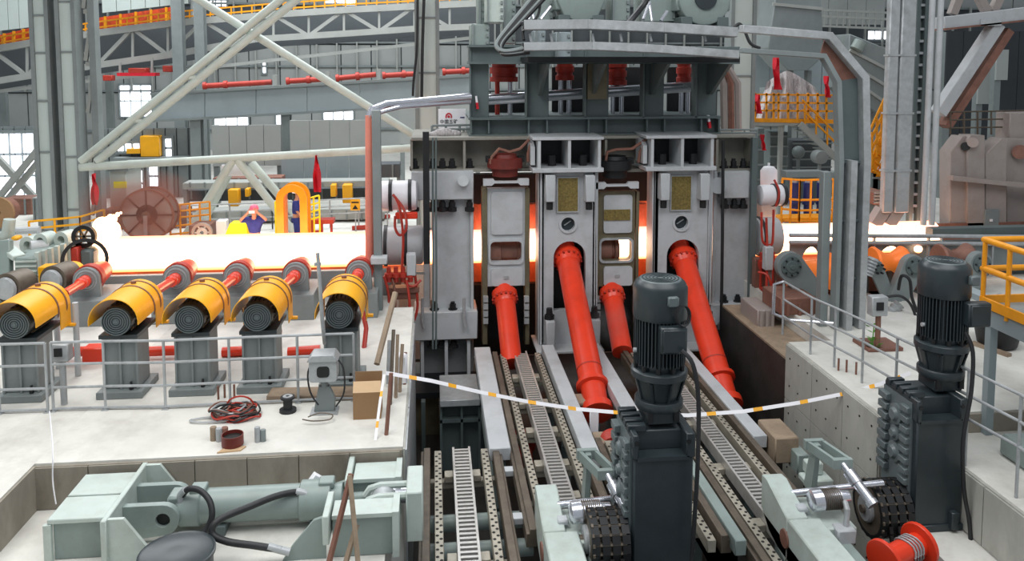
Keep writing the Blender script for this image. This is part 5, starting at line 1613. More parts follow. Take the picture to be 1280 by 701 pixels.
# cable reel
q = P(183, 269, 23.5)
t = T('cable_reel', 'large brown spoked cable reel in the haze behind the flame', 'cable reel', (q.x, q.y, q.z - .78))
for y in (0, .5):
    part(MB().ring(q + V((0, y, 0)), q + V((0, y + .05, 0)), .76, .7, 40), 'reel_rim', M['rust'], t)
    part(MB().ring(q + V((0, y + .03, 0)), q + V((0, y + .05, 0)), .7, .3, 40), 'reel_flange', M['pink'], t)
    for k in range(8):
        a = k * PI / 4
        d = V((math.cos(a), 0, math.sin(a)))
        part(MB().beam(q + d * .12 + V((0, y, 0)), q + d * .72 + V((0, y, 0)), .04, .04), 'spoke', M['black'], t)
part(MB().cyl(q + V((0, .05, 0)), q + V((0, .5, 0)), .34, n=28), 'cable_core', M['rubber'], t)
part(MB().cyl(q + V((0, -.06, 0)), q + V((0, .6, 0)), .12, n=14), 'axle', M['rail'], t)
part(MB().box((q.x - .05, q.y - .12, 0), (q.x + .05, q.y - .06, q.z)), 'support_post', M['galv'], t)
q = P(-4, 266, 24)
t = T('wood_reel', 'brown wooden cable drum cut by the left picture edge', 'cable reel', (q.x, q.y, 0))
part(MB().ring(q, q + V((0, .1, 0)), .45, .1, 30), 'reel_flange', M['card'], t)
part(MB().ring(q + V((0, .1, 0)), q + V((0, .6, 0)), .35, .1, 30), 'cable_core', M['rust'], t)
part(MB().box((q.x - .1, q.y + .1, 0), (q.x + .1, q.y + .3, q.z - .3)), 'stand', M['steel'], t)
q = P(252, 291, 22)
t = T('idle_pulley', 'pale grey spoked wheel just above the hot pipe', 'wheel', (q.x, q.y, q.z - .3))
part(MB().ring(q, q + V((0, .1, 0)), .27, .2, 26), 'rim', M['pink'], t)
part(MB().ring(q + V((0, .02, 0)), q + V((0, .08, 0)), .14, .05, 20), 'hub', M['galv'], t)
for k in range(6):
    a = k * PI / 3
    d = V((math.cos(a), 0, math.sin(a)))
    part(MB().beam(q + d * .08 + V((0, .05, 0)), q + d * .22 + V((0, .05, 0)), .03, .04), 'spoke', M['galv'], t)
part(MB().box((q.x - .06, q.y + .1, 0), (q.x + .06, q.y + .2, q.z)), 'stand', M['steel'], t)
S(MB().pb(270, 276, 283, 300, 22.5, .3).box((P(271, 300, 22.5).x, 22.55, 0), (P(282, 300, 22.5).x, 22.75, P(276, 300, 22.5).z)), 'white_cabinet', M['white'], 'white cabinet left of the lemon yellow lid', 'cabinet', None, .02)
S(MB().plate([(P(x, y, 21.6).x, P(x, y, 21.6).z) for x, y in ((280, 297), (311, 297), (308, 279), (287, 279))], (), 'Y', 21.6, 22.0).box((P(282, 297, 21.6).x, 21.65, 0), (P(309, 297, 21.6).x, 21.95, P(290, 297, 21.6).z)), 'sloping_cover', M['lemon'], 'lemon yellow sloping lid beside the worker with raised arms', 'lid', None, .02)
# yellow arch
Ya = 21.2
a0, a1 = P(345, 262, Ya).x, P(384, 262, Ya).x
zt_ = P(365, 231, Ya).z
ro = (a1 - a0) / 2
xm = (a0 + a1) / 2
t = T('yellow_arch', 'thick yellow arched frame behind the hot pipe', 'arch', (xm, Ya, .3))
zz = zt_ - ro
out = [(a1, .3)] + circ(xm, zz, ro, 16, 0, PI) + [(a0, .3)]
for w0, w1, d0, d1, n in ((1.0, .52, 0, .12, 'front_rim'), (.62, .5, .12, .5, 'inner_band'), (1.0, .52, .5, .62, 'rear_rim')):
    ou = [(xm + ro * w0, .3)] + circ(xm, zz, ro * w0, 16, 0, PI) + [(xm - ro * w0, .3)]
    inn = [(xm - ro * w1, .3)] + circ(xm, zz, ro * w1, 16, 0, PI)[::-1] + [(xm + ro * w1, .3)]
    part(MB().plate(ou + inn, (), 'Y', Ya + d0, Ya + d1), n, M['orange'], t)
part(MB().box((a0 - .1, Ya, 0), (a1 + .1, Ya + .6, .3)), 'foot', M['steel'], t)
# banners, bench, notice
def banner(px, y0, y1, wd, Y, label):
    p, q = P(px, y0, Y), P(px + 2, y1, Y)
    vs, fs = [], []
    n = 8
    for j in range(n + 1):
        c = p.lerp(q, j / n)
        hw = wd * (.35 + .65 * min(1, j / 4)) / 2
        for s in (-1, -.4, .3, 1):
            vs.append(c + V((s * hw, .12 * math.sin(s * 5 + j * .6), 0)))
    for j in range(n):
        for i in range(3):
            fs.append((j * 4 + i, j * 4 + i + 1, j * 4 + i + 5, j * 4 + i + 4))
    m = len(vs)
    vs2 = [v + V((0, .02, 0)) for v in vs]
    S(MB().add(vs + vs2, fs + [tuple(i + m for i in f[::-1]) for f in fs]), 'red_banner', M['crimson'], label, 'banner', 'hanging red banners')


banner(395, 194, 240, .22, 25.2, 'red banner hanging from the horizontal white pipe near the yellow arch')
banner(117, 217, 256, .16, 26, 'narrow red banner hanging beside the right building column')
t = T('red_bench', 'low dark red bench right of the yellow arch', 'bench', P(402, 290, 22.5))
part(MB().pb(388, 275, 417, 280, 22.5, .4), 'seat', M['red2'], t)
for x in (390, 402, 414):
    q = P(x, 280, 22.6); part(MB().box((q.x - .03, 22.6, 0), (q.x + .03, 22.7, q.z)), 'leg', M['red2'], t)
q0, q1 = P(438, 263, 25.8), P(450, 249, 25.8)
t = T('warning_sign', 'small yellow warning sign with a black triangle left of the mill', 'sign', q0)
part(MB().box((q0.x, 25.8, q0.z), (q1.x, 25.83, q1.z)), 'board', M['yellow'], t)
xm, zm, hh = (q0.x + q1.x) / 2, (q0.z + q1.z) / 2, .1
part(MB().plate([(xm - .09, zm - .14), (xm + .09, zm - .14), (xm, zm + .0)], (), 'Y', 25.785, 25.8), 'triangle_mark', M['black'], t)
part(MB().box((q0.x + .04, 25.785, zm + .06), (q1.x - .04, 25.8, zm + .1)), 'text_line', M['black'], t)
part(MB().box((xm - .02, 25.83, 0), (xm + .02, 25.86, q1.z)), 'post', M['galv'], t)
for k, (px, py) in enumerate(((418, 270), (462, 270), (372, 290), (440, 283))):
    p = G(px, py + 2, .07)
    S(MB().beam(p, p + V((.7, .1, .02)), .12, .12), 'red_pipe', M['red2'], 'short red pipe lying near the %s' % ('silver railing, left of the warning sign', 'foot of the warning sign', 'yellow arch opening', 'red bench, to its right')[k], 'pipe')

# grey pipe frame left of the mill
t = T('pipe_gantry', 'tall grey and salmon pipe frame left of the mill', 'pipe frame', P(466, 400, 17.8) * 1)
part(MB().tube([P(462, 340, 17.8), P(462, 144, 17.8)], .095, 10), 'riser_pipe', M['salmon'], t)
part(MB().tube([P(462, 146, 17.8), P(466, 138, 17.8), P(482, 131, 18.3), P(588, 121, 19.0)], .095, 10), 'top_pipe', M['chrome'], t)
part(MB().tube([P(470, 142, 17.6), P(500, 134, 18.3), P(588, 127, 19.0)], .05, 8), 'lower_pipe', M['chrome'], t)
q = P(472, 345, 17.4)
part(MB().box((q.x - .08, 17.4, 0), (q.x + .1, 17.65, P(472, 138, 17.4).z)), 'post', M['steel'], t, .01)
part(MB().pb(463, 322, 484, 331, 17.2, .3), 'lamp_box', M['mill'], t, .02)
part(MB().pb(529, 165, 537, 330, 18.2, .15), 'cable_channel', M['black'], t)
# red pipework in front of the side cylinders
for k, pts in enumerate((((494, 246, 18.2), (500, 262, 18.1), (504, 300, 18.1), (503, 345, 18.1), (515, 358, 18.1), (526, 350, 18.2)), ((491, 243, 18.3), (505, 262, 18.2), (508, 285, 18.1), (500, 294, 18.1), (494, 285, 18.1), (494, 270, 18.1)),
                         ((490, 345, 18.1), (494, 370, 18.0), (493, 415, 17.9)), ((508, 350, 18.0), (512, 380, 17.9), (510, 430, 17.9)), ((480, 345, 18.0), (486, 372, 18.0), (486, 420, 17.9)), ((518, 335, 18.2), (522, 380, 18.2), (518, 400, 18.2)))):
    cable(pts, .03, 'hydraulic_pipe', M['red2'] if k != 2 else M['rust'], 'thin red pipe left of the mill post, %s' % ('long one crossing the lower cylinder', 'looped one between the two cylinders', 'brown one below the lower cylinder', 'right one reaching the floor', 'left one below the lamp box', 'short one against the mill post')[k], 'pipe', 'red pipework left of the mill', 6)
t = T('valve_bank', 'pale valve box with red fittings left of the mill', 'valve box', P(512, 400, 18) * 1)
part(MB().pb(508, 318, 520, 345, 18.0, .25), 'case', M['mill'], t, .02)
part(MB().pb(494, 266, 522, 274, 18.3, .15), 'red_manifold', M['red'], t, .02)
for k in range(4):
    q = P(486 + k * 9, 352, 18.1)
    part(MB().lathe(q, q + V((0, 0, .4)), [(0, .06), (.1, .06), (.11, .1), (.2, .1), (.21, .05), (.34, .05)], 10), 'valve', M['red2'], t)
part(MB().pb(484, 360, 524, 366, 18.15, .3), 'valve_shelf', M['rust'], t)
part(MB().box((P(488, 400, 18.2).x, 18.2, 0), (P(520, 400, 18.2).x, 18.5, P(500, 366, 18.2).z)), 'valve_stand', M['rust'], t)

# notice board on the mill top
Yb_ = 20.4
q0, q1 = P(548, 160, Yb_), P(582, 136, Yb_)
t = T('notice_board', 'white company notice board with a red emblem on top of the mill', 'notice board', q0)
part(MB().box((q0.x, Yb_, q0.z), (q1.x, Yb_ + .04, q1.z)), 'board', M['white'], t)
mred = mat('emblem_red', (190, 44, 60), .5)
ex, ez = q0.x + (q1.x - q0.x) * .38, q0.z + (q1.z - q0.z) * .62
er = .085
part(MB().plate(circ(ex, ez, er, 14, 0, PI) + circ(ex, ez, er * .55, 14, 0, PI)[::-1], (), 'Y', Yb_ - .012, Yb_), 'emblem_arch', mred, t)
part(MB().box((ex - er, Yb_ - .012, ez - .05), (ex - er * .6, Yb_, ez)).box((ex + er * .6, Yb_ - .012, ez - .05), (ex + er, Yb_, ez)), 'emblem_feet', mred, t)
part(MB().plate(circ(ex, ez - .01, .035, 12), (), 'Y', Yb_ - .012, Yb_), 'emblem_disc', mred, t)


def text(body, x, z, Y, size, m, parent, name='lettering'):
    cu = bpy.data.curves.new(name, 'FONT')
    cu.body = body; cu.size = size; cu.align_x = 'CENTER'; cu.extrude = .004
    cu.materials.append(m)
    tmp = bpy.data.objects.new('temporary_text', cu)
    COL.objects.link(tmp)
    bpy.context.view_layer.update()
    me = bpy.data.meshes.new_from_object(tmp.evaluated_get(bpy.context.evaluated_depsgraph_get()))
    bpy.data.objects.remove(tmp)
    o = bpy.data.objects.new(name, me)
    COL.objects.link(o)
    org = ORG[parent.name]
    o.parent = parent
    o.location = V((x, Y, z)) - org
    o.rotation_euler = (PI / 2, 0, 0)
    return o


text('中国五矿', q0.x + (q1.x - q0.x) * .38, q0.z + (q1.z - q0.z) * .25, Yb_ - .008, .115, M['black'], t)
part(MB().box((q1.x - .14, Yb_ - .01, ez - .05), (q1.x - .03, Yb_, ez - .02)), 'small_print', M['navy'], t)
for x in (q0.x + .05, q1.x - .05):
    part(MB().box((x - .03, Yb_ + .04, P(550, 170, Yb_).z), (x + .03, Yb_ + .1, q0.z + .2)), 'leg', M['steel'], t)
prail('handrail', 'thin grey railing in front of the white notice board', [(540, 157), (592, 156)], 19.6, (0, 5), M['steel'], 15, .03, 9)
# pale column behind the mill top, left
column(524, 522, 550, 548, 26, 'pale building column rising behind the left end of the mill', [22, 91], None)
cable([(522, -5, 25.6), (521, 60, 25.6), (517, 100, 25.6), (516, 120, 25.6)], .04, 'power_cable', M['rubber'], 'black cable hanging left of the pale column behind the mill', 'cable')
cable([(530, -5, 25.6), (528, 60, 25.6), (527, 125, 25.6)], .05, 'power_cable', M['rubber'], 'thick black cable running down the pale column behind the mill', 'cable')
# sacks on the mill top
for k, (px, py, r) in enumerate(((555, 166, .2), (566, 167, .16), (545, 168, .14))):
    p = P(px, py, 19.4)
    S(MB().sphere(p, r, 12, 7, (1.3, .8, .6)), 'cloth_bundle', M['tarp'], 'pale cloth bundle on the mill top below the notice board, %s' % ('largest', 'right one', 'small left one')[k], 'bundle')

for k, x in enumerate((541, 545)):
    S(MB().tube([P(x, 172, 18.3), P(x, 260, 18.25), P(x + .5, 345, 18.2), P(x, 436, 18.1)], .022, 6), 'thin_conduit', M['frame'], 'thin dark conduit running down the left mill post, %s one' % ('left', 'right')[k], 'conduit', 'conduits on the left mill post')

# ================================================================== UPPER MILL FRAME
YF = 19.3
t = T('mill_superstructure', 'dark grey steel frame standing on top of the mill', 'frame', P(742, 170, YF))
part(MB().pb(586, 146, 901, 149, YF - .15, 2.6), 'top_flange', M['frame'], t)
part(MB().pb(586, 167, 901, 170, YF - .15, 2.6), 'bottom_flange', M['frame'], t)
part(MB().pb(588, 149, 900, 167, YF + .15, .08), 'beam_web', M['frame'], t)
for x in (588, 610, 660, 683, 735, 757, 808, 830, 876, 898):
    part(MB().pb(x, 149, x + 2, 167, YF - .1, .25), 'beam_rib', M['frame'], t)
for x0, x1 in ((589, 611), (659, 686), (733, 761), (806, 830), (872, 896)):
    part(MB().pb(x0, 58, x1, 147, YF, .5), 'post', M['frame'], t, .01)
    part(MB().pb(x0 - 2, 58, x0, 147, YF - .15, .2), 'post_flange', M['frame'], t)
part(MB().pb(586, 58, 925, 79, YF - .1, .5), 'upper_beam', M['frame'], t, .01)
part(MB().pb(586, 56, 662, 59, YF - .3, 1.0), 'upper_flange', M['frame'], t)
part(MB().pb(586, 77, 925, 80, YF - .3, 1.0), 'lower_flange', M['frame'], t)
for x in (672, 738, 812, 884):
    a = P(x, 80, YF); c = P(x, 118, YF)
    part(MB().plate([(YF - 1.5, a.z), (YF, a.z), (YF, c.z), (YF - .2, c.z)], (), 'X', a.x, a.x + .08), 'gusset', M['frame'], t)
part(MB().pb(660, 71, 925, 78, YF - 1.6, 1.5), 'bracket_shelf', M['black'], t)
part(MB().pb(735, 80, 759, 124, YF - .25, .2), 'cover_sheet', M['olive'], t)
for x0, x1 in ((690, 730), (764, 804), (834, 870)):
    part(MB().pb(x0, 84, x1, 147, YF + 1.9, .05), 'back_sheet', M['black'], t)
part(MB().pb(606, 118, 658, 147, YF + 1.9, .05), 'back_sheet', M['black'], t)
for k, (px, r, y1) in enumerate(((630, .36, 102), (771, .26, 106), (706, .24, 100), (855, .2, 102))):
    a, b = P(px, y1, YF + 1.1), P(px, 60, YF + 1.1)
    L = (b - a).length
    t = T('screwdown_cylinder', 'red cylinder inside the dark upper frame, %s from the left' % ('first', 'third', 'second', 'fourth')[k], 'cylinder', (a.x, a.y, P(px, 167, YF + 1.1).z), 'red cylinders in the upper frame')
    part(MB().lathe(a, b, [(0, r), (.12, r), (.13, r * .85), (.2, r * .85), (.21, r), (.36, r), (.37, r * .85), (.44, r * .85), (.45, r), (L, r)], 24), 'barrel', M['red2'], t)
    for s in (-.5, .4):
        part(MB().cyl((a.x + s * r, a.y - .1, P(px, 146, YF).z), (a.x + s * r, a.y - .1, a.z), .06, n=10), 'rod', M['chrome'] if s > 0 or k != 0 else M['red2'], t)
for k, (a, b, r, m) in enumerate((((590, 124), (872, 106), .1, 'chrome'), ((590, 130), (872, 112), .05, 'white'))):
    S(MB().cyl(P(*a, YF + .7), P(*b, YF + .9), r, n=12), 'silver_pipe', M[m], ('thick silver pipe passing through the dark upper frame', 'thin white pipe just below the silver pipe in the upper frame')[k], 'pipe')
for k, (px, py) in enumerate(((597, 128), (887, 152))):
    p, q = P(px, py + 8, YF - .05), P(px - 2, py - 8, YF - .05)
    t = T('red_tag', ('red and white rag hanging on the left post of the upper frame', 'small red bottle standing at the right end of the upper frame')[k], ('rag', 'bottle')[k], p)
    part(MB().beam(p, p.lerp(q, .5), .06, .12), 'red_end', M['crimson'], t)
    part(MB().beam(p.lerp(q, .5), q, .05, .1), 'white_end', M['white'], t)

# cable trays in front of the upper frame, then down to the floor at the right
YC = 16.8


def tray(pts, name, label, hh, dd, seg='tray_length'):
    t = T('cable_tray', label, 'cable tray', P(pts[0][0], pts[0][1], YC))
    for i, (a, b) in enumerate(zip(pts, pts[1:])):
        p, q = P(a[0], a[1], YC), P(b[0], b[1], YC)
        part(MB().beam(p, q, .04, hh), 'front_side', M['galv'], t, .006)
        part(MB().beam(p + V((0, dd, 0)), q + V((0, dd, 0)), .04, hh), 'rear_side', M['galv'], t)
        part(MB().beam(p + V((0, dd / 2, -hh / 2)), q + V((0, dd / 2, -hh / 2)), dd, .02), 'tray_bottom', M['galv'], t)
        part(MB().beam(p + V((0, dd / 2, hh * .2)), q + V((0, dd / 2, hh * .2)), dd * .8, .08), 'cable_layer', M['rubber'], t)
    return t


tray([(655, 31), (735, 30), (830, 34), (922, 40)], 'cable_tray', 'upper galvanised cable tray crossing in front of the upper frame', .2, .45)
tray([(655, 58), (740, 57), (830, 61), (924, 68)], 'cable_tray', 'lower galvanised cable tray crossing in front of the upper frame', .17, .45)
for x in (662, 688, 740, 775, 812, 880):
    S(bar((x, 42), (x + 2, 52), YC + .2, .05, .05), 'tray_hanger', M['galv'], 'short hanger between the two cable trays, about %s' % {662: 'the left end', 688: 'the second from left', 740: 'the third from left', 775: 'the middle', 812: 'right of the middle', 880: 'the right end'}[x], 'hanger', 'hangers between the trays')
random.seed(5)
for k in range(5):
    o = k * 4
    cable([(668 + o, -6, 17.4), (645 + o * .8, 22, 17.3), (623 + o * .5, 50, 17.2), (622 + o * .3, 60 + k, 17.1), (634, 64 + k, 17.0), (662, 59 + k * 1.5, 16.95)], .05, 'power_cable', M['rubber' if k % 3 else 'steel'],
          'thick cable of the bundle bending into the lower cable tray, %s from the left' % ('first', 'second', 'third', 'fourth', 'fifth')[k], 'cable', 'cable bundle at the tray', 8)
cable([(676, -5, 17.5), (672, 20, 17.4), (655, 36, 17.2), (655, 50, 17.0)], .03, 'power_cable', M['rubber'], 'thin black cable right of the thick cable bundle', 'cable')
for a, b, lb in (((812, -6), (790, 24), 'thick black cable dropping between the two top motors'),):
    cable([(a[0], a[1], 18), (803, 8, 18), (b[0], b[1], 17.6), (783, 32, 17.0)], .07, 'power_cable', M['rubber'], lb, 'cable')
cable([(918, 34, 17), (924, 30, 17), (930, 36, 16.9), (938, 54, 16.8), (950, 60, 16.8)], .035, 'power_cable', M['rubber'], 'black cable looping at the right end of the trays', 'cable')
# motors on top of the mill
for k, (px, py, r) in enumerate(((727, -2, .62), (882, -2, .68))):
    c = P(px, py, 20)
    t = T('top_motor', ('green grey motor on the mill top, left one', 'green grey motor on the mill top, right one')[k], 'motor', c - V((0, 0, r)))
    part(MB().lathe(c, c + V((0, 1, 0)), [(0, r * .8), (.04, r), (.5, r), (.52, r * .93), (1.3, r * .93)], 8 if k == 0 else 28), 'body', M['green'], t, .02)
    if k == 1:
        part(MB().cyl(c + V((0, -.06, 0)), c, r * .42, n=24), 'face_cap', M['motor'], t)
    part(MB().cbox(c + V((0, .4, -r * .2)), r * 2.1, .5, r * .5), 'side_box', M['green'], t, .03)
    for s in (-1, 1):
        part(MB().cbox(c + V((s * r * .7, .6, -r * .9)), .3, 1.2, .3), 'foot', M['frame'], t, .02)
    part(MB().box((c.x - r * 1.3, 19.9, c.z - r * 1.15), (c.x + r * 1.3, 21.4, c.z - r - .02)), 'base_plate', M['frame'], t)
for k, (x0, y0, x1, y1, Y, m, lb) in enumerate(((607, -20, 630, 28, 19.0, 'greenlt', 'pale grey box at the top of the mill, left of the cables'), (597, -20, 607, 58, 19.6, 'green', 'narrow green grey casing at the left of the mill top'),
                                                (628, -20, 645, 55, 20.5, 'green', 'green grey ribbed casing behind the cable bundle'), (655, -20, 692, 28, 20.6, 'green', 'green grey ribbed casing left of the left top motor'),
                                                (764, -20, 788, 26, 20.4, 'green', 'green grey ribbed casing right of the left top motor'), (800, -20, 845, 27, 20.6, 'green', 'green grey ribbed casing left of the right top motor'),
                                                (668, 38, 682, 56, 19.0, 'cladb', 'blue grey box between the cable trays, left one'), (695, 40, 714, 76, 19.0, 'cladb', 'blue grey box between the cable trays, right one'), (588, 30, 612, 58, 19.1, 'green', 'green grey block standing on the left post of the upper frame'))):
    t = T('machine_casing', lb, 'casing', P((x0 + x1) / 2, y1, Y))
    part(MB().pb(x0, y0, x1, y1, Y, .7), 'body', M[m], t, .02)
    n = int((y1 - y0) / 9)
    for j in range(n):
        part(MB().pb(x1 - 4, y0 + j * 9 + 3, x1 - 1, y0 + j * 9 + 7, Y - .06, .06), 'rib', M['steel'], t)
    part(MB().pb(x0 + 2, y0, x0 + 4, y1, Y - .06, .06), 'edge_strip', M['steel'], t)
for k, (a, b) in enumerate((((660, 24), (672, 4)), ((668, 26), (664, 6)), ((676, 24), (688, 8)), ((804, 24), (812, 2)), ((815, 26), (812, 6)), ((826, 26), (834, 14)))):
    S(MB().cyl(P(*a, 18.8), P(*b, 18.9), .04, n=8), 'thin_pipe', M['chrome'], 'thin bright pipe on the mill top, %s' % ('left of the left motor, leaning right', 'left of the left motor, upright', 'left of the left motor, nearest it', 'between the motors, leaning right', 'between the motors, upright', 'between the motors, nearest the right one')[k], 'pipe')
column(917, 913, 941, 940, 25, 'pale building column rising behind the right end of the mill', [32, 95], None)
t = T('bent_channel', 'pinkish bent channel between the upper frame and the right pale column', 'channel', P(915, 165, 20.5))
for dx, m in ((0, 'pink'), (9, 'rust'), (18, 'pink')):
    part(MB().tube([P(900 + dx * .6, 86, 20.5), P(904 + dx, 104, 20.5), P(905 + dx, 164, 20.5)], .09, 6), 'rail', M[m], t)
prail('handrail', 'thin grey railing on the right end of the mill top', [(900, 162), (946, 162)], 19.2, (0, 4), M['steel'], 15, .025, 8)

# ------------------------------------------------------------------ the tall duct frame at the right
YD = 15.3
t = T('cable_duct', 'tall galvanised cable duct bending from the trays down to the floor', 'cable duct', (P(1066, 440, YD).x, YD, 0))
outer = [(926, 36), (1035, 45), (1079, 97), (1081, 200)]
inner = [(926, 63), (1028, 70), (1046, 102), (1049, 200)]


def strip(px, wd):
    q = [V((P(x, y, YD).x, P(x, y, YD).z)) for x, y in px]
    q.append(V((q[-1].x, 0)))
    lo, hi = [], []
    for k, p in enumerate(q):
        d0 = (p - q[k - 1]).normalized() if k else (q[1] - p).normalized()
        d1 = (q[k + 1] - p).normalized() if k < len(q) - 1 else d0
        m = (d0 + d1).normalized()
        nn = V((-m.y, m.x)) * wd / 2 / max(.5, m.dot(d0))
        lo.append(tuple(p - nn)); hi.append(tuple(p + nn))
    return lo + hi[::-1]


part(MB().plate(strip(outer, .15), (), 'Y', YD - .12, YD + .1), 'outer_side', M['galv'], t, .01)
part(MB().plate(strip(inner, .1), (), 'Y', YD - .12, YD + .1), 'inner_side', M['steel'], t, .01)
for i in range(3):
    o0, o1, i0, i1 = outer[i], outer[i + 1], inner[i], inner[i + 1]
    if i == 0:
        continue
    q = [P(*o0, YD), P(*o1, YD), P(*i1, YD), P(*i0, YD)]
    part(MB().plate([(v.x, v.z) for v in q], (), 'Y', YD + .1, YD + .14), 'duct_cover', M['rust'] if i == 1 else M['frame'], t)
a, b = P(inner[3][0], 200, YD), P(outer[3][0], 200, YD)
part(MB().box((a.x, YD + .1, 0), (b.x, YD + .14, a.z)), 'duct_cover', M['frame'], t)
for zq in (1.0, 2.2, 3.4):
    part(MB().box((a.x, YD + .02, zq), (b.x, YD + .1, zq + .05)), 'cross_strap', M['frame'], t)
m_ = P(1062, 200, YD).x
part(MB().box((m_ - .065, YD - .2, 0), (m_ + .065, YD + .1, a.z)), 'middle_strip', M['galv'], t)
q = P(1032, 320, 15.4)
S(MB().box((q.x - .085, 15.4, 0), (q.x + .085, 15.6, P(1032, 215, 15.4).z)), 'steel_post', M['steel'], 'slim grey post standing left of the tall cable duct', 'post', None, .01)
S(MB().pb(983, 214, 1030, 222, 17, .3), 'cross_beam', M['steel'], 'grey cross beam left of the tall cable duct', 'beam', None, .01)

# ------------------------------------------------------------------ outgoing roller table
YV = 18.4
t = T('guard_screen', 'dark grey guard screen in front of the outgoing hot pipe', 'guard screen', P(1120, 345, YV))
q0, q1 = P(987, 345, YV), P(1460, 294, YV)
hl = []
for x0, x1, y1, y0 in ((1000, 1028, 338, 308), (1094, 1133, 338, 307), (1178, 1212, 338, 310)):
    a, b = P(x0, y1, YV), P(x1, y0, YV)
    hl.append([(a.x, a.z), (b.x, a.z)] + circ((a.x + b.x) / 2, a.z, (b.x - a.x) / 2, 12, 0, PI, b.z - a.z)[1:-1])
part(MB().plate([(q0.x, q0.z), (q1.x, q0.z), (q1.x, q1.z), (q0.x, q1.z)], hl, 'Y', YV, YV + .06), 'screen_plate', M['steel'], t)
for y in (294, 303):
    part(MB().cyl(P(987, y, YV - .1), P(1460, y + 3, YV - .1), .05, n=8), 'screen_rail', M['galv'], t)
for x in (1092, 1160, 1176, 1240):
    part(MB().pb(x, 294, x + 2, 345, YV - .08, .08), 'screen_post', M['galv'], t)
part(MB().pb(1166, 283, 1460, 294, YV + .3, .3), 'top_box', M['frame'], t)
part(MB().box((q0.x, YV + .06, 0), (q0.x + .15, YV + .2, q0.z)), 'screen_leg', M['steel'], t)
part(MB().box((q1.x - .15, YV + .06, 0), (q1.x, YV + .2, q0.z)), 'screen_leg', M['steel'], t)
S(MB().lathe(P(1166, 287, 19.9), P(1166, 287, 19.9) + V((.5, 0, 0)), [(0, .02)] + [(.001, .16)] + [(.05, .14)], 10), 'pipe_tip', M['flame'], 'small glowing tip at the right end of the hot pipe', 'pipe tip')
p = P(1147, 311, YV - .12)
S(MB().cyl(p, p + V((0, -.05, 0)), .095, n=20), 'glowing_port', M['hot'], 'small round glowing port on the guard screen above the middle roller', 'port')


x0b, x1b = P(968, 350, 18.8).x, P(1460, 350, 18.8).x
t = T('outgoing_bed', 'brown steel bed under the outgoing hot pipe behind the guard screen', 'roller bed', ((x0b + x1b) / 2, 19.9, 0))
part(MB().box((x0b, 19.3, 0), (x1b, 20.45, zb - rb - .02)), 'bed_beam', M['rust'], t, .01)
part(MB().box((x0b, 20.5, 0), (x1b, 20.58, zb + .2)), 'rear_guard', M['rust'], t)  # back screen added to keep the pipe's light off the floor
part(MB().box((x0b, 18.9, 0), (x1b, 19.25, .2)), 'kick_plate', M['frame'], t)
t = T('roller_bench', 'dark red brown bench carrying the vee rollers', 'bench', (P(1110, 380, 17.8).x, 17.8, 0))
q0 = P(984, 380, 17.6).x; q1 = P(1236, 380, 17.6).x
part(MB().box((q0, 17.7, 0), (q1, 18.25, .55)), 'bench_body', M['rust'], t, .02)
for k in range(9):
    xx = q0 + .2 + k * (q1 - q0 - .5) / 8
    part(MB().box((xx, 17.62, 0), (xx + .1, 17.7, .5)), 'bench_rib', M['frame'], t)
q0, q1 = P(952, 356, 17.9), P(980, 315, 17.9)
t = T('valve_rack', 'red brown valve rack between the mill and the swing arm', 'valve rack', ((q0.x + q1.x) / 2, 18.0, 0))
part(MB().box((q0.x, 18.3, 0), (q1.x, 18.5, q1.z - .25)), 'rack_plate', M['rust'], t, .01)
for k in range(3):
    x = q0.x + .1 + k * .15
    part(MB().lathe((x, 18.2, .5), (x, 18.2, 1), [(0, .05), (.1, .08), (.2, .08), (.22, .04), (.4, .04)], 10), 'valve', M['red2'], t)
    part(MB().cyl((x, 18.2, 0), (x, 18.2, .5), .03, n=8), 'valve_pipe', M['red2'], t)


def vroller(px, py, label, hot, flip):
    Y = 17.0
    c = P(px, py, Y)
    t = T('vee_roller', label, 'roller', (c.x, Y, 0), 'outgoing vee rollers')
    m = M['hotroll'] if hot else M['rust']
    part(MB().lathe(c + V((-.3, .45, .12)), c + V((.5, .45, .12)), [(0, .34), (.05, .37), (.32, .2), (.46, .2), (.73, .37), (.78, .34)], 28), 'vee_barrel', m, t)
    for s, a0 in ((1, (.42, .12)), (-1, (-.42, .1))):
        if flip and s < 0: continue
        if not hot and s > 0: pass
        hx, hz = c.x + a0[0] * 1.0, c.z + a0[1]
        lx, lz = c.x + .02 * s, c.z - .75
        r = .27 if s > 0 else .17
        dx, dz = hx - lx, hz - lz
        L = math.hypot(dx, dz); nx, nz = -dz / L, dx / L
        if s < 0: nx, nz = -nx, -nz
        an = math.atan2(dz, dx)
        arc_ = circ(hx, hz, r, 10, an - PI / 2, an + PI / 2)
        arc2 = circ(lx, lz, r * .8, 10, an + PI / 2, an + 3 * PI / 2)
        part(MB().plate(arc_ + arc2, (), 'Y', Y - .06 * s, Y + .14), 'arm', M['steel'], t, .015)
        part(MB().lathe((hx, Y - .06 * s, hz), (hx, Y - 1, hz), [(0, r * .8), (.04, r * .78), (.045, r * .5), (.08, r * .45), (.085, r * .2)], 22), 'bearing_cap', M['frame'], t)
        for k in range(6):
            a = k * PI / 3
            part(MB().cyl((hx + r * .62 * math.cos(a), Y - .12, hz + r * .62 * math.sin(a)), (hx + r * .62 * math.cos(a), Y - .05, hz + r * .62 * math.sin(a)), .025, n=6), 'cap_bolt', M['black'], t)
    part(MB().box((c.x - .25, Y, 0), (c.x + .35, Y + .9, c.z - .7)), 'bench', M['rust'], t, .02)
    part(MB().cyl((c.x, Y - .1, c.z - .75), (c.x, Y + .3, c.z - .75), .16, n=18), 'pivot', M['steel'], t)
    return t


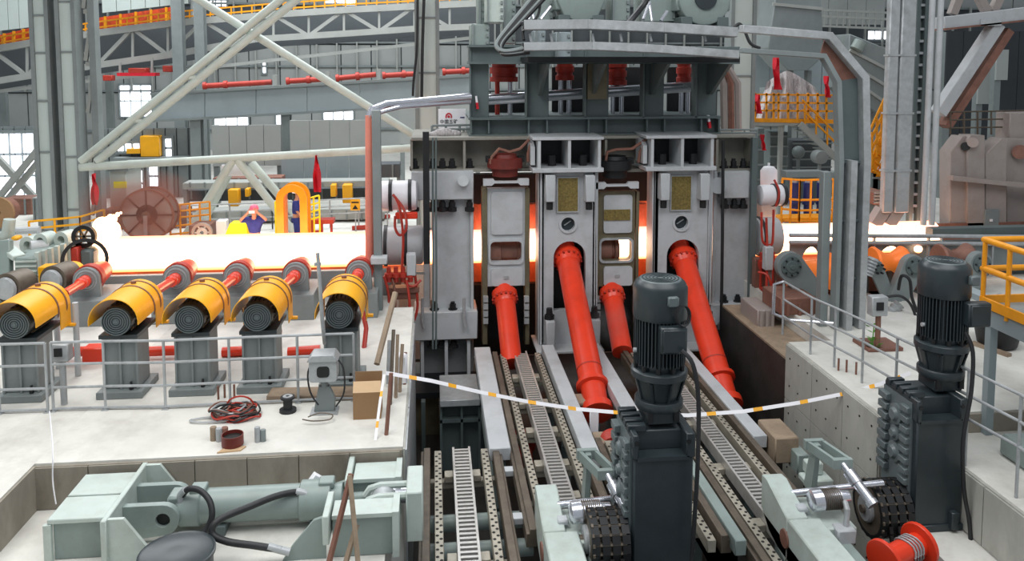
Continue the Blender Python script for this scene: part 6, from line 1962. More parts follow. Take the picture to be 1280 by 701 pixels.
def arm_roller(label):
    """the leftmost unit: one broad arm leaning to the right in front of an orange roll"""
    Y = 16.9
    a, b = P(989, 333, Y), P(1027, 380, Y)
    t = T('swing_arm_roller', label, 'roller', ((a.x + b.x) / 2, Y, 0))
    an = math.atan2(a.z - b.z, a.x - b.x)
    part(MB().plate(circ(a.x, a.z, .32, 12, an - PI / 2, an + PI / 2) + circ(b.x, b.z, .26, 12, an + PI / 2, an + 3 * PI / 2), (), 'Y', Y, Y + .2), 'arm', M['steel'], t, .02)
    part(MB().lathe((a.x, Y, a.z), (a.x, Y - 1, a.z), [(0, .24), (.04, .23), (.045, .14), (.07, .13), (.075, .06), (.1, .05)], 24), 'bearing_cap', M['frame'], t)
    for k in range(8):
        q = k * PI / 4
        part(MB().cyl((a.x + .19 * math.cos(q), Y - .07, a.z + .19 * math.sin(q)), (a.x + .19 * math.cos(q), Y - .03, a.z + .19 * math.sin(q)), .022, n=6), 'cap_bolt', M['black'], t)
    part(MB().lathe((b.x, Y, b.z), (b.x, Y - 1, b.z), [(0, .22), (.05, .21), (.055, .12), (.1, .1)], 20), 'pivot', M['steel'], t)
    r0 = P(1014, 342, Y + .6)
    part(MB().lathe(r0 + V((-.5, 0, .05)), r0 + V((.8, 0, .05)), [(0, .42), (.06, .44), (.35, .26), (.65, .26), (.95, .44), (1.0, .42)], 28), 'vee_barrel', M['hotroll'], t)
    part(MB().box((a.x - .2, Y + .25, 0), (b.x + .3, Y + 1.2, r0.z - .45)), 'bench', M['red2'], t, .02)
    return t


arm_roller('orange heat-lit vee roller with a broad grey swing arm right of the mill')
vroller(1119, 340, 'orange heat-lit vee roller between two grey arms, right of the cable duct', True, False)
vroller(1203, 336, 'cold brown vee roller between two grey arms behind the right motor', False, False)
for k, (a, b) in enumerate((((1168, 345), (1182, 330)), ((1092, 322), (1083, 345)), ((1098, 405), (1126, 378)), ((1255, 370), (1232, 395)))):
    p, q = P(*a, 16.3), P(*b, 16.3)
    L = (q - p).length
    pr = []
    n = 6
    for j in range(n):
        pr += [(L * j / n, .1), (L * (j + .6) / n, .13)]
    S(MB().lathe(p, q, pr, 14), 'bellows', M['galv'], 'grey corrugated tube %s' % ('left of the cold vee roller', 'beside the tall cable duct', 'below the middle vee roller', 'under the yellow platform')[k], 'bellows')
cable([(1123, 362, 16.4), (1127, 345, 16.3), (1137, 350, 16.2), (1140, 372, 16.2), (1148, 395, 16.1), (1150, 410, 16)], .035, 'hydraulic_hose', M['rubber'], 'black hose looping over the middle vee roller arm', 'hose')
cable([(1108, 371, 16.2), (1125, 370, 16.1), (1138, 380, 16.0), (1147, 402, 15.9)], .03, 'hydraulic_hose', M['rubber'], 'black hose running right from the small control box', 'hose')
b = G(1100, 440)
t = T('switch_box', 'small beige switch box on a post right of the cable duct', 'switch box', b)
q0, q1 = P(1090, 396, b.y), P(1111, 371, b.y)
part(MB().box((q0.x, b.y, q0.z), (q1.x, b.y + .2, q1.z)), 'case', M['galv'], t, .015)
part(MB().box((q0.x + .08, b.y - .02, q0.z + .12), (q1.x - .1, b.y, q1.z - .1)), 'dial', M['black'], t)
part(MB().cyl((b.x, b.y + .1, 0), (b.x, b.y + .1, q0.z), .05, n=10), 'post', M['rust'], t)
# red-brown base machinery between mill and duct
for k, (x0, y0, x1, y1, Y, m, lb) in enumerate(((975, 372, 1022, 432, 16.2, 'rust', 'brown red machine base right of the mill foot'), (946, 410, 968, 440, 16.6, 'pink', 'pale plinth beside the right mill post'),
                                                (1045, 335, 1084, 425, 17.2, 'rust', 'brown panel behind the tall cable duct'), (1160, 372, 1226, 415, 17.0, 'frame', 'dark machine base under the cold vee roller'))):
    a = P((x0 + x1) / 2, y1, Y)
    t = T('machine_plinth', lb, 'machine base', (a.x, Y, 0))
    q0, q1 = P(x0, y1, Y), P(x1, y0, Y)
    part(MB().box((q0.x, Y, 0), (q1.x, Y + 1, q1.z)), 'body', M[m], t, .02)
    for j in range(3):
        x = q0.x + (q1.x - q0.x) * (j + .5) / 3
        part(MB().box((x - .03, Y - .06, 0), (x + .03, Y, q1.z - .1)), 'rib', M[m], t)
for k, pts in enumerate((((952, 265, 17.9), (953, 300, 17.8), (962, 306, 17.8), (966, 300, 17.8), (967, 262, 17.9)), ((958, 272, 17.8), (959, 330, 17.7), (956, 410, 17.4)), ((970, 258, 18), (974, 240, 18), (968, 225, 18.2)), ((948, 340, 17.8), (960, 345, 17.6), (966, 370, 17.5), (964, 420, 17.2)))):
    cable(pts, .03, 'hydraulic_pipe', M['red2'], 'thin red pipe right of the mill, %s' % ('bent into a U', 'straight one reaching the floor', 'short bow over the upper cylinder', 'lowest one beside the plinth')[k], 'pipe', 'red pipework right of the mill', 6)
t = T('white_tank', 'small white standing tank behind the upper right cylinder', 'tank', P(961, 236, 20.5))
part(MB().lathe(P(961, 236, 20.5), P(961, 200, 20.5), [(0, .2), (.02, .22), (.5, .22), (.6, .14), (.62, .03), (.7, .03)], 20), 'shell', M['white'], t)
part(MB().pb(952, 236, 970, 290, 20.4, .3), 'stand', M['steel'], t)
t = T('instrument_box', 'small pale instrument box right of the mill post', 'instrument box', P(963, 330, 17.6))
part(MB().pb(957, 309, 967, 338, 17.6, .2), 'case', M['mill'], t, .015)
part(MB().pb(960, 338, 964, 420, 17.7, .08), 'post', M['steel'], t)

# ------------------------------------------------------------------ right handrail
bs = []
for px, py in ((972, 352), (1015, 372), (1045, 385), (1080, 401), (1122, 422)):
    q = G(px, py, 1.08)
    bs.append(V((max(q.x, 6.95), q.y, 0)))
t = T('handrail', 'steel handrail along the right edge of the pit', 'railing', bs[2])
for b in bs:
    part(MB().cyl(b, b + V((0, 0, 1.08)), .022, n=8), 'post', M['galv'], t)
b2 = [G(1206, 582, -.32), G(1270, 622, -.32), G(1330, 672, -.32)]
for b in b2:
    part(MB().cyl(b, b + V((0, 0, 1.4)), .022, n=8), 'post', M['galv'], t)
for h in (1.08, .72, .38):
    part(MB().tube([b + V((0, 0, h)) for b in bs] + [b + V((0, 0, h + .32)) for b in b2], .022, 8), 'rail', M['galv'], t)
part(MB().tube([bs[0] + V((0, 0, 1.08)), bs[0] + V((-.15, .1, 1.0)), bs[0] + V((-.16, .1, .4)), bs[0] + V((.1, 0, .3)), bs[0] + V((.9, -.3, .3))], .03, 8), 'end_bend', M['chrome'], t)
for k, (px, py) in enumerate(((1048, 463), (1058, 465), (1070, 468))):
    b = G(px, py)
    S(MB().cyl(b, b + V((0, 0, .22)), .02, n=6), 'anchor_bolt', M['rust'], 'rusty anchor bolt on the right pit edge, %s of three' % ('left', 'middle', 'right')[k], 'bolt', 'anchor bolts on the right edge')
# plant
random.seed(9)
b = G(1090, 437)
t = T('weed', 'small green weed growing by the foot of the cable duct', 'plant', b)
for k in range(26):
    a = random.uniform(0, 2 * PI); h = random.uniform(.08, .5); r = random.uniform(.02, .17)
    c = b + V((r * math.cos(a), r * math.sin(a), h))
    d = V((math.cos(a), math.sin(a), .4)) * .09
    s = V((-math.sin(a), math.cos(a), 0)) * .035
    part(MB().add([c - d * .5, c + s, c + d, c - s, c + V((0, 0, -.01))], [(0, 1, 2), (0, 2, 3), (4, 2, 1), (4, 3, 2), (0, 4, 1), (0, 3, 4)]), 'leaf', M['leaf'], t)
part(MB().cyl(b, b + V((.02, 0, .45)), .012, n=6), 'stem', M['leaf'], t)
b = G(1246, 432)
t = T('black_tub', 'black tub standing under the yellow platform', 'tub', b)
part(MB().lathe(b, b + V((0, 0, 1)), [(0, .28), (.05, .34), (.45, .42), (.5, .44)], 24), 'shell', M['rubber'], t)
part(MB().ring(b + V((0, 0, .46)), b + V((0, 0, .52)), .47, .4, 24), 'rim', M['rubber'], t)
S(MB().box((P(1082, 452, 14).x, 13.9, 0), (P(1125, 452, 14).x, 14.5, .07)), 'steel_plate', M['rust'], 'flat brown steel plate lying by the weed', 'plate', None, .01)
a, b = G(1215, 430), G(1262, 446)
S(MB().beam(a + V((0, 0, .03)), b + V((0, 0, .03)), .12, .06), 'timber_plank', M['wood'], 'short timber plank on the floor under the yellow platform', 'plank')
S(MB().box((8.25, 9.8, -.32), (9.6, 10.6, .0)), 'green_cover', M['green'], 'pale green cover in the sunken floor at the right edge', 'cover', None, .05)
cable([(1192, 640, 11.0), (1215, 660, 10.6), (1240, 680, 10.3), (1252, 690, 10.1), (1256, 705, 10)], .03, 'conduit', M['chrome'], 'bright conduit pipe running along the foot of the right ledge', 'conduit')

# ------------------------------------------------------------------ yellow platform at the right edge
Yq = 11.35
pc = P(1227, 379, Yq)
t = T('yellow_platform', 'yellow railed platform on grey legs at the right picture edge', 'platform', (pc.x, Yq, -.32))
part(MB().box((pc.x, 7.5, pc.z - .06), (pc.x + 3, Yq, pc.z)), 'deck', M['steel'], t)
part(MB().box((pc.x - .04, 7.5, pc.z - .03), (pc.x, Yq, pc.z + .12)), 'toe_board', M['orange'], t)
part(MB().box((pc.x, Yq, pc.z - .03), (pc.x + 3, Yq + .04, pc.z + .12)), 'toe_board', M['orange'], t)
part(MB().box((pc.x, 7.5, pc.z - .3), (pc.x + .1, Yq, pc.z - .06)), 'fascia', M['cladb'], t)
part(MB().box((pc.x, Yq - .1, pc.z - .3), (pc.x + 3, Yq, pc.z - .06)), 'fascia', M['cladb'], t)
for y in (Yq - .02, Yq - .55, 10.0, 9.1):
    part(MB().cyl((pc.x, y, pc.z - .1), (pc.x, y, pc.z + 1.0), .035, n=10), 'post', M['orange'], t)
for x in (.75, 1.4, 2.1):
    part(MB().cyl((pc.x + x, Yq, pc.z), (pc.x + x, Yq, pc.z + 1.0), .03, n=8), 'post', M['orange'], t)
for h in (1.0, .55):
    part(MB().tube([(pc.x, 7.5, pc.z + h), (pc.x, Yq, pc.z + h), (pc.x + 3, Yq, pc.z + h)], .035, 10), 'rail', M['orange'], t)
part(MB().box((pc.x + .02, Yq - .2, -.32), (pc.x + .14, Yq - .08, pc.z - .3)), 'leg', M['cladb'], t)
part(MB().box((pc.x + .75, 12.9, 0), (pc.x + .9, 13.05, pc.z - .3)), 'leg', M['cladb'], t)
part(MB().box((pc.x + .7, Yq, pc.z - .3), (pc.x + .95, 13.1, pc.z - .2)), 'rear_beam', M['cladb'], t)

# ================================================================== BACKGROUND, RIGHT
# pair of vertical ducts and pipes
Yr = 19.6
for k, (x0, x1, lb) in enumerate(((1108, 1121, 'left one'), (1123, 1141, 'right broad one'))):
    t = T('vertical_duct', 'tall galvanised vertical duct at the right, ' + lb, 'duct', P((x0 + x1) / 2, 278, Yr))
    a, b = P(x0, 150, Yr).x, P(x1, 150, Yr).x
    z0 = P(x0, 278, Yr).z
    part(MB().box((a, Yr, z0 + .25), (b, Yr + .2, 8.2)), 'duct_wall', M['galv'], t, .03)
    for j in range(4):
        part(MB().box((a - .02, Yr - .02, 2.6 + j * 1.5), (b + .02, Yr + .22, 2.65 + j * 1.5)), 'joint_flange', M['galv'], t)
    part(MB().beam(((a + b) / 2, Yr + .25, z0 + .3), ((a + b) / 2 - .25, Yr + .25, z0 - .1), .3, .3), 'duct_foot', M['pink'], t)
q = P(1148, 150, 20.4)
t = T('cable_ladder', 'dark vertical cable ladder right of the galvanised ducts', 'cable ladder', (q.x, 20.4, P(1148, 282, 20.4).z))
for x in (1143, 1153):
    xx = P(x, 150, 20.4).x
    part(MB().box((xx - .04, 20.4, P(1148, 282, 20.4).z), (xx + .06, 20.55, 8.4)), 'ladder_side', M['frame'], t)
for k in range(22):
    z = 1.5 + k * .32
    part(MB().box((P(1143, 150, 20.4).x, 20.42, z), (P(1153, 150, 20.4).x, 20.5, z + .07)), 'rung', M['galv'], t)
part(MB().box((P(1143, 150, 20.4).x, 20.56, 1.3), (P(1158, 150, 20.4).x, 20.7, 8.4)), 'ladder_back', M['steel'], t)
for k, x in enumerate((1159.5, 1170)):
    q = P(x, 150, 19.4)
    S(MB().cyl((q.x, 19.4, P(x, 281, 19.4).z), (q.x, 19.4, 8.2), .075, n=14), 'vertical_pipe', M['mill'], 'tall pale vertical pipe right of the cable ladder, %s one' % ('left', 'right')[k], 'pipe')
# pale stand at the right edge
Ys = 20.6
t = T('pale_mill_stand', 'pale pinkish machine stand at the right picture edge behind the guard screen', 'machine stand', (P(1235, 290, Ys).x, Ys, 0))
for pts, Yk, n in (([(1188, 290), (1208, 290), (1208, 170), (1203, 170), (1188, 190)], Ys, 'cheek'), ([(1209, 290), (1231, 290), (1231, 169), (1213, 169), (1209, 175)], Ys - .1, 'cheek'), ([(1232, 290), (1258, 290), (1258, 173), (1252, 173), (1232, 192)], Ys - .05, 'cheek'), ([(1258, 290), (1430, 290), (1430, 173), (1258, 173)], Ys + .3, 'rear_wall')):
    part(MB().plate([(P(x, y, Yk).x, P(x, y, Yk).z) for x, y in pts], (), 'Y', Yk, Yk + .5), n, M['pink'], t, .02)
part(MB().beam(P(1187, 222, Ys - .2), P(1430, 246, Ys - .2), .3, .12), 'ledge', M['pink'], t)
part(MB().pb(1231, 262, 1249, 289, Ys - .15, .1), 'hatch', M['steel'], t, .01)
part(MB().pb(1238, 274, 1241, 277, Ys - .18, .03), 'hatch_knob', M['white'], t)
part(MB().cyl(P(1216, 178, Ys - .1), P(1216, 178, Ys - .25), .14, n=18), 'lifting_lug', M['pink'], t)
part(MB().cyl(P(1207, 183, Ys), P(1207, 183, Ys - .1), .12, n=16), 'lifting_lug', M['black'], t)
part(MB().cyl(P(1275, 190, Ys + .3), P(1275, 190, Ys + .1), .2, n=18), 'round_cap', M['rust'], t)
part(MB().box((P(1190, 290, Ys).x, Ys + .1, 0), (P(1430, 290, Ys).x, Ys + .7, P(1190, 289, Ys).z)), 'plinth', M['frame'], t)
part(MB().pb(1262, 140, 1430, 176, Ys + .5, .6), 'upper_case', M['pink'], t, .03)
for k in range(6):
    x = 1188 + k * 17
    part(MB().cyl(P(x, 168, Ys + .8), P(x, 140, Ys + .8), .03, n=6), 'rail_post', M['rail'], t)
for y in (140, 150, 160):
    part(MB().cyl(P(1186, y, Ys + .8), P(1290, y - 2, Ys + .8), .025, n=6), 'top_rail', M['rail'], t)
# heavy beam with brace at the top right
Yh = 21.5
t = T('heavy_truss', 'heavy pale roof truss with a brown diagonal brace at the top right', 'truss', P(1230, 36, Yh))
part(MB().beam(P(1174, 30, Yh), P(1460, -4, Yh), .5, .38), 'bottom_chord', M['mill'], t, .02)
part(MB().beam(P(1174, 37, Yh), P(1460, 6, Yh), .6, .05), 'chord_flange', M['rust'], t)
for a, b in (((1190, 18), (1208, -30)), ((1235, 18), (1210, -30)), ((1240, 16), (1262, -30))):
    part(MB().beam(P(*a, Yh), P(*b, Yh), .2, .22), 'web_member', M['pink'], t)
part(MB().beam(P(1246, 30, Yh), P(1172, 142, Yh), .4, .32), 'brace', M['mill'], t, .02)
part(MB().beam(P(1258, 38, Yh + .1), P(1180, 158, Yh + .1), .42, .22), 'brace_flange', M['rust'], t)
part(MB().pb(1226, 24, 1252, 32, Yh - .3, .1), 'gusset', M['mill'], t)
# dark backing structures on the right
for k, (x0, y0, x1, y1, Y, m, lb) in enumerate(((1176, 40, 1500, 175, 40, 'shade', 'dark grey panel wall behind the heavy truss brace'), (940, 66, 1050, 120, 33, 'cladb', 'blue grey panel behind the striped tarpaulin'), (1180, 40, 1202, 150, 30, 'shade', 'dark column behind the brown diagonal brace'),
                                                (1222, 60, 1240, 130, 34, 'clad', 'pale panel behind the heavy truss, narrow one'), (1245, 62, 1262, 100, 33, 'clad', 'pale curved housing behind the heavy truss'), (940, -30, 1108, 30, 44, 'clad', 'grey cladding above the right walkway'))):
    q0, q1 = P(x0, y1, Y), P(x1, y0, Y)
    t = T('cladding_bay', lb, 'panel', (q0.x, Y, q0.z))
    n = max(1, int((x1 - x0) / 22))
    for j in range(n):
        xa1 = q0.x + (q1.x - q0.x) * j / n
        part(MB().box((xa1, Y, q0.z), (xa1 + (q1.x - q0.x) / n - .03, Y + .1, q1.z)), 'sheet', M[m], t)
    part(MB().box((q0.x, Y + .1, 0), (q0.x + .3, Y + .4, q1.z)), 'support', M['steel'], t)
t = T('tilted_chute', 'large tilted grey ribbed chute behind the cable duct bend', 'chute', P(1090, 150, 27))
q = [P(*v, 27) for v in ((1062, 42), (1112, 62), (1112, 150), (1076, 128), (1060, 110))]
part(MB().plate([(v.x, v.z) for v in q], (), 'Y', 27, 28.5), 'body', M['steel'], t, .03)
for u in (.3, .55, .8):
    a, b = q[0].lerp(q[4], u), q[1].lerp(q[2], u)
    part(MB().beam(a + V((0, -.05, 0)), b + V((0, -.05, 0)), .1, .1), 'rib', M['truss'], t)
part(MB().cyl(P(1070, 62, 26.8), P(1076, 52, 26.8), .22, n=18), 'drum', M['green'], t)
part(MB().box((P(1080, 150, 27.5).x, 27.4, 0), (P(1090, 150, 27.5).x, 27.7, P(1085, 130, 27.4).z)), 'leg', M['steel'], t)
t = T('hopper', 'grey hopper housing above the striped tarpaulin', 'hopper', P(993, 88, 30.5))
q = [P(*v, 30.5) for v in ((972, -20), (1026, -20), (1030, 70), (1010, 88), (985, 88), (960, 60))]
part(MB().plate([(v.x, v.z) for v in q], (), 'Y', 30.5, 32), 'body', M['steel'], t, .03)
for y in (5, 35):
    part(MB().beam(P(966, y, 30.45), P(1028, y + 6, 30.45), .08, .12), 'rib', M['truss'], t)
for x in (985, 1008):
    part(MB().box((P(x, 100, 31).x, 30.9, 0), (P(x + 5, 100, 31).x, 31.2, P(x, 88, 30.9).z)), 'leg', M['steel'], t)
t = T('rear_walkway', 'grey lattice walkway in the far right background', 'walkway', P(1070, 36, 42))
for y in (12, 20, 32):
    part(bar((1020, y), (1110, y + 4), 42, .1, .12), 'rail', M['truss'], t)
for x in range(1022, 1110, 8):
    part(bar((x, 12), (x, 34), 42, .07, .07), 'post', M['truss'], t)
# upper yellow platform with stair and tarpaulin
Yy = 27.0
t = T('rear_platform', 'grey platform with yellow railing under the striped tarpaulin', 'platform', (P(990, 290, Yy).x, Yy, 0))
part(MB().pb(941, 152, 1010, 157, Yy, 2.4), 'deck', M['truss'], t)
for x in (945, 976):
    part(MB().box((P(x, 200, Yy).x, Yy + .1, 0), (P(x + 4, 200, Yy).x, Yy + .3, P(x, 157, Yy).z)), 'leg', M['truss'], t)
for dy in (118, 128, 138):
    part(bar((942, dy), (1045, dy + 1), Yy, .06, .06), 'rail', M['orange'], t)
part(bar((942, 150), (1043, 152), Yy, .05, .14), 'toe_board', M['orange'], t)
for x in (944, 958, 967, 973, 985, 997, 1010, 1022, 1033, 1043):
    part(bar((x, 116), (x, 152), Yy, .06, .06), 'post', M['orange'], t)
part(bar((1000, 155), (1050, 202), Yy - .1, .1, .22), 'stair_string', M['truss'], t)
for k in range(8):
    x, y = 999 + k * 6, 158 + k * 5.7
    part(MB().pb(x, y, x + 9, y + 1.5, Yy - .1, .8), 'stair_tread', M['truss'], t)
for dy in (-30, -18):
    part(bar((1003, 155 + dy), (1050, 202 + dy), Yy - .1, .06, .06), 'stair_rail', M['orange'], t)
for x in (1006, 1020, 1034, 1046):
    y = 155 + (x - 1000) * .94
    part(bar((x, y), (x, y - 30), Yy - .1, .05, .05), 'stair_post', M['orange'], t)
t = T('tarpaulin', 'grey striped tarpaulin draped over machinery on the rear platform', 'tarpaulin', P(985, 150, Yy + .8))
random.seed(21)
vs, fs = [], []
nu, nv = 15, 9
for i in range(nu + 1):
    u = i / nu
    px = 952 + u * 76
    topy = 88 + 34 * abs(u - .42) ** 1.2 * 1.2
    for j in range(nv + 1):
        v = j / nv
        spread = (u - .45) * 14 * v
        vs.append(P(px * 1 + spread - 8 * (1 - v) * (u - .45) * 2, topy + (148 - topy) * v, Yy + .9 + .2 * math.sin(u * 25 + v * 3) - .5 * v + random.uniform(-.05, .05)))
for i in range(nu):
    for j in range(nv):
        a = i * (nv + 1) + j
        fs.append((a, a + 1, a + nv + 2, a + nv + 1))
m = len(vs)
part(MB().add(vs + [v + V((0, .04, 0)) for v in vs], fs + [tuple(k + m for k in f[::-1]) for f in fs]), 'cloth', M['tarp'], t)
part(MB().pb(960, 110, 1018, 150, Yy + 1.4, .8), 'covered_machine', M['steel'], t)
banner(970, 72, 112, .3, 26.4, 'red banner hanging above the left part of the rear platform')
banner(1033, 95, 122, .2, 26.6, 'red banner hanging above the right part of the rear platform')
banner(947, 118, 142, .22, 26.8, 'short red banner tied to the left end of the rear platform railing')
banner(953, 168, 188, .14, 25, 'small red banner hanging under the rear platform')
# lower yellow railing with blue pumps behind
Yl = 22.0
prail('yellow_railing', 'orange yellow railing above the outgoing hot pipe', [(978, 223), (1000, 225), (1042, 224)], Yl, (0, 25, 38, 52), M['orange'], 11, .035)
part(MB().pb(975, 272, 1048, 277, Yl, .6), 'toe_board', M['orange'], [o for o in COL.objects if o.get('label', '').startswith('orange yellow railing')][0])
for k, (x0, x1) in enumerate(((986, 1000), (1003, 1017), (1020, 1030))):
    t = T('blue_pump', 'dark blue pump behind the orange yellow railing, %s' % ('left', 'middle', 'right one')[k], 'pump', P((x0 + x1) / 2, 272, 23.2))
    a, b = P((x0 + x1) / 2, 274, 23.2), P((x0 + x1) / 2, 228, 23.2)
    r = (P(x1, 250, 23.2).x - P(x0, 250, 23.2).x) / 2
    part(MB().lathe(a, b, [(0, r), (.1, r), (.12, r * .75), (.45, r * .75), (.47, r), (.55, r), (.57, r * .85), ((b - a).length, r * .8)], 20), 'body', M['navy'], t)
    part(MB().cyl(b, b + V((0, 0, .08)), r * .5, n=16), 'cap', M['galv'], t)
    part(MB().box((a.x - r, 23.1, 0), (a.x + r, 23.5, a.z)), 'plinth', M['steel'], t)
for k, (x0, y0, x1, y1, Y, m, nme, lb, cat) in enumerate(((945, 160, 956, 235, 26, 'frame', 'dark_post', 'dark post right of the mill top', 'post'), (962, 165, 985, 215, 29, 'frame', 'dark_machine', 'dark machinery under the rear platform, left block', 'machine'),
                                                         (990, 175, 1040, 215, 29.5, 'cladd', 'dark_machine', 'dark machinery under the rear platform stair, right block', 'machine'), (1088, 215, 1106, 280, 24, 'frame', 'dark_machine', 'dark machinery block behind the vertical ducts', 'machine'),
                                                         (1092, 240, 1110, 256, 21, 'rust', 'brown_pipe_end', 'brown pipe end left of the galvanised ducts', 'pipe'), (940, 215, 1050, 290, 31, 'clad', 'grey_block', 'long grey block behind the blue pumps', 'block'))):
    q0, q1 = P(x0, y1, Y), P(x1, y0, Y)
    t = T(nme, lb, cat, ((q0.x + q1.x) / 2, Y, 0))
    part(MB().box((q0.x, Y, q0.z), (q1.x, Y + 1, q1.z)), 'body', M[m], t, .02)
    part(MB().box((q0.x + .1, Y + .1, 0), (q1.x - .1, Y + .8, q0.z)), 'base', M['frame'], t)
    for j in range(4):
        z = q0.z + (q1.z - q0.z) * (j + .5) / 4
        part(MB().box((q0.x, Y - .05, z), (q1.x, Y, z + .06)), 'rib', M['steel'], t)
q = P(1028, 197, 26)
S(MB().lathe(q, q + V((0, .5, 0)), [(0, .12), (.02, .22), (.1, .24), (.4, .24)], 20).cyl((q.x, q.y + .2, 0), (q.x, q.y + .2, q.z - .2), .06), 'round_blower', M['steel'], 'pale round blower under the rear platform stair', 'blower')
q = P(998, 190, 26)
S(MB().sphere(q, .22, 10, 7).cyl((q.x, q.y, 0), (q.x, q.y, q.z - .15), .06), 'round_valve', M['frame'], 'dark round valve under the rear platform', 'valve')
# yellow stair at the back right
t = T('yellow_stair', 'steep yellow stair behind the tall cable duct', 'stair', P(1096, 215, 24))
for a, b in (((1088, 215), (1114, 150)), ((1099, 224), (1126, 158))):
    part(bar(a, b, 24, .08, .3), 'stair_string', M['orange'], t)
for k in range(7):
    u = k / 6
    part(MB().beam(P(1089 + 24 * u, 212 - 60 * u, 24), P(1100 + 24 * u, 220 - 60 * u, 24), .3, .05), 'stair_tread', M['orange'], t)
for dy in (-26, -50, -72):
    part(bar((1088, 205 + dy * .6), (1122, 145 + dy * .8), 23.9, .06, .06), 'stair_rail', M['orange'], t)
for k in range(5):
    x = 1090 + k * 6
    part(bar((x, 210 - k * 14), (x, 165 - k * 17), 23.9, .05, .05), 'stair_post', M['orange'], t)
part(MB().box((P(1092, 215, 24).x, 24, 0), (P(1098, 215, 24).x, 24.2, P(1095, 212, 24).z)), 'leg', M['orange'], t)


# ================================================================== WORKERS
def skin(name, nodes, edges, m, parent, sub=1, label=None, root=0):
    me = bpy.data.meshes.new(name)
    bm = bmesh.new()
    lay = bm.verts.layers.skin.verify()
    vs = []
    for k, (p, r) in enumerate(nodes):
        v = bm.verts.new(p)
        rr = r if isinstance(r, tuple) else (r, r)
        v[lay].radius = rr
        v[lay].use_root = (k == root)
        vs.append(v)
    for a, b in edges:
        bm.edges.new((vs[a], vs[b]))
    bm.to_mesh(me); bm.free()
    me.materials.append(m)
    o = bpy.data.objects.new(name, me)
    COL.objects.link(o)
    o.parent = parent
    ORG[o.name] = ORG[parent.name]
    sk = o.modifiers.new('skin', 'SKIN'); sk.use_smooth_shade = True
    ss = o.modifiers.new('sub', 'SUBSURF'); ss.levels = sub; ss.render_levels = sub
    if label: o['label'] = label
    return o


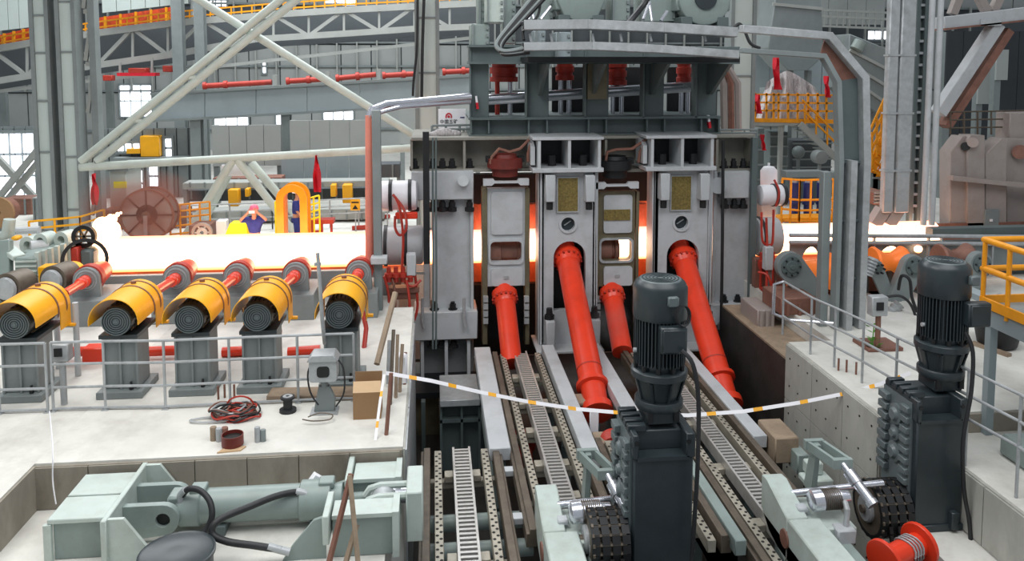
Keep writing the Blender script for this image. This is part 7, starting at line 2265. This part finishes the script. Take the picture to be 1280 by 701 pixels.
def worker(loc, rz, label, arms, helm, lean=0):
    """arms: for both sides (elbow, wrist, hand direction) in body coordinates; the worker faces -Y"""
    t = T('person', label, 'person', loc)
    N, E = [], []

    def n(p, r):
        N.append((V(p), r)); return len(N) - 1

    def e(*ids):
        for a, b in zip(ids, ids[1:]): E.append((a, b))
    pel = n((0, 0, .95), .12); ab = n((0, .01, 1.1), .115); ch = n((0, .01, 1.3), .135); nk = n((0, 0, 1.46), .055)
    jaw = n((0, -.03, 1.54), .06); hd = n((0, -.01, 1.63), .085); cr = n((0, .0, 1.7), .06)
    e(pel, ab, ch, nk, jaw, hd, cr)
    for s in (-1, 1):
        hp = n((s * .09, 0, .9), .095); kn = n((s * .1, -.01, .5), .062); an = n((s * .11, .02, .1), .042); toe = n((s * .12, -.14, .04), .035)
        e(pel, hp, kn, an, toe)
        sh = n((s * .19, 0, 1.4), .06)
        el, wr, hdv = arms[0 if s < 0 else 1]
        eb = n(el, .042); wq = n(wr, .03)
        hv = V(hdv).normalized()
        palm = n(V(wr) + hv * .06, (.034, .02))
        e(ch, sh, eb, wq, palm)
        side = hv.cross(V((0, 1, 0)))
        side = side.normalized() if side.length > .1 else V((1, 0, 0))
        for k in range(4):
            f1 = n(V(wr) + hv * .1 + side * (k - 1.5) * .02, .009); f2 = n(V(wr) + hv * (.14 + .01 * (k in (1, 2))) + side * (k - 1.5) * .022 + V((0, -.015, 0)), .008)
            e(palm, f1, f2)
        th = n(V(wr) + hv * .05 - side * .045 + V((0, -.01, 0)), .01); th2 = n(V(wr) + hv * .09 - side * .05 + V((0, -.02, 0)), .009)
        e(palm, th, th2)
    skin('body', N, E, M['skin'], t, 2)
    # clothing over the same joints
    C, F = [], []

    def c(p, r):
        C.append((V(p), r)); return len(C) - 1

    def f(*ids):
        for a, b in zip(ids, ids[1:]): F.append((a, b))
    p0 = c((0, .01, .98), (.155, .13)); p1 = c((0, .01, 1.14), (.16, .13)); p2 = c((0, .01, 1.32), (.17, .14)); p3 = c((0, .01, 1.43), (.11, .09))
    f(p0, p1, p2, p3)
    for s in (-1, 1):
        sh = c((s * .2, 0, 1.4), .078)
        el, wr, hdv = arms[0 if s < 0 else 1]
        mid = V((s * .19, 0, 1.4)).lerp(V(el), .6); eb = c(V(el), .06)
        md = c(mid, .066)
        f(p2, sh, md, eb)
    skin('jacket', C, F, M['blue'], t, 2)
    C, F = [], []
    q0 = c((0, .01, .97), (.145, .125))
    for s in (-1, 1):
        h = c((s * .1, 0, .86), .108); k = c((s * .105, -.01, .5), .078); a = c((s * .112, .02, .12), .062)
        f(q0, h, k, a)
    skin('trousers', C, F, M['blue'], t, 2)
    for s in (-1, 1):
        part(MB().add([v + V(loc) for v in [V((s * .115 + x, y, z)) for x, y, z in ((-.045, .07, 0), (.045, .07, 0), (.05, -.12, 0), (-.05, -.12, 0), (-.04, .06, .1), (.04, .06, .1), (.04, -.1, .06), (-.04, -.1, .06))]],
                      [(3, 2, 1, 0), (4, 5, 6, 7), (0, 1, 5, 4), (1, 2, 6, 5), (2, 3, 7, 6), (3, 0, 4, 7)]), 'shoe', M['black'], t, .01)
    L = V(loc)
    part(MB().lathe(L + V((0, 0, 1.66)), L + V((0, 0, 2)), [(0, .125), (.012, .125), (.013, .112), (.06, .108), (.1, .085), (.125, .04)], 20).add([L + V((x, y, 1.665)) for x, y in ((-.09, -.09), (.09, -.09), (.06, -.17), (-.06, -.17))] + [L + V((x, y, 1.678)) for x, y in ((-.09, -.09), (.09, -.09), (.06, -.17), (-.06, -.17))], [(0, 1, 2, 3), (7, 6, 5, 4), (0, 4, 5, 1), (1, 5, 6, 2), (2, 6, 7, 3), (3, 7, 4, 0)]), 'helmet', helm, t)
    fc = MB()
    for s in (-1, 1):
        fc.sphere(L + V((s * .03, -.083, 1.63)), .011, 8, 5)
    part(fc, 'eyes', M['black'], t)
    part(MB().sphere(L + V((0, -.098, 1.6)), .016, 8, 6, (.8, 1, 1.3)), 'nose', M['skin'], t)
    part(MB().cbox(L + V((0, -.085, 1.56)), .045, .012, .01), 'mouth', M['red2'], t)
    for s in (-1, 1):
        part(MB().sphere(L + V((s * .088, 0, 1.61)), .028, 8, 6, (.4, .7, 1.1)), 'ear', M['skin'], t)
    part(MB().sphere(L + V((0, .02, 1.64)), .095, 12, 8, (.95, 1, .9)), 'hair', M['black'], t)
    t.rotation_euler = (0, 0, rz)
    return t


q = P(318, 275, 21.0)
worker((q.x, 21.0, 0), 0, 'worker in a blue shirt and pink helmet with both arms raised to his face', (((-.34, -.12, 1.38), (-.12, -.24, 1.6), (.5, -.1, .6)), ((.33, -.12, 1.4), (.13, -.24, 1.62), (-.5, -.1, .6))), M['helmet'])
S(MB().cbox((q.x, 20.72, 1.64), .15, .012, .075), 'phone', M['white'], 'small pale phone held up by the worker in the pink helmet', 'phone', None, .004)
q = P(371, 265, 23.6)
worker((q.x, 23.6, 0), PI / 2, 'worker in blue clothes standing sideways behind the yellow arch', (((-.25, -.05, 1.14), (-.22, -.2, .98), (0, -.5, -.5)), ((.25, 0, 1.12), (.22, -.18, .95), (0, -.5, -.6))), M['whelmet'])
